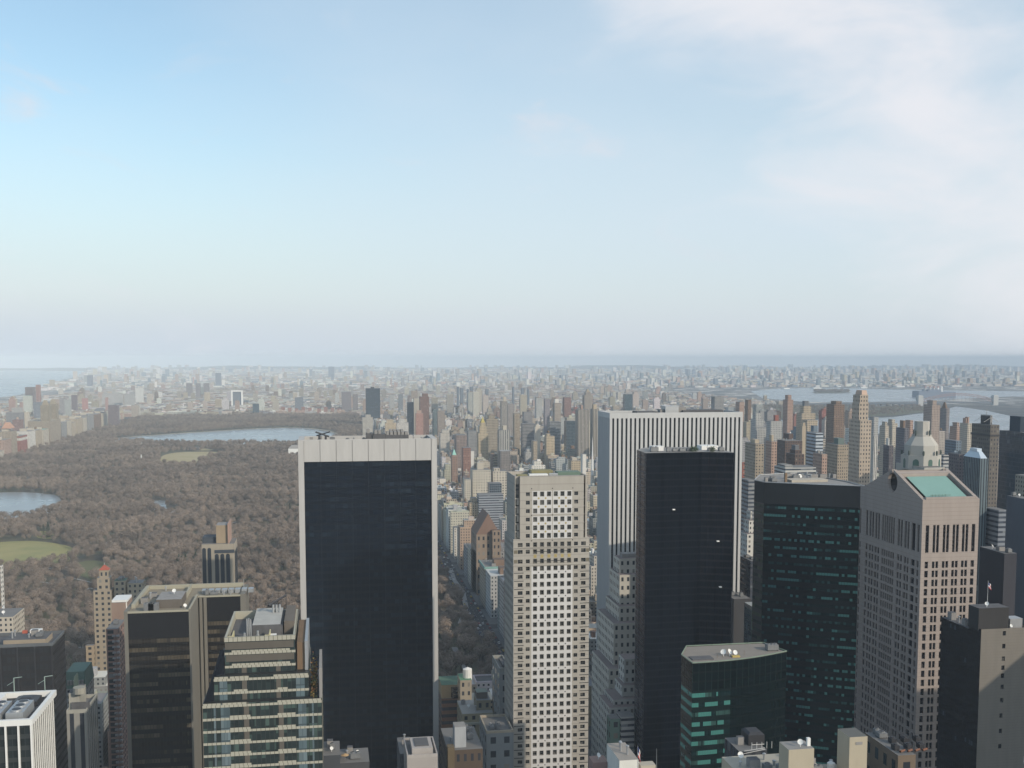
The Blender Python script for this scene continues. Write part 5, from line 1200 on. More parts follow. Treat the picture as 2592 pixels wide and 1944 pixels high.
for k in range(8):
    an = k * math.pi / 4; ap = rr(100) * math.cos(math.pi / 8) + .05; x_, y_ = cxm + ap * math.cos(an), cym + ap * math.sin(an); ux_, uy_ = -math.sin(an), math.cos(an); mb = MB(); zb_ = zo(1183); h_ = 6.0; ww = 1.9 if k % 2 else 1.4
    A = [(x_ + ux_ * ww, y_ + uy_ * ww, zb_), (x_ - ux_ * ww, y_ - uy_ * ww, zb_)] + [(x_ - ux_ * ww * math.cos(q), y_ - uy_ * ww * math.cos(q), zb_ + h_ - ww + ww * math.sin(q)) for q in np.linspace(0, math.pi, 7)]
    mb.face(A[::-1]); mb.build('arched_window', plain('green_window', (.07, .13, .11), .4), t)
# --- between striped tower and green tower
t, a, b, z = tower(1874, 1912, 1216, 800, 20, (.24, .25, .26), 'b', 'grey ribbon-windowed block between the striped and dark green towers', 'office block', 'office_block')
t = steps('small white stepped building between the striped and dark green towers', [(1890, 1904, 1294, 760, 8), (1883, 1912, 1318, 755, 10), (1876, 1916, 1352, 750, 12)], (.58, .57, .53), 750, fl=3.6, bay=3)
tower(1872, 1925, 1420, 690, 20, (.055, .06, .075), 'b', 'dark grey office block below the small white stepped building', 'office block', 'office_block', clut=3)
tower(1884, 1925, 1535, 640, 20, (.04, .07, .065), 'g', 'low dark green block with pale roof edge between the black and green towers', 'office block', 'office_block', rc=(.3, .32, .32))
tower(1838, 1900, 1516, 665, 14, (.05, .05, .055), 'n', 'low black roof beside the black saw-tooth tower\'s flank', 'office block', 'office_block', clut=4)
# --- middle distance, east side
L_ = [
 (1886, 1934, 1124, 1100, 30, 'tan', 'm', 'tan grid-windowed slab with a lit side and low penthouse', dict(cap=[(.3, .8, 4, 'buff')])),
 (1938, 1967, 1118, 1150, 24, 'pink', 'm', 'pinkish tan tower beside the tan grid-windowed slab', dict(cap=[(.3, .7, 7, 'buff')])),
 (1967, 2031, 1116, 1220, 24, 'dbrown', 'm', 'wide dark brown slab block with white roof specks', dict(clut=3)),
 (1984, 2008, 1098, 1260, 18, 'dbrown', 'n', 'dark brown stack rising behind the wide dark brown slab', dict(clut=1)),
 (2026, 2040, 1078, 1400, 14, 'buff', 'n', 'slim blank cream sliver tower', dict(up=[(.3, .9, 1070)])),
 (2042, 2084, 1096, 1250, 26, (.42, .47, .52), 'b', 'white and blue ribbon-banded office tower', dict(bay=4, fl=4.2)),
 (2052, 2070, 1078, 1290, 12, 'blue', 'n', 'blue-grey lift tower over the ribbon-banded tower', {}),
 (2058, 2094, 1150, 1000, 24, 'pink', 'm', 'pink brick tower with regular square windows', dict(clut=3, bay=2.6)),
 (2092, 2148, 1126, 1050, 26, 'tan', 'm', 'broad tan tower with green glass penthouse drum', dict(cap=[(.35, .9, 6, (.12, .16, .15))], bay=2.4)),
 (2092, 2138, 1024, 1750, 30, 'brown', 'm', 'tall dark brown tower with notched top', dict(up=[(.3, .85, 1016)])),
 (2150, 2206, 1064, 1300, 30, (.40, .33, .26), 'm', 'tallest pale brick tower, lower shaft', dict(up=[(.05, .88, 1020), (.1, .83, 1000)], bay=3.6, fl=5)),
 (2016, 2064, 1046, 1900, 24, 'buff', 'm', 'buff tower stepping up to a dark glass cap', dict(up=[(.2, .75, 1028)], cap=[(.3, .6, 9, 'slate')])),
 (2030, 2070, 1064, 1700, 20, 'buff', 'm', 'wide buff block below the dark-capped tower', {}),
 (1982, 2008, 1012, 2300, 26, (.36, .24, .19), 'm', 'slim reddish tower with a chamfered cream crown', dict(up=[(.2, .8, 1000)])),
 (1900, 1934, 1062, 1900, 26, 'lgrey', 'm', 'grey stone tower with pale columned top', dict(up=[(.1, .75, 1046)])),
 (1902, 1982, 1082, 1850, 22, 'lgrey', 'm', 'long grey slab joining two columned towers', {}),
 (1940, 1980, 1066, 1800, 20, 'lgrey', 'm', 'second grey columned tower at the other end of the long slab', dict(cap=[(.5, .8, 10, 'red')])),
 (2200, 2224, 1056, 1800, 18, 'lgrey', 'm', 'pale grey shaft tower beside the tallest pale brick tower', {}),
 (2203, 2222, 1104, 1500, 16, 'white', 's', 'small white pier-fronted block under the pale grey shaft', {}),
 (2228, 2250, 1078, 1650, 20, 'cream', 'm', 'cream cluster tower with uneven rooftops', dict(up=[(.2, .8, 1068)])),
 (2244, 2272, 1072, 1700, 20, 'cream', 'm', 'cream twin of the cluster tower with rounded tops', dict(up=[(.1, .7, 1062)])),
 (2268, 2300, 1084, 1400, 24, (.12, .12, .14), 'm', 'dark blue-brown slab tower beside the octagonal crown', dict(cap=[(.3, .8, 10, 'brown')])),
 (2292, 2312, 1064, 1550, 14, 'pink', 'm', 'pinkish tower peeping over the dark blue-brown slab', {}),
 (2338, 2380, 1026, 1900, 30, (.34, .27, .23), 'm', 'tall pinkish brown twin-shaft tower behind the octagonal crown', dict(up=[(.25, .75, 1014)])),
 (2378, 2404, 1034, 2000, 26, (.22, .20, .20), 'm', 'slim brownish tower with a small dome', dict(pyr=(.2, .8, 12, 'brown', .3))),
 (2404, 2434, 1080, 1700, 22, 'pink', 'm', 'pink brick tower with broken rooftops', dict(up=[(.3, .8, 1070)])),
 (2430, 2460, 1072, 1600, 22, 'cream', 'm', 'cream tower with two stubby roof horns', dict(cap=[(.1, .3, 8, 'pink'), (.6, .9, 10, 'pink')])),
 (2392, 2434, 1116, 1200, 24, 'blue', 'm', 'blue-grey slab beside the slim glass pyramid tower', {}),
 (2400, 2444, 1150, 950, 22, (.11, .10, .11), 'm', 'brown low block below the blue-grey slab', dict(clut=4)),
 (2366, 2402, 1152, 900, 20, 'lgrey', 'b', 'grey banded block partly behind the octagonal crown tower', {}),
 (1960, 2066, 1184, 900, 24, (.46, .46, .44), 'b', 'long white horizontal-banded apartment slab', dict(up=[(.05, .3, 1178)])),
 (1990, 2036, 1150, 950, 20, 'dbrown', 'm', 'brown ziggurat with glass dome behind the long white slab', dict(up=[(.2, .9, 1140)], cap=[(.3, .7, 4, 'slate')])),
 (2236, 2262, 1128, 1150, 22, (.10, .09, .10), 'm', 'dark brown mid-rise with white rooftop boxes', dict(cap=[(.2, .4, 8, 'white')])),
 (1876, 1888, 1170, 1150, 20, 'red', 'm', 'red brick sliver beside the striped tower', {}),
 (1800, 1832, 1004, 2500, 26, 'grey', 'm', 'grey tower peeping over the striped tower roof', {}),
 (1862, 1884, 1018, 2500, 26, 'pink', 'm', 'pink tower beyond the end of the striped tower roof', {}),
 (1886, 1902, 1012, 2600, 20, 'brown', 'm', 'brown slim tower beyond the striped tower', {}),
 (1577, 1600, 998, 2900, 20, (.18, .25, .28), 'g', 'teal glass slab above the striped tower roof', {}),
]
for (a_, b_, tp, D, dep, col, sty, lb, kw) in L_: tower(a_, b_, tp, D, dep, col, sty, lb, **kw)
# crown of the tallest brick tower
t = [o for o in COL.objects if o.get('label') == 'tallest pale brick tower, lower shaft'][0]; t['label'] = 'tallest pale brick tower with stepped shaft and latticed slanted crown'
xa, xb = P(2160, 1000, 1330)[0], P(2200, 1000, 1305)[0]; zz0, zz1 = P(2180, 1000, 1310)[2], P(2180, 988, 1310)[2]
mb = MB(); mb.pyr(xa, xb - 1, 1307, 1325, zz0, zz1, .8, 0, C4((.5, .36, .28), 0)); mb.build('slanted_crown', M['plaincol'], t)
L_ = [
 # centre, beyond the pale stone tower
 (1207, 1236, 1096, 2290, 26, (.46, .38, .26), 'm', 'cream hotel tower tapering to a gold pyramid roof and spire', dict(name='hotel_tower', cat='hotel', up=[(.15, .85, 1080), (.25, .75, 1070)], pyr=(.3, .7, 13, (.42, .34, .10), 0))),
 (1150, 1182, 1102, 2250, 40, (.22, .17, .15), 'm', 'brown-grey slab beside the gold-roofed hotel tower', {}),
 (1181, 1208, 1092, 2400, 30, 'grey', 'm', 'grey slab between the brown-grey slab and gold-roofed tower', {}),
 (1228, 1250, 1044, 2700, 26, (.33, .31, .27), 'm', 'slim grey-tan tower with tapered top beyond the gold-roofed tower', dict(up=[(.2, .8, 1036)], pyr=(.3, .7, 9, 'tan', .3))),
 (1266, 1284, 1016, 2900, 26, (.38, .35, .31), 's', 'tallest pale tower of the centre with a cream cap', dict(cap=[(.4, .9, 12, 'cream')])),
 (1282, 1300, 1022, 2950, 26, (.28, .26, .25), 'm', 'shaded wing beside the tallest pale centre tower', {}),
 (1259, 1291, 1089, 2250, 26, (.42, .41, .38), 's', 'white-striped apartment tower with cream stair cap', dict(cap=[(.4, .75, 9, 'cream')], bay=4)),
 (1298, 1316, 1046, 2500, 22, 'tan', 'm', 'slim tan-brown tower next to the white-striped one', {}),

 (1190, 1242, 1190, 1600, 30, (.50, .46, .385), 'm', 'great cream apartment house with stepped wings and a tall cap in the avenue district', dict(cap=[(.3, .65, 10, 'cream')], bay=4, fl=4)),
 (1171, 1192, 1214, 1590, 24, (.50, .46, .385), 'm', 'low cream wing on the park side of the great cream apartment house', {}),
 (1242, 1284, 1193, 1610, 26, (.48, .44, .37), 'm', 'shouldered cream wing on the far side of the great cream apartment house', dict(up=[(.1, .5, 1186)], bay=4, fl=4)),
 (1234, 1270, 1224, 1500, 20, (.22, .25, .29), 'g', 'blue-grey glass slab in front of the great cream apartment house', {}),
 (1207, 1274, 1252, 1440, 20, (.27, .29, .32), 'b', 'wide blue-grey banded block below the blue-grey glass slab', {}),
 (1184, 1213, 1272, 1450, 22, (.44, .36, .26), 'm', 'warm tan block stepping up beside the wide blue-grey banded block', dict(up=[(.2, .8, 1262)])),
 (1146, 1172, 1336, PX(152, 1400, 1148), 16, (.56, .53, .47), 'm', 'near-white windowed block lining the shaded avenue', {}),
 (1110, 1128, 1212, 1950, 22, (.58, .55, .5), 'n', 'small white block touching the edge of the glass slab', {}),
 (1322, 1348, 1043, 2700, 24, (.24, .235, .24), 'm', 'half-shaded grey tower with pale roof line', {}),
 (1318, 1356, 1073, 2400, 26, (.26, .25, .24), 'b', 'broad grey block below the half-shaded grey tower', {}),
 (1399, 1420, 1020, 2600, 24, (.33, .29, .25), 'm', 'tan grid tower topped by a bright white box', dict(cap=[(.15, .75, 9, 'white')])),
 (1424, 1446, 1006, 3000, 24, (.24, .16, .15), 'm', 'purplish brown tower behind the white-boxed tower', {}),
 (1376, 1392, 1010, 3000, 20, (.26, .24, .26), 'm', 'bluish grey shaft before the white-boxed tower', {}),
 (1456, 1492, 1037, 2200, 28, (.36, .33, .29), 's', 'broad pale ribbed tower with a pink chimney cap', dict(cap=[(.35, .5, 9, 'pink')])),
 (1494, 1516, 1036, 2250, 26, (.36, .33, .28), 's', 'narrow pale ribbed tower with tan cap beside the striped tower', dict(cap=[(.2, .8, 10, 'buff')])),
 (1474, 1500, 1000, 2900, 26, (.30, .27, .24), 'm', 'big tapering tower with domed top by the striped tower', dict(up=[(.2, .8, 992)], pyr=(.3, .7, 7, 'tan', .4))),
 (1428, 1458, 1066, 2350, 24, (.14, .18, .20), 'g', 'dark teal block beside the broad pale ribbed tower', {}),
 (1386, 1420, 1068, 2350, 26, (.24, .25, .25), 'b', 'wide grey podium block under the white-boxed tower', {}),
 (1262, 1292, 1142, 2080, 26, (.20, .18, .17), 'm', 'grey-brown cornice-topped block under the white-striped tower', dict(rc=(.3, .3, .29))),
 (1345, 1360, 1116, 2150, 24, (.36, .30, .22), 'm', 'tan slim block with flat green-grey roof', {}),
 (1378, 1404, 1104, 2200, 22, (.44, .36, .25), 'm', 'sunlit cream setback tower in the middle distance', dict(up=[(.1, .5, 1098)], tank_=True)),
 (1352, 1368, 1080, 2300, 12, (.50, .45, .38), 'n', 'blank cream wedge-topped building', dict(pyr=(.1, .9, 5, 'cream', .2))),
 (1438, 1470, 1166, 1650, 24, (.42, .35, .25), 'm', 'cream roofed block with shed tops above the pale stone tower', dict(cap=[(.2, .7, 4, 'cream')])),
 (1470, 1484, 1150, 1500, 14, 'white', 'n', 'bright white blank tower near the striped tower', {}),
 (1168, 1192, 1134, 2050, 26, (.24, .13, .10), 'm', 'long brick-red slab below the brown-grey slab', {}),
 (1188, 1200, 1142, 2150, 14, 'white', 'n', 'white blank box beside the brick-red slab', {}),
 (1141, 1158, 1152, 2000, 20, (.26, .17, .13), 'm', 'brick tower with a pale green pyramid roof', dict(pyr=(.15, .85, 11, 'copper', 0))),
 (1112, 1138, 1096, 2500, 26, (.50, .47, .42), 'm', 'cream-white stepped hotel just beyond the glass slab', dict(up=[(.2, .9, 1088)])),
 (1094, 1110, 1036, 2900, 24, (.12, .16, .17), 'm', 'dark green-grey tower over the glass slab edge', {}),
 (1106, 1126, 1040, 2850, 20, (.28, .24, .21), 'm', 'tan-brown tower beside the dark green-grey tower', {}),
 (1061, 1086, 1004, 3000, 26, (.18, .11, .09), 'm', 'tall dark red-brown tower above the glass slab', dict(up=[(.3, .9, 996)])),
 (1046, 1062, 1008, 3100, 24, (.38, .35, .30), 'n', 'blank cream tower touching the tall red-brown tower', {}),
 (1030, 1047, 1018, 3050, 24, (.12, .13, .14), 'm', 'dark grey tower beside the blank cream tower', {}),
 (1051, 1071, 1046, 2800, 18, (.38, .22, .18), 'm', 'pink-red balconied tower before the tall red-brown one', dict(cap=[(.2, .8, 7, 'pink')], sty_='k')),
 (974, 1001, 1070, 2700, 20, (.46, .38, .27), 'm', 'tan apartment block with domed top above the glass slab', dict(up=[(.15, .75, 1062)])),
 (917, 944, 1056, 2900, 24, (.42, .40, .36), 'm', 'cream stepped block at the park edge beneath the black slab', dict(up=[(.3, .8, 1050)])),
 (1003, 1034, 1070, 2750, 20, (.52, .50, .47), 'm', 'white terraced block between the tan domed block and pink tower', dict(up=[(.2, .7, 1060)])),
 (925, 962, 983, 3980, 30, (.035, .045, .06), 'g', 'big dark blue-black slab standing alone beyond the park', dict(cap=[(.35, .6, 5, 'dark')])),
 (864, 889, 992, 5100, 30, (.19, .17, .18), 'm', 'brown-blue housing slab beyond the park corner', {}),
 (893, 906, 998, 5100, 24, (.20, .18, .18), 'm', 'narrower brown housing slab beside the brown-blue one', {}),
 (985, 998, 1000, 4600, 20, (.36, .36, .35), 'm', 'first pale slab with rooftop box in the north-east housing', {}),
 (1008, 1020, 998, 4500, 20, (.18, .20, .22), 'm', 'blue-grey slab beside the pale slab with rooftop box', {}),
 # far beyond the park
 (585, 614, 990, 5600, 26, (.13, .15, .18), 'n', 'blue-black slab framed by two white end piers and white cap', dict(cap=[(0, .13, 3, 'white'), (.87, 1, 3, 'white')])),
 (639, 656, 1022, 4920, 20, (.09, .14, .18), 'g', 'small blue glass block on the far park edge', {}),
 (746, 768, 1006, 5300, 20, (.20, .22, .25), 'b', 'grey-blue hospital block beyond the park', {}),
 (549, 562, 1010, 5500, 20, (.62, .6, .56), 'n', 'small bright white stepped tower beyond the park', {}),
 (258, 312, 996, 5900, 30, (.55, .53, .50), 'b', 'long white campus slab beyond the park', {}),
 (314, 341, 998, 5800, 24, (.5, .49, .46), 'b', 'white box with dark top beside the long white campus slab', {}),
 (342, 363, 982, 6100, 30, (.50, .50, .48), 'n', 'tall white slab at the end of the white campus', {}),
 (471, 487, 970, 7000, 30, (.20, .18, .19), 'm', 'first of three far brownish project towers', {}),
 (495, 508, 970, 7000, 30, (.20, .18, .19), 'm', 'middle of three far brownish project towers', {}),
 (515, 530, 970, 7000, 30, (.20, .18, .19), 'm', 'last of three far brownish project towers', {}),
 (545, 560, 944, 9500, 50, (.14, .16, .2), 'n', 'far lone dark tower near the skyline above the framed slab', {}),
 (831, 846, 928, 14000, 90, (.12, .15, .2), 'n', 'faint blue tower block on the skyline above the glass slab', {}),
 (220, 235, 950, 9500, 60, (.13, .14, .18), 'n', 'faint dark block on the ridge by the river', {}),
 (63, 90, 980, 5600, 40, (.15, .12, .12), 'm', 'dusky brown block beside the river', {}),
 (90, 103, 974, 5500, 20, (.28, .15, .12), 'm', 'tall reddish tower beside the dusky brown block at the river', {}),
]
for (a_, b_, tp, D, dep, col, sty, lb, kw) in L_:
    kw = dict(kw); kw.pop('sty_', None)
    if kw.get('pyr') and kw['pyr'][3] == 'copper': kw['pyr'] = kw['pyr'][:3] + ((.28, .52, .44),) + kw['pyr'][4:]
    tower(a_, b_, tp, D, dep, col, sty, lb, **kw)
for o in COL.objects:
    if o.get('label') == 'cream hotel tower tapering to a gold pyramid roof and spire':
        mb = MB(); p = P(1221, 1056, 2113); mb.bar((p[0], 2113, p[2] - 8), p, .8, r1=.3); mb.build('spire', plain('gilded_spire', (.6, .5, .2), .4, .5), o)
    if o.get('label', '').startswith('blue-black slab framed'):
        a_, b_ = P(585, 990, 5600)[0], P(614, 990, 5600)[0]; z_ = P(600, 988, 5600)[2]; w_ = (b_ - a_) * .13
        mb = MB(); mb.box(a_, a_ + w_, 5595, 5627, 0, z_); mb.box(b_ - w_, b_, 5595, 5627, 0, z_); mb.box(a_ + w_ + .01, b_ - w_ - .01, 5595, 5627, z_ - 7, z_ - .01); mb.build('white_frame', M['whitepaint'], o)
# white slender church spire and pyramids
p = P(1500, 1106, 1800); t = thing('church', 'church with a tall needle-thin white spire near the striped tower', 'church', (p[0], 1800, 0))
mb = MB(); mb.cyl(p[0], 1800, 3.2, 0, 42, 8, r1=3.0); mb.cyl(p[0], 1800, 2.8, 42, p[2], 8, r1=.15); mb.build('spire', M['whitepaint'], t); mb = MB(); mb.box(p[0] - 8, p[0] + 8, 1804, 1830, 0, 16); mb.build('nave', M['roof_dark'], t); occ(p[0] - 8, p[0] + 8, 1797, 1830, 40)
# large stone synagogue/church with steep gable on the avenue
y0 = PX(152, 1370, 1206); x0 = 152; xe = P(1266, 1350, y0)[0]; t = thing('temple', 'great brown stone temple with a steep gabled roof facing the park', 'temple', (x0, y0, 0))
zg_ = P(1250, 1352, y0)[2]; zp_ = P(1236, 1300, y0)[2]; bs = (.24, .185, .14); occ(x0, xe, y0, y0 + 44, zp_)
mb = MB(); mb.box(x0, xe, y0, y0 + 44, 0, zg_, 0, 0, C4(bs), C4('dbrown', 0), 5, 8); mb.build('wall', M['masonry'], t)
mb = MB(); z_ = zg_ + .01; xm_ = (x0 + xe) / 2; ya_, yb2 = y0, y0 + 44
mb.face([(x0, ya_, z_), (xe, ya_, z_), (xm_, ya_, zp_)]); mb.face([(xe, yb2, z_), (x0, yb2, z_), (xm_, yb2, zp_)]); mb.face([(x0, yb2, z_), (x0, ya_, z_), (xm_, ya_, zp_), (xm_, yb2, zp_)]); mb.face([(xe, ya_, z_), (xe, yb2, z_), (xm_, yb2, zp_), (xm_, ya_, zp_)])
mb.build('gabled_roof', plain('brown_tile_roof', (.20, .13, .10), .9, 0, .2, .1), t)
mb = MB(); mb.box(xe - 9, xe - .5, y0 - 6, y0 - .01, 0, zg_ + 5, 0, 0, C4(bs), C4('dbrown', 0), 4, 7); mb.build('corner_tower', M['masonry'], t)
# museum wing and castle by the meadow, seen small
for (px, py, nm, lb, cat) in ((734, 1150, 'museum_wing', 'white glass museum wing peeping past the black glass slab', 'museum'), (358, 1166, 'stone_monument', 'tiny pale stone obelisk among the bare trees', 'monument'), (485, 1132, 'stage_house', 'small dark stage building with pale roof beside the dry lawn', 'theatre')):
    g = G(px, py + 8); t = thing(nm, lb, cat, (g[0], g[1], 0)); mb = MB()
    if nm == 'stone_monument': mb.pyr(g[0] - 2, g[0] + 2, g[1] - 2, g[1] + 2, 0, 22, .4); mb.build('shaft', M['whitepaint'], t)
    elif nm == 'museum_wing':
        mb.box(g[0] - 4, g[0] + 60, g[1], g[1] + 30, 0, 22); mb.build('wall', M['whitepaint'], t); mb = MB(); mb.pyr(g[0] - 4, g[0] + 26, g[1], g[1] + 30, 22.01, 30, .5); mb.build('glass_roof', M['roof_grey'], t); occ(g[0] - 4, g[0] + 60, g[1], g[1] + 30, 25)
    else: mb.box(g[0] - 14, g[0] + 22, g[1], g[1] + 8, 0, 9, 0, 1); mb.build('wall', [M['roof_dark'], M['roof_grey']], t)
    occ(g[0] - 8, g[0] + 8, g[1] - 8, g[1] + 8, 5)
for (pf, pn, tp, w_, col, lb, kw) in ((1229, 1242, 1458, 46, 'lgrey', 'pale grey block with white roofline, nearest of the avenue wall beside the pale stone tower', dict(rc=(.5, .5, .48))),
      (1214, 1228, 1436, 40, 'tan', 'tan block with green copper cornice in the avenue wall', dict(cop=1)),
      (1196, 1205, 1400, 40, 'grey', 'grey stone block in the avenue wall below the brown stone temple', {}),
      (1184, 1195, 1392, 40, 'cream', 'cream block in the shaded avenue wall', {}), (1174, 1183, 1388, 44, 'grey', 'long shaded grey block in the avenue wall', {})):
    ya, yb_ = PX(152, 1500, pn), PX(152, 1500, pf); z = P(pn, tp, ya)[2]; t = thing('apartment_block', lb, 'apartment block', (152, ya, 0), 'apartment blocks in the avenue wall east of the park'); occ(152, 152 + w_, ya, yb_, z)
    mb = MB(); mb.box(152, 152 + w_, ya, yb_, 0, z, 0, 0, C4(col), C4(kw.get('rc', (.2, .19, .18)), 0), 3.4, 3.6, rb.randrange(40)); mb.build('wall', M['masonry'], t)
    mb = MB(); mb.box(162, 180, ya + 6, ya + 18, z + .01, z + 6, 0, 0, C4('brown', 0)); mb.build('roof_house', M['masonry'], t); clutter(t, 153, 150 + w_, ya + 1, yb_ - 1, z, 6, rb, 'avp')
    if kw.get('cop'): mb = MB(); mb.box(151.3, 152.7 + w_, ya - .8, ya - .01, z - 2, z + .4); mb.box(151.3, 151.99, ya, yb_, z - 2, z + .4); mb.build('cornice', M['copper'], t)
# --- avenue wall on the far side of the park (faces east over the trees)
cpw = [(-14, 8, 1145, 'cream', 'm', 'cream low block cut by the photo edge, first of the avenue row', {}),
 (9, 27, 1114, 'pink', 'm', 'reddish-panelled block with white frame, second of the avenue row', {}),
 (29, 42, 1092, 'tan', 'm', 'tan tower with a rounded tiled crown in the avenue row', dict(dome=1)),
 (51, 68, 1104, 'red', 'm', 'bright red-brick block with white top floor in the avenue row', dict(top=1)),
 (73, 89, 1092, 'white', 'm', 'gleaming white grid-windowed block beside the red-brick one', {}),
 (91, 106, 1090, 'buff', 'm', 'buff block next to the gleaming white block', dict(tank_=1)),
 (110, 123, 1088, 'cream', 'm', 'cream block with green roof fringe in the avenue row', dict(rc=(.2, .33, .28))),
 (156, 169, 1070, 'grey', 'm', 'grey-brown block after the twin-crowned tower', {}),
 (171, 181, 1066, 'cream', 'm', 'slim pale block with dark slots in the avenue row', {}),
 (183, 192, 1070, 'buff', 'm', 'peach block beside the slim pale slotted block', {}),
 (196, 209, 1060, 'buff', 'm', 'wide peach-tan block further along the avenue row', {}),
 (211, 220, 1058, 'cream', 'm', 'pale cream pair-windowed block at the park bend', {}),
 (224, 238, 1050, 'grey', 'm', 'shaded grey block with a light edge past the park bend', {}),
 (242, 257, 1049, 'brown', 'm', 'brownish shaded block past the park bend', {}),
 (260, 274, 1046, 'cream', 'm', 'cream block with blue tower top past the park bend', dict(cap=1)),
 (276, 284, 1052, 'pink', 'm', 'small pink block near the end of the avenue row', {}),
 (288, 300, 1058, 'pink', 'm', 'low pink and white block at the end of the avenue row', {})]
XW = -795
for (a_, b_, tp, col, sty, lb, kw) in cpw:
    ya, yb_ = PX(XW, 1080, a_), PX(XW, 1080, b_); z = P(a_, tp, ya)[2]; t = thing('apartment_block', lb, 'apartment block', (XW, ya, 0), 'apartment blocks in the row along the park'); occ(XW - 40, XW, ya, yb_, z)
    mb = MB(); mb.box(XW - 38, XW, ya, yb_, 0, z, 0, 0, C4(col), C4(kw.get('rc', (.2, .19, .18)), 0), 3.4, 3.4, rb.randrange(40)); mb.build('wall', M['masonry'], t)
    mb = MB(); mb.box(XW - 26, XW - 10, ya + 8, ya + 20, z + .01, z + 7, 0, 0, C4('cream', 0)); mb.build('roof_house', M['masonry'], t)
    if kw.get('top'): mb = MB(); mb.box(XW - 38.2, XW + .3, ya - .3, yb_ + .3, z - 12, z - 5, 0, 0, C4('white'), None, 3.4, 3.4, 3); mb.build('white_top_floor', M['masonry'], t)
    if kw.get('dome'): mb = MB(); mb.pyr(XW - 26, XW - 3, ya + 4, yb_ - 4, z + 7.1, z + 22, .35, 0, C4((.42, .24, .16), 0)); mb.build('tiled_crown', M['plaincol'], t)
    if kw.get('cap'): mb = MB(); mb.pyr(XW - 30, XW - 6, ya + 6, yb_ - 6, z + 7.1, z + 16, .7, 0, C4('slate', 0)); mb.build('blue_top', M['plaincol'], t)
    if kw.get('tank_'): tank(t, XW - 8, ya + 28, z, 3, 5, 3)
ya, yb_ = PX(XW, 1080, 126), PX(XW, 1080, 154)
t = thing('apartment_tower', 'tall twin-crowned tan apartment building rising over the avenue row', 'apartment building', (XW, ya, 0)); occ(XW - 60, XW, ya, yb_, 140)
zb, zt3 = P(140, 1066, ya)[2], P(135, 1026, ya)[2]
mb = MB(); mb.box(XW - 60, XW, ya, yb_, 0, zb, 0, 0, C4('tan'), C4('tan', 0)); mb.build('wall', M['masonry'], t)
for yq in (ya + 8, yb_ - 34):
    mb = MB(); mb.box(XW - 26, XW - 3, yq, yq + 26, zb + .01, zt3, 0, 0, C4((.27, .23, .17))); mb.pyr(XW - 23, XW - 6, yq + 3, yq + 23, zt3, zt3 + 14, .4, 0, C4((.27, .23, .17), 0)); mb.build('tower', M['masonry'], t)
t, a, b, z = tower(15, 74, 1044, 3500, 20, (.22, .22, .23), 'm', 'long grey slab with cream end wall rising behind the avenue row', 'apartment block', 'apartment_block')
mb = MB(); mb.box(b - 9, b + .3, 3499, 3521, 0, z + .4, 0, 0, C4('cream', 0)); mb.box(a + 16, a + 44, 3502, 3516, z + .01, z + 14, 0, 0, C4('lgrey')); mb.build('end_wall', M['masonry'], t)
tower(31, 59, 1062, 3300, 24, (.22, .14, .13), 'm', 'brown-purple block in front of the long grey slab', 'apartment block', 'apartment_block', cap=[(.4, .55, 6, 'pink')])
tower(84, 128, 1018, 4200, 30, (.25, .27, .30), 'b', 'blue-grey public housing slab far behind the avenue row', 'apartment block', 'apartment_block')
tower(58, 82, 1002, 4600, 30, (.48, .50, .45), 'm', 'pale greenish-roofed hall behind the avenue row', 'hall', 'apartment_block', rc=(.35, .5, .42))
tower(163, 180, 1012, 4300, 30, (.36, .38, .37), 'm', 'grey-green tower beyond the twin-crowned building', AT)
tower(273, 302, 1026, 4100, 30, (.16, .13, .14), 'm', 'dark brown bulky block near the park far corner', 'apartment block', 'apartment_block')
tower(332, 352, 1026, 4750, 24, (.36, .31, .26), 'm', 'tan block beside the park far corner', 'apartment block', 'apartment_block')
tower(266, 274, 1006, 5200, 20, (.38, .22, .19), 'm', 'slim salmon tower near the long white campus slab', AT)
tower(180, 196, 1000, 5000, 30, (.16, .13, .14), 'm', 'dark wine-brown block before the campus', 'apartment block', 'apartment_block'); tower(207, 223, 1008, 4900, 20, (.42, .22, .20), 'm', 'pinkish-red block before the campus', 'apartment block', 'apartment_block')
# brick slab row beyond the park
for i in range(9):
    px = 712 + i * 17 + (6 if i > 4 else 0)
    tower(px, px + 9, 1030 + (i % 3) * 2, 4950, 22, (.30, .15, .11), 'm', 'short brick-red housing slab in the row along the far park edge', 'apartment block', 'apartment_block', 'brick-red housing slabs on the far park edge')
for i, px in enumerate((1156, 1164, 1181, 1189, 1204, 1228, 1296, 1318, 1334)):
    tower(px, px + 6 + (i % 2) * 3, 979 + (i % 3) * 3, 5000 + i * 60, 30, (.14, .17, .21), 'm', 'hazy blue-grey housing tower in the far cluster beyond the gold-roofed tower', AT, 'apartment_tower', 'hazy housing towers in the far cluster')
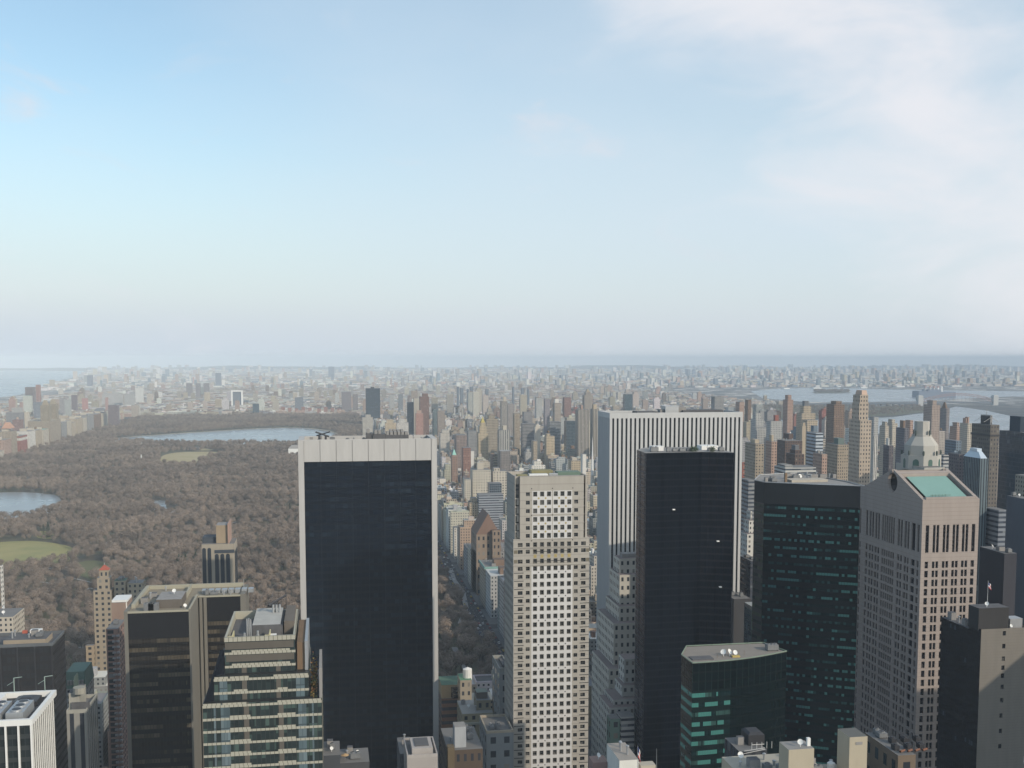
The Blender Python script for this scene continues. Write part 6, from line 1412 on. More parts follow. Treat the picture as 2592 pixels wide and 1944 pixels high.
# --- bridges, power station
stl = plain('grey_steel', (.09, .11, .14), .7); stn = plain('pale_granite', (.42, .42, .41), .9)
VY = G(2120, 1029)[1]
t = thing('viaduct', 'long low railway viaduct on thin piers crossing the island field', 'bridge', (G(2000, 1029)[0], VY, 0)); mb = MB()
xa, xb = P(1995, 1020, VY)[0], P(2340, 1020, VY)[0]; zd = P(2150, 1020, VY)[2]
mb.box(xa, xb, VY, VY + 12, zd - 8, zd); mb.build('deck', stl, t)
n = 22
for k in range(n + 1): mb = MB(); xx = xa + (xb - xa) * k / n; mb.box(xx - 4, xx + 4, VY + 1, VY + 11, 0, zd - 8.01); mb.build('pier', stl, t)
t = thing('arch_bridge', 'hazy steel arch bridge between two stone towers beyond the channel', 'bridge', (P(2330, 1020, VY)[0], VY, 0))
x1_, x2_ = P(2330, 1020, VY)[0], P(2520, 1020, VY + 0)[0]
for xx in (x1_, x2_): mb = MB(); mb.box(xx - 14, xx + 14, VY - 4, VY + 22, 0, P(2330, 1004, VY)[2]); mb.pyr(xx - 14, xx + 14, VY - 4, VY + 22, P(2330, 1004, VY)[2], P(2330, 1001, VY)[2], .8); mb.build('stone_tower', stn, t)
mb = MB(); nn_ = 18
def arc(u, k): return (x1_ + 14 + (x2_ - x1_ - 28) * u, VY + 6, zd + (0 if k else 14) + (P(2430, 996, VY)[2] - zd - (14 if not k else 4)) * (1 - (2 * u - 1) ** 2) * (1 if not k else .9))
for i in range(nn_):
    u, v = i / nn_, (i + 1) / nn_; mb.bar(arc(u, 0), arc(v, 0), 2.2, n=4); mb.bar(arc(u, 1), arc(v, 1), 2.2, n=4); mb.bar(arc(u, 0), arc(u, 1), 1.1, n=4); mb.bar(arc(u, 1), (arc(u, 1)[0], VY + 6, zd), .7, n=4); mb.bar(arc(u, 1), arc(v, 0), .9, n=4)
mb.build('arch', plain('rusty_steel', (.28, .20, .20), .8), t); mb = MB(); mb.box(x1_ + 14.01, x2_ - 14.01, VY, VY + 12, zd - 4, zd + 1); mb.build('deck', stl, t)
PY = G(2390, 1006)[1]; t = thing('power_station', 'blue-grey power station with five tall chimneys across the river', 'power station', (P(2330, 1006, PY)[0], PY, 0)); mb = MB()
for (l, r_, tp) in ((2326, 2350, 990), (2350, 2382, 986), (2382, 2420, 992)): mb = MB(); mb.box(P(l, tp, PY)[0], P(r_, tp, PY)[0] - .1, PY, PY + 80, 0, P(l, tp, PY)[2]); mb.build('turbine_hall', plain('hall_cladding', (.15, .18, .24), .9), t)
for k, px in enumerate((2342, 2354, 2364, 2374, 2383)): mb = MB(); p = P(px, 978, PY + 30); mb.cyl(p[0], PY + 30, 9, 0, p[2] - 8, 10, 0, r1=7.5); mb.cyl(p[0], PY + 30, 7.5, p[2] - 8, p[2], 10, 1 if k < 4 else 2, r1=7); mb.build('chimney', [M['whitepaint'] if k > 2 else stn, plain('red_band', (.4, .2, .18), .8), M['whitepaint']], t)
for i, (px, w_, row) in enumerate(((2410, 30, 976), (2270, 24, 977), (2180, 18, 980), (2060, 22, 981), (1985, 16, 982), (2120, 10, 977))):
    Y_ = G(px, row + 3)[1]; p = P(px, row, Y_); w2 = w_ / F_PX * Y_; t = thing('warehouse', ('biggest white shed past the power station chimneys', 'long white shed on the far river bank', 'small white shed between two longer sheds', 'white shed on the bank above the river islet', 'white depot near the bend of the far bank', 'tiny bright depot set back from the bank')[i], 'warehouse', (p[0], Y_, 0))
    mb = MB(); mb.box(p[0], p[0] + w2, Y_, Y_ + 60, 0, max(8, p[2])); mb.build('shed', M['whitepaint'], t)
# ================================================================ the rest of the city
rg = random.Random(5)
def inside(p, poly):
    x, y = p; c = False; j = len(poly) - 1
    for i in range(len(poly)):
        xi, yi = poly[i]; xj, yj = poly[j]
        if (yi > y) != (yj > y) and x < (xj - xi) * (y - yi) / (yj - yi) + xi: c = not c
        j = i
    return c
WATER = [[(v.co.x, v.co.y) for v in bpy.data.objects[n].data.vertices] for n in ('hudson_water', 'east_river_water', 'channel_water', 'island_field')]
OA = None
def free(x0, x1, y0, y1, m=1.5):
    o = OA
    return not np.any((o[:, 0] < x1 + m) & (o[:, 1] > x0 - m) & (o[:, 2] < y1 + m) & (o[:, 3] > y0 - m))
OA = np.array(OCC)
PAL = [('tan', 11), ('buff', 10), ('brown', 7), ('red', 6), ('pink', 8), ('grey', 8), ('lgrey', 8), ('cream', 13), ('white', 6), ('dbrown', 2), ('slate', 2), ('blue', 2)]
PN = [p[0] for p in PAL]; PW = [p[1] for p in PAL]
RCOL = [('dark', (.07, .07, .075)), ('grey', (.20, .20, .20)), ('pale', (.42, .41, .39)), ('white', (.68, .67, .64)), ('brown', (.16, .11, .09))]
def jit(c, r=.12): k = 1 + rg.uniform(-r, r); return tuple(min(.8, v * k * (1 + rg.uniform(-.05, .05))) for v in c)
B = []
def inview(x0, x1, y, z, m=60):
    a = proj(x0, y, z); b = proj(x1, y, 0)
    return b[0] > -m and a[0] < 2592 + m
def add(x0, x1, y0, y1, h, pal=None):
    if x1 - x0 < 3 or y1 - y0 < 3: return
    yv = (y0 + y1) / 2
    if not inview(x0, x1, yv, h): return
    if not free(x0, x1, y0, y1): return
    if y0 > 2500 and any(inside(((x0 + x1) / 2, yv), w_) for w_ in WATER): return
    px, py, q = proj((x0 + x1) / 2, y0, h)
    lim = (1062 if px < 1860 else 1040) if y0 > 1700 else 1120
    if y0 < 4000 and py < lim: h = max(12, CZ - (lim - 907) / F_PX * y0 * .995)
    cn = (rg.choices(PN, PW)[0] if x0 > 620 or y0 < 760 else rg.choice(('cream', 'cream', 'buff', 'buff', 'tan', 'lgrey', 'lgrey', 'pink', 'white', 'grey', 'cream'))) if pal is None else rg.choice(pal)
    rn_, rc = rg.choices(RCOL, (5, 6, 6, 2.2, 3))[0]
    sty = rg.choices('mmmbsk', (6, 6, 6, 2, 1, 1))[0]
    B.append(dict(b=(x0, x1, y0, y1, h), c=jit(K[cn]), cn=cn, rc=jit(rc, .15), rn=rn_, s=sty, t=rg.random() < (.5 if h > 30 else .1), k=rg.randrange(90), ph=rg.random() < .75))
def block(a, b, y0, hW, hE, mid, dy=64, ptow=0.0, wW=28, wE=28):
    y = y0
    for (xa, xb, hh) in ((a, a + wW, hW), (b - wE, b, hE)):
        y = y0
        while y < y0 + dy - 8:
            d = min(rg.uniform(18, 34), y0 + dy - y)
            if y0 + dy - y - d < 9: d = y0 + dy - y
            h = rg.uniform(*hh)
            if rg.random() < .15: h = rg.uniform(18, 28)
            if rg.random() < ptow: h = rg.uniform(75, 118)
            add(xa + (rg.uniform(0, 6) if xa > a else 0), xb - (rg.uniform(0, 6) if xa == a else 0), y + .3, y + d - .3, h); y += d
    for (ya, yb__) in ((y0, y0 + rg.uniform(24, 30)), (y0 + dy - rg.uniform(24, 30), y0 + dy)):
        x = a + wW + .5
        while x < b - wE - 6:
            w_ = min(rg.choice((6, 8, 12, 15, 20, 26)), b - wE - .5 - x)
            if w_ < 5: break
            h = rg.uniform(*mid) if rg.random() < .72 else rg.uniform(28, 50)
            add(x, x + w_ - .2, ya + rg.uniform(0, 2), yb__ - rg.uniform(0, 3), h); x += w_
for k in range(8, 60):
    y0 = -40 + k * 80.5
    if y0 < 700: continue
    far = y0 > 3700
    for i, (a, b) in enumerate(AVE):
        if proj(a, y0, 20)[0] > 2650: continue
        if far: block(a, b, y0, (14, 24), (14, 24), (12, 18), ptow=.07)
        else:
            hW = ((42, 56), (22, 46), (44, 54), (22, 46), (18, 50), (18, 48), (18, 45))[i]; hE = ((20, 44), (44, 54), (20, 44), (20, 52), (18, 50), (18, 48), (18, 45))[i]
            block(a, b, y0, hW, hE, (15, 30), ptow=(.01, .02, .03, .08, .2, .2, .2)[i])
# west of the park
for k in range(26, 60):
    y0 = -40 + k * 80.5
    for i, (a, b) in enumerate(((-1000, -838), (-1240, -1018), (-1390, -1255), (-1550, -1405), (-1700, -1565))):
        if proj(b, y0, 20)[0] < -30: continue
        block(a, b, y0, (18, 44), (18, 40), (13, 19), ptow=.03)
# midtown roofs in the gaps
for k in range(5, 10):
    y0 = -40 + k * 80.5
    for (a, b) in ((-420, -110), (-80, 125), (155, 325), (345, 462), (492, 600)):
        if y0 + 64 > 765 and a < 130: continue
        block(a, b, y0, (18, 40), (18, 40), (16, 30))
# north of the park, and the flat boroughs beyond
y0 = 4890
while y0 < 9200:
    x = -1750
    while x < 2400:
        w_ = rg.uniform(18, 60); d = rg.uniform(20, 58)
        h = rg.uniform(12, 21)
        r = rg.random()
        if r < .05: h = rg.uniform(38, 62); w_ = rg.uniform(16, 30); d = rg.uniform(16, 30)
        if rg.random() < .86: add(x, x + w_, y0, y0 + d, h, ['pink', 'tan', 'cream', 'buff', 'pink', 'grey', 'white', 'lgrey', 'cream', 'brown'])
        x += w_ + rg.choice((1, 1, 1, 14))
    y0 += 76
EXTRA = []
for _ in range(12000):
    y = 9000 + 17500 * rg.random() ** 1.3; s_ = y / 9000
    x = rg.uniform(-.33, .68) * y
    if any(inside((x, y), w_) for w_ in WATER): continue
    if x < -.30 * y + 150 + (y - 9000) * -.02: continue
    h = rg.choice((12, 15, 18, 22)) if rg.random() < .93 else rg.uniform(35, 75) * min(s_, 1.4)
    EXTRA.append((x, x + rg.uniform(22, 75) * s_ * (.4 if h > 30 else 1), y, y + rg.uniform(20, 60) * s_, h, jit(K[rg.choice(('cream', 'tan', 'pink', 'lgrey', 'white', 'buff', 'grey', 'white', 'blue', 'grey'))]), jit(rg.choices(RCOL, (3, 5, 6, 6, 2))[0][1])))
# how much of each building the photograph shows (coarse screen-space depth order, only to choose which get parts)
GW, GH, SCL = 864, 648, 1 / 3.0
own = np.full((GH, GW), -1, np.int32); dep = np.full((GH, GW), 1e9, np.float32)
def hull_rows(b):
    x0, x1, y0, y1, z = b
    pts = [proj(x, y, zz_)[:2] for x in (x0, x1) for y in (y0, y1) for zz_ in (0, z)]
    return pts
def raster(b, idx, d):
    x0, x1, y0, y1, z = b; side = 'W' if x0 > 0 else 'E'
    def q(x, y, zz_): p = proj(x, y, zz_); return p[0] * SCL, p[1] * SCL
    polys = [[q(x0, y0, 0), q(x1, y0, 0), q(x1, y0, z), q(x0, y0, z)], [q(x0, y0, z), q(x1, y0, z), q(x1, y1, z), q(x0, y1, z)]]
    xs_ = x0 if side == 'W' else x1
    polys.append([q(xs_, y1, 0), q(xs_, y0, 0), q(xs_, y0, z), q(xs_, y1, z)])
    tot = 0
    for pl in polys:
        xs = [p[0] for p in pl]; ys = [p[1] for p in pl]
        a, c = max(0, int(math.floor(min(xs)))), min(GW - 1, int(math.ceil(max(xs)))); e, f = max(0, int(math.floor(min(ys)))), min(GH - 1, int(math.ceil(max(ys))))
        if a > c or e > f: continue
        gx, gy = np.meshgrid(np.arange(a, c + 1) + .5, np.arange(e, f + 1) + .5)
        s1 = np.ones(gx.shape, bool); s2 = np.ones(gx.shape, bool)
        for i in range(4):
            (ax, ay), (bx, by) = pl[i], pl[(i + 1) % 4]; cr = (bx - ax) * (gy - ay) - (by - ay) * (gx - ax); s1 &= cr >= 0; s2 &= cr <= 0
        mk = (s1 | s2) & (dep[e:f + 1, a:c + 1] > 1e8)
        tot += int(mk.sum()); dep[e:f + 1, a:c + 1][mk] = d; own[e:f + 1, a:c + 1][mk] = idx
    return tot
order = [(o[2], -1 - i, o) for i, o in enumerate(OCC)] + [(b['b'][2], i, b['b']) for i, b in enumerate(B)]
order.sort(key=lambda q: q[0])
for d, i, b in order:
    n_ = raster(b, i, d)
    if i >= 0: B[i]['vis'] = n_
NIND = 225
ranked = sorted(range(len(B)), key=lambda i: -B[i]['vis'])
ind = sorted((i for i in ranked[:NIND] if B[i]['vis'] > 3), key=lambda i: B[i]['b'][2])
print('infill', len(B), 'individual', len(ind), 'least', B[ranked[NIND]]['vis'])
CN = dict(tan='tan', buff='buff', brown='brown', red='red-brick', pink='pinkish', grey='grey', lgrey='pale grey', cream='cream', white='white', dbrown='dark brown', slate='slate-grey', blue='blue-grey')
LM = [(0, 'photo edge'), (150, 'twin-crowned building'), (480, 'dry lawn'), (754, 'glass slab'), (943, 'blue-black slab'), (1070, 'red-brown tower'), (1221, 'gold spire'), (1400, 'white-boxed tower'), (1546, 'striped tower'), (1876, 'striped tower flank'), (1995, 'slim reddish tower'), (2178, 'tallest brick tower'), (2330, 'octagonal crown'), (2470, 'glass pyramid'), (2592, 'photo edge')]
lab = {}
for i in ind:
    q = B[i]; x0, x1, y0, y1, h = q['b']; px = proj((x0 + x1) / 2, y0, h)[0]
    j = max(0, min(len(LM) - 2, sum(1 for l in LM if l[0] <= px) - 1)); (l0, n0), (l1, n1) = LM[j], LM[j + 1]
    near, oth = (n0, n1) if px - l0 < l1 - px else (n1, n0)
    q['px'] = px; q['pxl'] = l0 if near == n0 else l1
    size = 'tall' if h > 60 else 'mid-rise' if h > 30 else 'low'
    key = f"{size} {CN[q['cn']]} block, {q['rn']} roof, by the {near}" + (f" towards the {oth}" if oth != near else '')
    lab.setdefault(key, []).append(i)
ORD = ['', 'second', 'third', 'fourth', 'fifth', 'sixth', 'seventh', 'eighth', 'ninth', 'tenth', 'eleventh', 'twelfth']
for key, L in lab.items():
    L.sort(key=lambda i: -proj(0, B[i]['b'][2], B[i]['b'][4])[1])
    for n_, i in enumerate(L):
        q = key if len(L) == 1 else (key + (', lowest down' if n_ == 0 else f', {ORD[min(n_, 11)]} up'))
        B[i]['label'] = q.replace(' towards the ', ' towards ') if len(q.replace('-', ' ').split()) > 15 else q
for i in ind:
    q = B[i]; x0, x1, y0, y1, h = q['b']; m = M[STY[q['s']]]
    t = thing('city_block', q['label'], 'city building', (x0, y0, 0), 'city buildings east of the park' if x0 > 0 else 'city buildings west of the park')
    mb = MB(); mb.box(x0, x1, y0, y1, 0, h, 0, 0, (*q['c'], 1), (*q['rc'], 0), rg.uniform(2.6, 3.6), rg.uniform(3, 3.6), q['k']); mb.build('wall', m, t)
    w_, d_ = x1 - x0, y1 - y0
    mb = MB(); cc = jit(q['c'], .1)
    e_ = .5
    mb.box(x0, x1, y0, y0 + e_, h + .003, h + 1, 0, 0, (*cc, 0), (*cc, 0)); mb.box(x0, x0 + e_, y0 + e_, y1, h + .003, h + 1, 0, 0, (*cc, 0), (*cc, 0)); mb.box(x1 - e_, x1, y0 + e_, y1, h + .003, h + 1, 0, 0, (*cc, 0), (*cc, 0)); mb.box(x0 + e_, x1 - e_, y1 - e_, y1, h + .003, h + 1, 0, 0, (*cc, 0), (*cc, 0)); mb.build('parapet', m, t)
    if h > 30 and min(w_, d_) > 15 and q['k'] % 3:
        mb = MB(); s0 = rg.uniform(.08, .25); hs_ = rg.uniform(4, 12); mb.box(x0 + w_ * s0, x1 - w_ * s0, y0 + d_ * s0, y1 - d_ * .1, h + .01, h + hs_, 0, 0, (*q['c'], 1), (*q['rc'], 0), 3, 3.3, q['k'] + 3); mb.build('setback', m, t); hb = h + hs_
    else: hb = h
    mb = MB(); fx, fy = rg.uniform(.25, .5), rg.uniform(.3, .55); c2 = jit(rg.choice((q['c'], K['lgrey'], K['cream'], K['brown'])), .1); mb.box(x0 + w_ * fx, x0 + w_ * (fx + .25), y0 + d_ * fy, y0 + d_ * (fy + .25), hb + .01, hb + rg.uniform(2.5, 6), 0, 0, (*c2, 0), (*jit(c2), 0)); mb.build('roof_house', m, t)
    if q['t'] and min(w_, d_) > 9: tank(t, x0 + w_ * .8, y0 + d_ * .25, hb if hb == h else h, 1.7, 3.2, 2.4)
ms = {s_: MB() for s_ in 'mbsk'}
indset = set(ind)
for i, q in enumerate(B):
    if i in indset: continue
    x0, x1, y0, y1, h = q['b']; mb = ms[q['s']] if q['s'] in ms else ms['m']
    mb.box(x0, x1, y0, y1, 0, h, 0, 0, (*q['c'], 1), (*q['rc'], 0), 3.2, 3.3, q['k'])
    if q['ph'] and y0 < 6000:
        w_, d_ = x1 - x0, y1 - y0; c2 = jit(rg.choice((q['c'], K['lgrey'], K['cream'], K['white'], K['brown'])), .1)
        mb.box(x0 + w_ * .3, x0 + w_ * .6, y0 + d_ * .35, y0 + d_ * .65, h + .01, h + rg.uniform(2.5, 5.5), 0, 0, (*c2, 0), (*jit(c2), 0))
        if q['t']: mb.cyl(x0 + w_ * .75, y0 + d_ * .3, 1.8, h, h + 6, 6, 0, (*K['brown'], 0))
allm = MB(); off = 0
for j, s_ in enumerate('mbsk'):
    q = ms[s_]; o_ = len(allm.v); allm.v += q.v; allm.f += [tuple(k + o_ for k in f) for f in q.f]; allm.m += [j] * len(q.f); allm.uv += q.uv; allm.c += q.c
allm.cols = True
o = allm.build('distant_buildings', [M['masonry'], M['bands'], M['strips'], M['balcony']], loc=(0, 0, 0)); tag(o, kind='stuff')
mb = MB()
for (x0, x1, y0, y1, h, c, r) in EXTRA: mb.box(x0, x1, y0, y1, 0, h, 0, 0, (*c, 0), (*r, 0))
o = mb.build('distant_suburbs', M['plaincol'], loc=(0, 0, 0)); tag(o, kind='stuff')
# low hills on the horizon
mb = MB(); hm = plain('wooded_hills', (.08, .085, .075), 1, 0, .3, .002, 1); nx_ = 120
prof = []
for i in range(nx_ + 1):
    x = -12000 + 34000 * i / nx_; prof.append((x, 26000 + 900 * math.sin(i * .7), 45 + 25 * math.sin(i * .21) + 16 * math.sin(i * .57 + 1) + 8 * math.sin(i * 1.3)))
for i in range(nx_):
    p, q = prof[i], prof[i + 1]
    mb.face([(p[0], p[1] - 2500, .5), (q[0], q[1] - 2500, .5), (q[0], q[1], q[2]), (p[0], p[1], p[2])]); mb.face([(p[0], p[1], p[2]), (q[0], q[1], q[2]), (q[0], q[1] + 2500, .5), (p[0], p[1] + 2500, .5)])
tag(mb.build('hills', hm, loc=(0, 0, 0)), kind='structure')
# ================================================================ trees of the park
rtree = random.Random(9)
def twig_mat(n, c1, c2):
    m, t, b = new_mat(n)
    oi = nd(t, 'ShaderNodeObjectInfo')
    pn = sstep(t, pos_noise(t, .006, 4, .6), .36, .64)
    f = mth(t, 'ADD', mth(t, 'MULTIPLY', oi.outputs['Random'], .5), mth(t, 'MULTIPLY', pn, .5))
    t.links.new(mixc(t, f, c1, c2), b.inputs['Base Color'])
    b.inputs['Roughness'].default_value = 1; b.inputs['Specular IOR Level'].default_value = .1
    return m
tw = twig_mat('bare_twigs', (.145, .119, .100), (.32, .255, .205)); evm = twig_mat('evergreen_needles', (.03, .05, .03), (.05, .075, .04))
def crown_mesh(seed, ever=False):
    r = random.Random(seed); mb = MB(); lobes = []
    H = 15.0
    if ever:
        for _ in range(520):
            z = r.uniform(1, 15); rad = (15.5 - z) * .27 * r.uniform(.5, 1); a = r.uniform(0, 6.283); c = Vector((rad * math.cos(a), rad * math.sin(a), z)); d = Vector((math.cos(a), math.sin(a), -.3)).normalized() * r.uniform(.6, 1.2); s_ = d.cross(Vector((0, 0, 1))).normalized() * .5
            mb.face([tuple(c - s_), tuple(c + s_), tuple(c + d)])
        return mb
    for i in range(7): a = r.uniform(0, 6.283); rr_ = r.uniform(1.2, 3.8); lobes.append((Vector((rr_ * math.cos(a), rr_ * math.sin(a), r.uniform(6.5, 11.0))), r.uniform(2.2, 3.6)))
    lobes.append((Vector((0, 0, 10.5)), 3.6))
    for _ in range(950):
        c, rad = r.choice(lobes); d = Vector((r.gauss(0, 1), r.gauss(0, 1), r.gauss(.35, 1))).normalized(); p = c + d * rad * r.uniform(.75, 1.0)
        dn = (d + Vector((r.uniform(-.45, .45), r.uniform(-.45, .45), r.uniform(-.3, .45)))).normalized()
        g = dn.cross(Vector((r.gauss(0, 1), r.gauss(0, 1), r.gauss(0, 1)))).normalized() * r.uniform(.6, 1.3); s_ = g.cross(dn).normalized() * r.uniform(.14, .28)
        mb.face([tuple(p - s_), tuple(p + s_), tuple(p + g)])
    return mb
def trunk_mesh(seed, ever=False):
    r = random.Random(seed); mb = MB()
    mb.bar((0, 0, -.5), (0, 0, 6.5 if not ever else 12), .38, r1=.22)
    if not ever:
        for i in range(6): a = i * 1.05 + r.uniform(-.3, .3); mb.bar((0, 0, r.uniform(3.5, 6)), (3.2 * math.cos(a), 3.2 * math.sin(a), r.uniform(8, 11)), .2, r1=.06, n=4)
        mb.bar((0, 0, 6.3), (r.uniform(-.6, .6), 0, 12), .22, r1=.06, n=4)
    return mb
def meshof(mb, name, mat):
    o = mb.build(name, mat, loc=(0, 0, 0)); me = o.data; bpy.data.objects.remove(o); return me
CM = [meshof(crown_mesh(s_), 'crown', tw) for s_ in range(5)] + [meshof(crown_mesh(77, True), 'crown', evm)]
TM = [meshof(trunk_mesh(s_), 'trunk', M['bark']) for s_ in range(5)] + [meshof(trunk_mesh(77, True), 'trunk', M['bark'])]
def blocked(x, y):
    for pl in (RES, LAKE, POND, GREAT, GREAT2, MEADOW, GRN2, GRN3):
        if inside((x, y), pl): return True
    return False
PB = [(min(p[0] for p in pl) - 3, max(p[0] for p in pl) + 3, min(p[1] for p in pl) - 3, max(p[1] for p in pl) + 3, pl) for pl in (RES, LAKE, POND, GREAT, GREAT2, MEADOW, GRN2, GRN3)]
def blocked(x, y): return any(a < x < b and c < y < d and inside((x, y), pl) for a, b, c, d, pl in PB)
pathpts = [p for P_ in PATHS for p in P_]
T = []
y = PARK[2] + 6
def vn(x, y): return math.sin(x * .021 + math.sin(y * .013) * 2) + math.sin(y * .017 + math.sin(x * .019) * 2.3)
while y < PARK[3] - 6:
    st_ = 10.2 + (y - 776) / 900 * 1.0
    x = PARK[0] + 6
    while x < PARK[1] - .5:
        X_t, Y_t = x + rtree.uniform(-.45, .45) * st_, y + rtree.uniform(-.45, .45) * st_
        x += st_
        px = 1296 + F_PX * (X_t * rt[0] + Y_t * rt[1]) / (X_t * fw[0] + Y_t * fw[1] + 20)
        if px < -160 or px > 1330: continue
        if rtree.random() < (.06 if vn(X_t, Y_t) > -1.2 else .28): continue
        if blocked(X_t, Y_t): continue
        if any(abs(X_t - p[0]) < 7 and abs(Y_t - p[1]) < 7 for p in pathpts): continue
        T.append((X_t, Y_t, rtree.uniform(.60, 1.34) * (1.12 if vn(Y_t * 1.3, X_t) > 0 else .9)))
    y += st_ * .95
g_ = G(122, 1360); EV = [(g_[0] + dx, g_[1] + dy, s_) for dx, dy, s_ in ((0, 0, 1.35), (8, 3, 1.2), (-7, 4, 1.1), (13, -2, .95))]
for (px, py) in ((232, 1150), (170, 1146), (282, 1135), (425, 1134), (440, 1131), (410, 1130), (612, 1170), (700, 1190), (468, 1430), (476, 1440), (740, 1300), (1130, 1660), (505, 1395)):
    q = G(px, py); EV += [(q[0] + rtree.uniform(-14, 14), q[1] + rtree.uniform(-20, 20), rtree.uniform(.7, 1.1)) for _ in range(4)]
cand = []
for i, (x, y, s_) in enumerate(T):
    px, py, q = proj(x, y, 10 * s_); u, v = int(px * SCL), int(py * SCL)
    if 0 <= u < GW and 0 <= v < GH and dep[v, u] > y: cand.append((y / s_, i))
cand.sort(); NT = 262; near = {i for _, i in cand[:NT]}
def zone(x, y):
    px = proj(x, y, 8)[0]
    if px > 1100: return 'avenue'
    if px > 620: return 'glass'
    if px > 400: return 'arch'
    if px > 235: return 'hotel'
    return 'edge'
ZL = {'avenue': 'bare brown tree in the park strip between the glass slab and the avenue', 'glass': 'bare brown tree in the park just beside the glass slab', 'arch': 'bare brown tree in the park around the arched-window tower',
      'hotel': 'bare brown tree in the park between the red-roofed hotel and the arched-window tower', 'edge': 'bare brown tree in the park before the red-roofed hotel and the charcoal slab'}
protos = {}
def put_tree(x, y, s_, v, label, group, name='bare_tree'):
    t = thing(name, label, 'tree', (x, y, .3), group); t.rotation_euler = (0, 0, rtree.uniform(0, 6.28)); t.scale = (s_, s_, s_ * rtree.uniform(.85, 1.1))
    c = bpy.data.objects.new('crown', CM[v]); COL.objects.link(c); c.parent = t
    k_ = bpy.data.objects.new('trunk', TM[v]); COL.objects.link(k_); k_.parent = t
    protos.setdefault(v, c)
for n_, i in enumerate(sorted(near)):
    x, y, s_ = T[i]; z_ = zone(x, y); put_tree(x, y, s_, n_ % 5, ZL[z_], 'bare trees of the park, ' + z_)
for n_, (x, y, s_) in enumerate(EV):
    if n_ < 4: put_tree(x, y, s_, 5, 'dark evergreen in the small clump on a green patch beyond the sunlit meadow', 'evergreens of the clump', 'evergreen_tree')
    else: put_tree(x, y, s_, 5, 'dark evergreen standing scattered among the bare trees of the park', 'scattered evergreens', 'evergreen_tree')
def scatter(name, pts, sc, objs):
    me = bpy.data.meshes.new(name); me.from_pydata(pts, [], []); a = me.attributes.new('sc', 'FLOAT', 'POINT'); a.data.foreach_set('value', np.array(sc, dtype=np.float32))
    o = bpy.data.objects.new(name, me); COL.objects.link(o); tag(o, kind='stuff')
    ng = bpy.data.node_groups.new(name, 'GeometryNodeTree'); ng.interface.new_socket('Geometry', in_out='INPUT', socket_type='NodeSocketGeometry'); ng.interface.new_socket('Geometry', in_out='OUTPUT', socket_type='NodeSocketGeometry')
    N = ng.nodes; gi, go = N.new('NodeGroupInput'), N.new('NodeGroupOutput'); jn = N.new('GeometryNodeJoinGeometry')
    for ob in objs:
        oi = N.new('GeometryNodeObjectInfo'); oi.inputs['Object'].default_value = ob; oi.transform_space = 'ORIGINAL'; oi.inputs['As Instance'].default_value = True; ng.links.new(oi.outputs['Geometry'], jn.inputs[0])
    ip = N.new('GeometryNodeInstanceOnPoints'); ng.links.new(gi.outputs[0], ip.inputs['Points']); ng.links.new(jn.outputs[0], ip.inputs['Instance']); ip.inputs['Pick Instance'].default_value = True
    rv = N.new('FunctionNodeRandomValue'); rv.data_type = 'FLOAT_VECTOR'; rv.inputs[0].default_value = (0, 0, 0); rv.inputs[1].default_value = (.06, .06, 6.283); ng.links.new(rv.outputs[0], ip.inputs['Rotation'])
    na = N.new('GeometryNodeInputNamedAttribute'); na.data_type = 'FLOAT'; na.inputs['Name'].default_value = 'sc'; ng.links.new(na.outputs[0], ip.inputs['Scale']); ng.links.new(ip.outputs[0], go.inputs[0])
    md = o.modifiers.new('scatter', 'NODES'); md.node_group = ng
    return o
rest = [T[i] for i in range(len(T)) if i not in near]
scatter('park_woodland', [(x, y, .3) for x, y, s_ in rest], [s_ for x, y, s_ in rest], [protos[v] for v in range(5)])
print('trees', len(T))
# trees on the islands and far avenues
pts, sc = [], []
for _ in range(1400):
    px, py = rtree.uniform(1880, 2420), rtree.uniform(1028, 1060); g_ = G(px, py)
    if inside(g_, WATER[3]): pts.append((g_[0], g_[1], .4)); sc.append(rtree.uniform(.7, 1.3))
for _ in range(250):
    px, py = rtree.uniform(2060, 2150), rtree.uniform(990, 995); g_ = G(px, py); pts.append((g_[0], g_[1], .4)); sc.append(rtree.uniform(1, 1.6))
scatter('island_woodland', pts, sc, [protos[v] for v in range(5)])
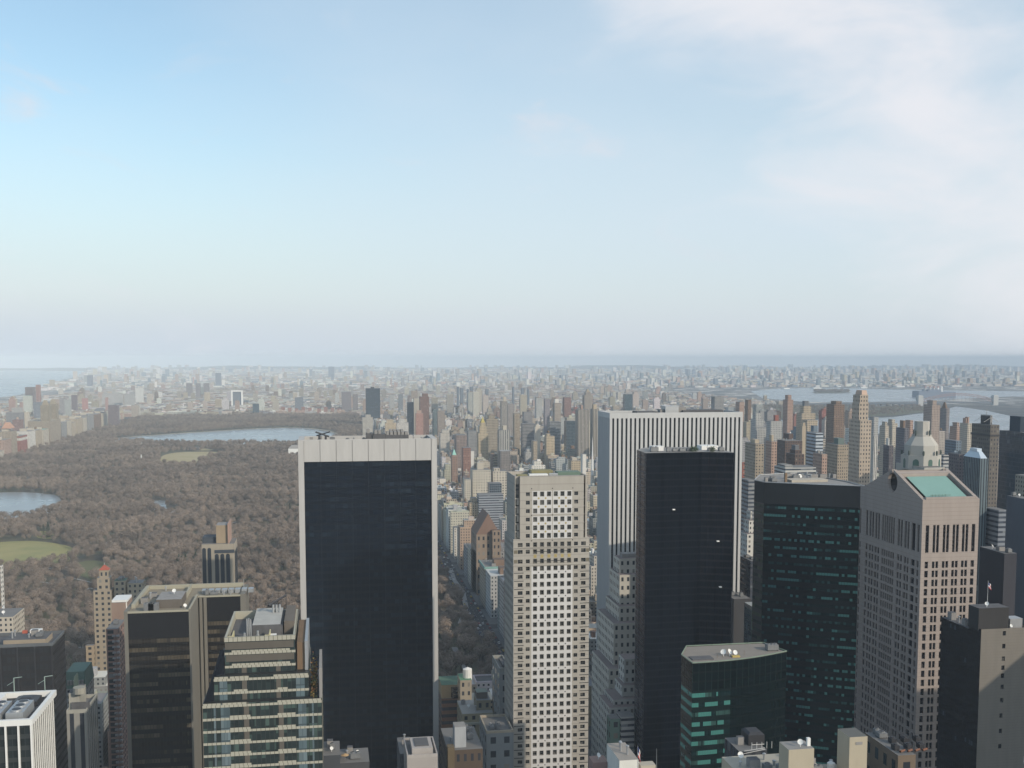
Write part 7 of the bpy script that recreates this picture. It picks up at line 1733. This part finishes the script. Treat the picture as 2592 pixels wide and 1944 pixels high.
# ================================================================ traffic on the avenue
rc_ = random.Random(4)
CPAL = [('yellow', (.55, .38, .03)), ('white', (.7, .7, .7)), ('black', (.02, .02, .022)), ('silver', (.4, .41, .42)), ('dark red', (.25, .03, .03)), ('dark blue', (.03, .05, .14))]
cm = {}
for n_, c in CPAL:
    m, t_, b_s = new_mat(n_.replace(' ', '_') + '_car_paint'); b_s.inputs['Base Color'].default_value = (*c, 1); b_s.inputs['Roughness'].default_value = .3; b_s.inputs['Coat Weight'].default_value = .5; cm[n_] = m
rub = plain('rubber', (.02, .02, .02), .9)
def car_parts(mat):
    mb = MB()
    S = [(-2.3, .35), (-2.3, .85), (-1.5, .95), (-.9, 1.45), (.9, 1.45), (1.5, 1.0), (2.3, .8), (2.3, .35)]
    for xx, fl_ in ((-.9, 0), (.9, 1)):
        f = [(xx, p[0], p[1]) for p in S]; mb.face(f if fl_ else f[::-1])
    for i in range(len(S)):
        p, q = S[i], S[(i + 1) % len(S)]; mb.face([(-.9, p[0], p[1]), (.9, p[0], p[1]), (.9, q[0], q[1]), (-.9, q[0], q[1])])
    body = meshof(mb, 'body', mat)
    mb = MB()
    for xx in (-.91, .91): mb.face([(xx, -1.3, 1.0), (xx, -.85, 1.38), (xx, .85, 1.38), (xx, 1.35, 1.02)] if xx > 0 else [(xx, 1.35, 1.02), (xx, .85, 1.38), (xx, -.85, 1.38), (xx, -1.3, 1.0)])
    mb.face([(-.8, -1.45, 1.01), (.8, -1.45, 1.01), (.8, -.92, 1.46), (-.8, -.92, 1.46)]); gls = meshof(mb, 'windows', M['pane'])
    mb = MB(); mb.bar((-.12, 0, 0), (.12, 0, 0), .34, n=8); return body, gls, meshof(mb, 'wheel', rub)
CP = {n_: car_parts(cm[n_]) for n_, _ in CPAL}
cars = []
for lane in (133.8, 137.4, 141, 145):
    y = rc_.uniform(860, 880)
    while y < 1600:
        if lane in (133.8, 145) or rc_.random() < .5: cars.append((lane, y))
        y += rc_.uniform(7, 22) * (1 + (y - 1000) / 1200)
for (x, y) in cars:
    px, py, q = proj(x, y, 1); u, v = int(px * SCL), int(py * SCL)
    if not (0 <= u < GW and 0 <= v < GH) or dep[v, u] < y: continue
    n_ = rc_.choice(CPAL)[0]; t = thing('parked_car' if x in (133.8, 145) else 'car', f'{n_} car on the shaded avenue beside the park', 'car', (x, y, .05), f'{n_} cars on the avenue')
    for nm, me in (('body', CP[n_][0]), ('windows', CP[n_][1])): o = bpy.data.objects.new(nm, me); COL.objects.link(o); o.parent = t
    for wx in (-.8, .8):
        for wy in (-1.4, 1.4): o = bpy.data.objects.new('wheel', CP[n_][2]); COL.objects.link(o); o.parent = t; o.location = (wx, wy, .34)
# ================================================================ the air
HZ = 6.0e-5
hm_ = bpy.data.materials.new('haze'); hm_.use_nodes = True; t = hm_.node_tree; t.nodes.clear()
pv = t.nodes.new('ShaderNodeVolumePrincipled'); pv.inputs['Color'].default_value = (.76, .88, 1.0, 1); pv.inputs['Density'].default_value = HZ; pv.inputs['Anisotropy'].default_value = -0.38
mo = t.nodes.new('ShaderNodeOutputMaterial'); t.links.new(pv.outputs[0], mo.inputs['Volume'])
mb = MB(); mb.box(-28000, 28000, -1200, 31500, -1.0, 300.0, bottom=True)
hz = mb.build('haze', hm_, loc=(0, 0, 0)); tag(hz, kind='stuff')
for o in COL.objects:
    if o.get('_nw') is not None: del o['_nw']
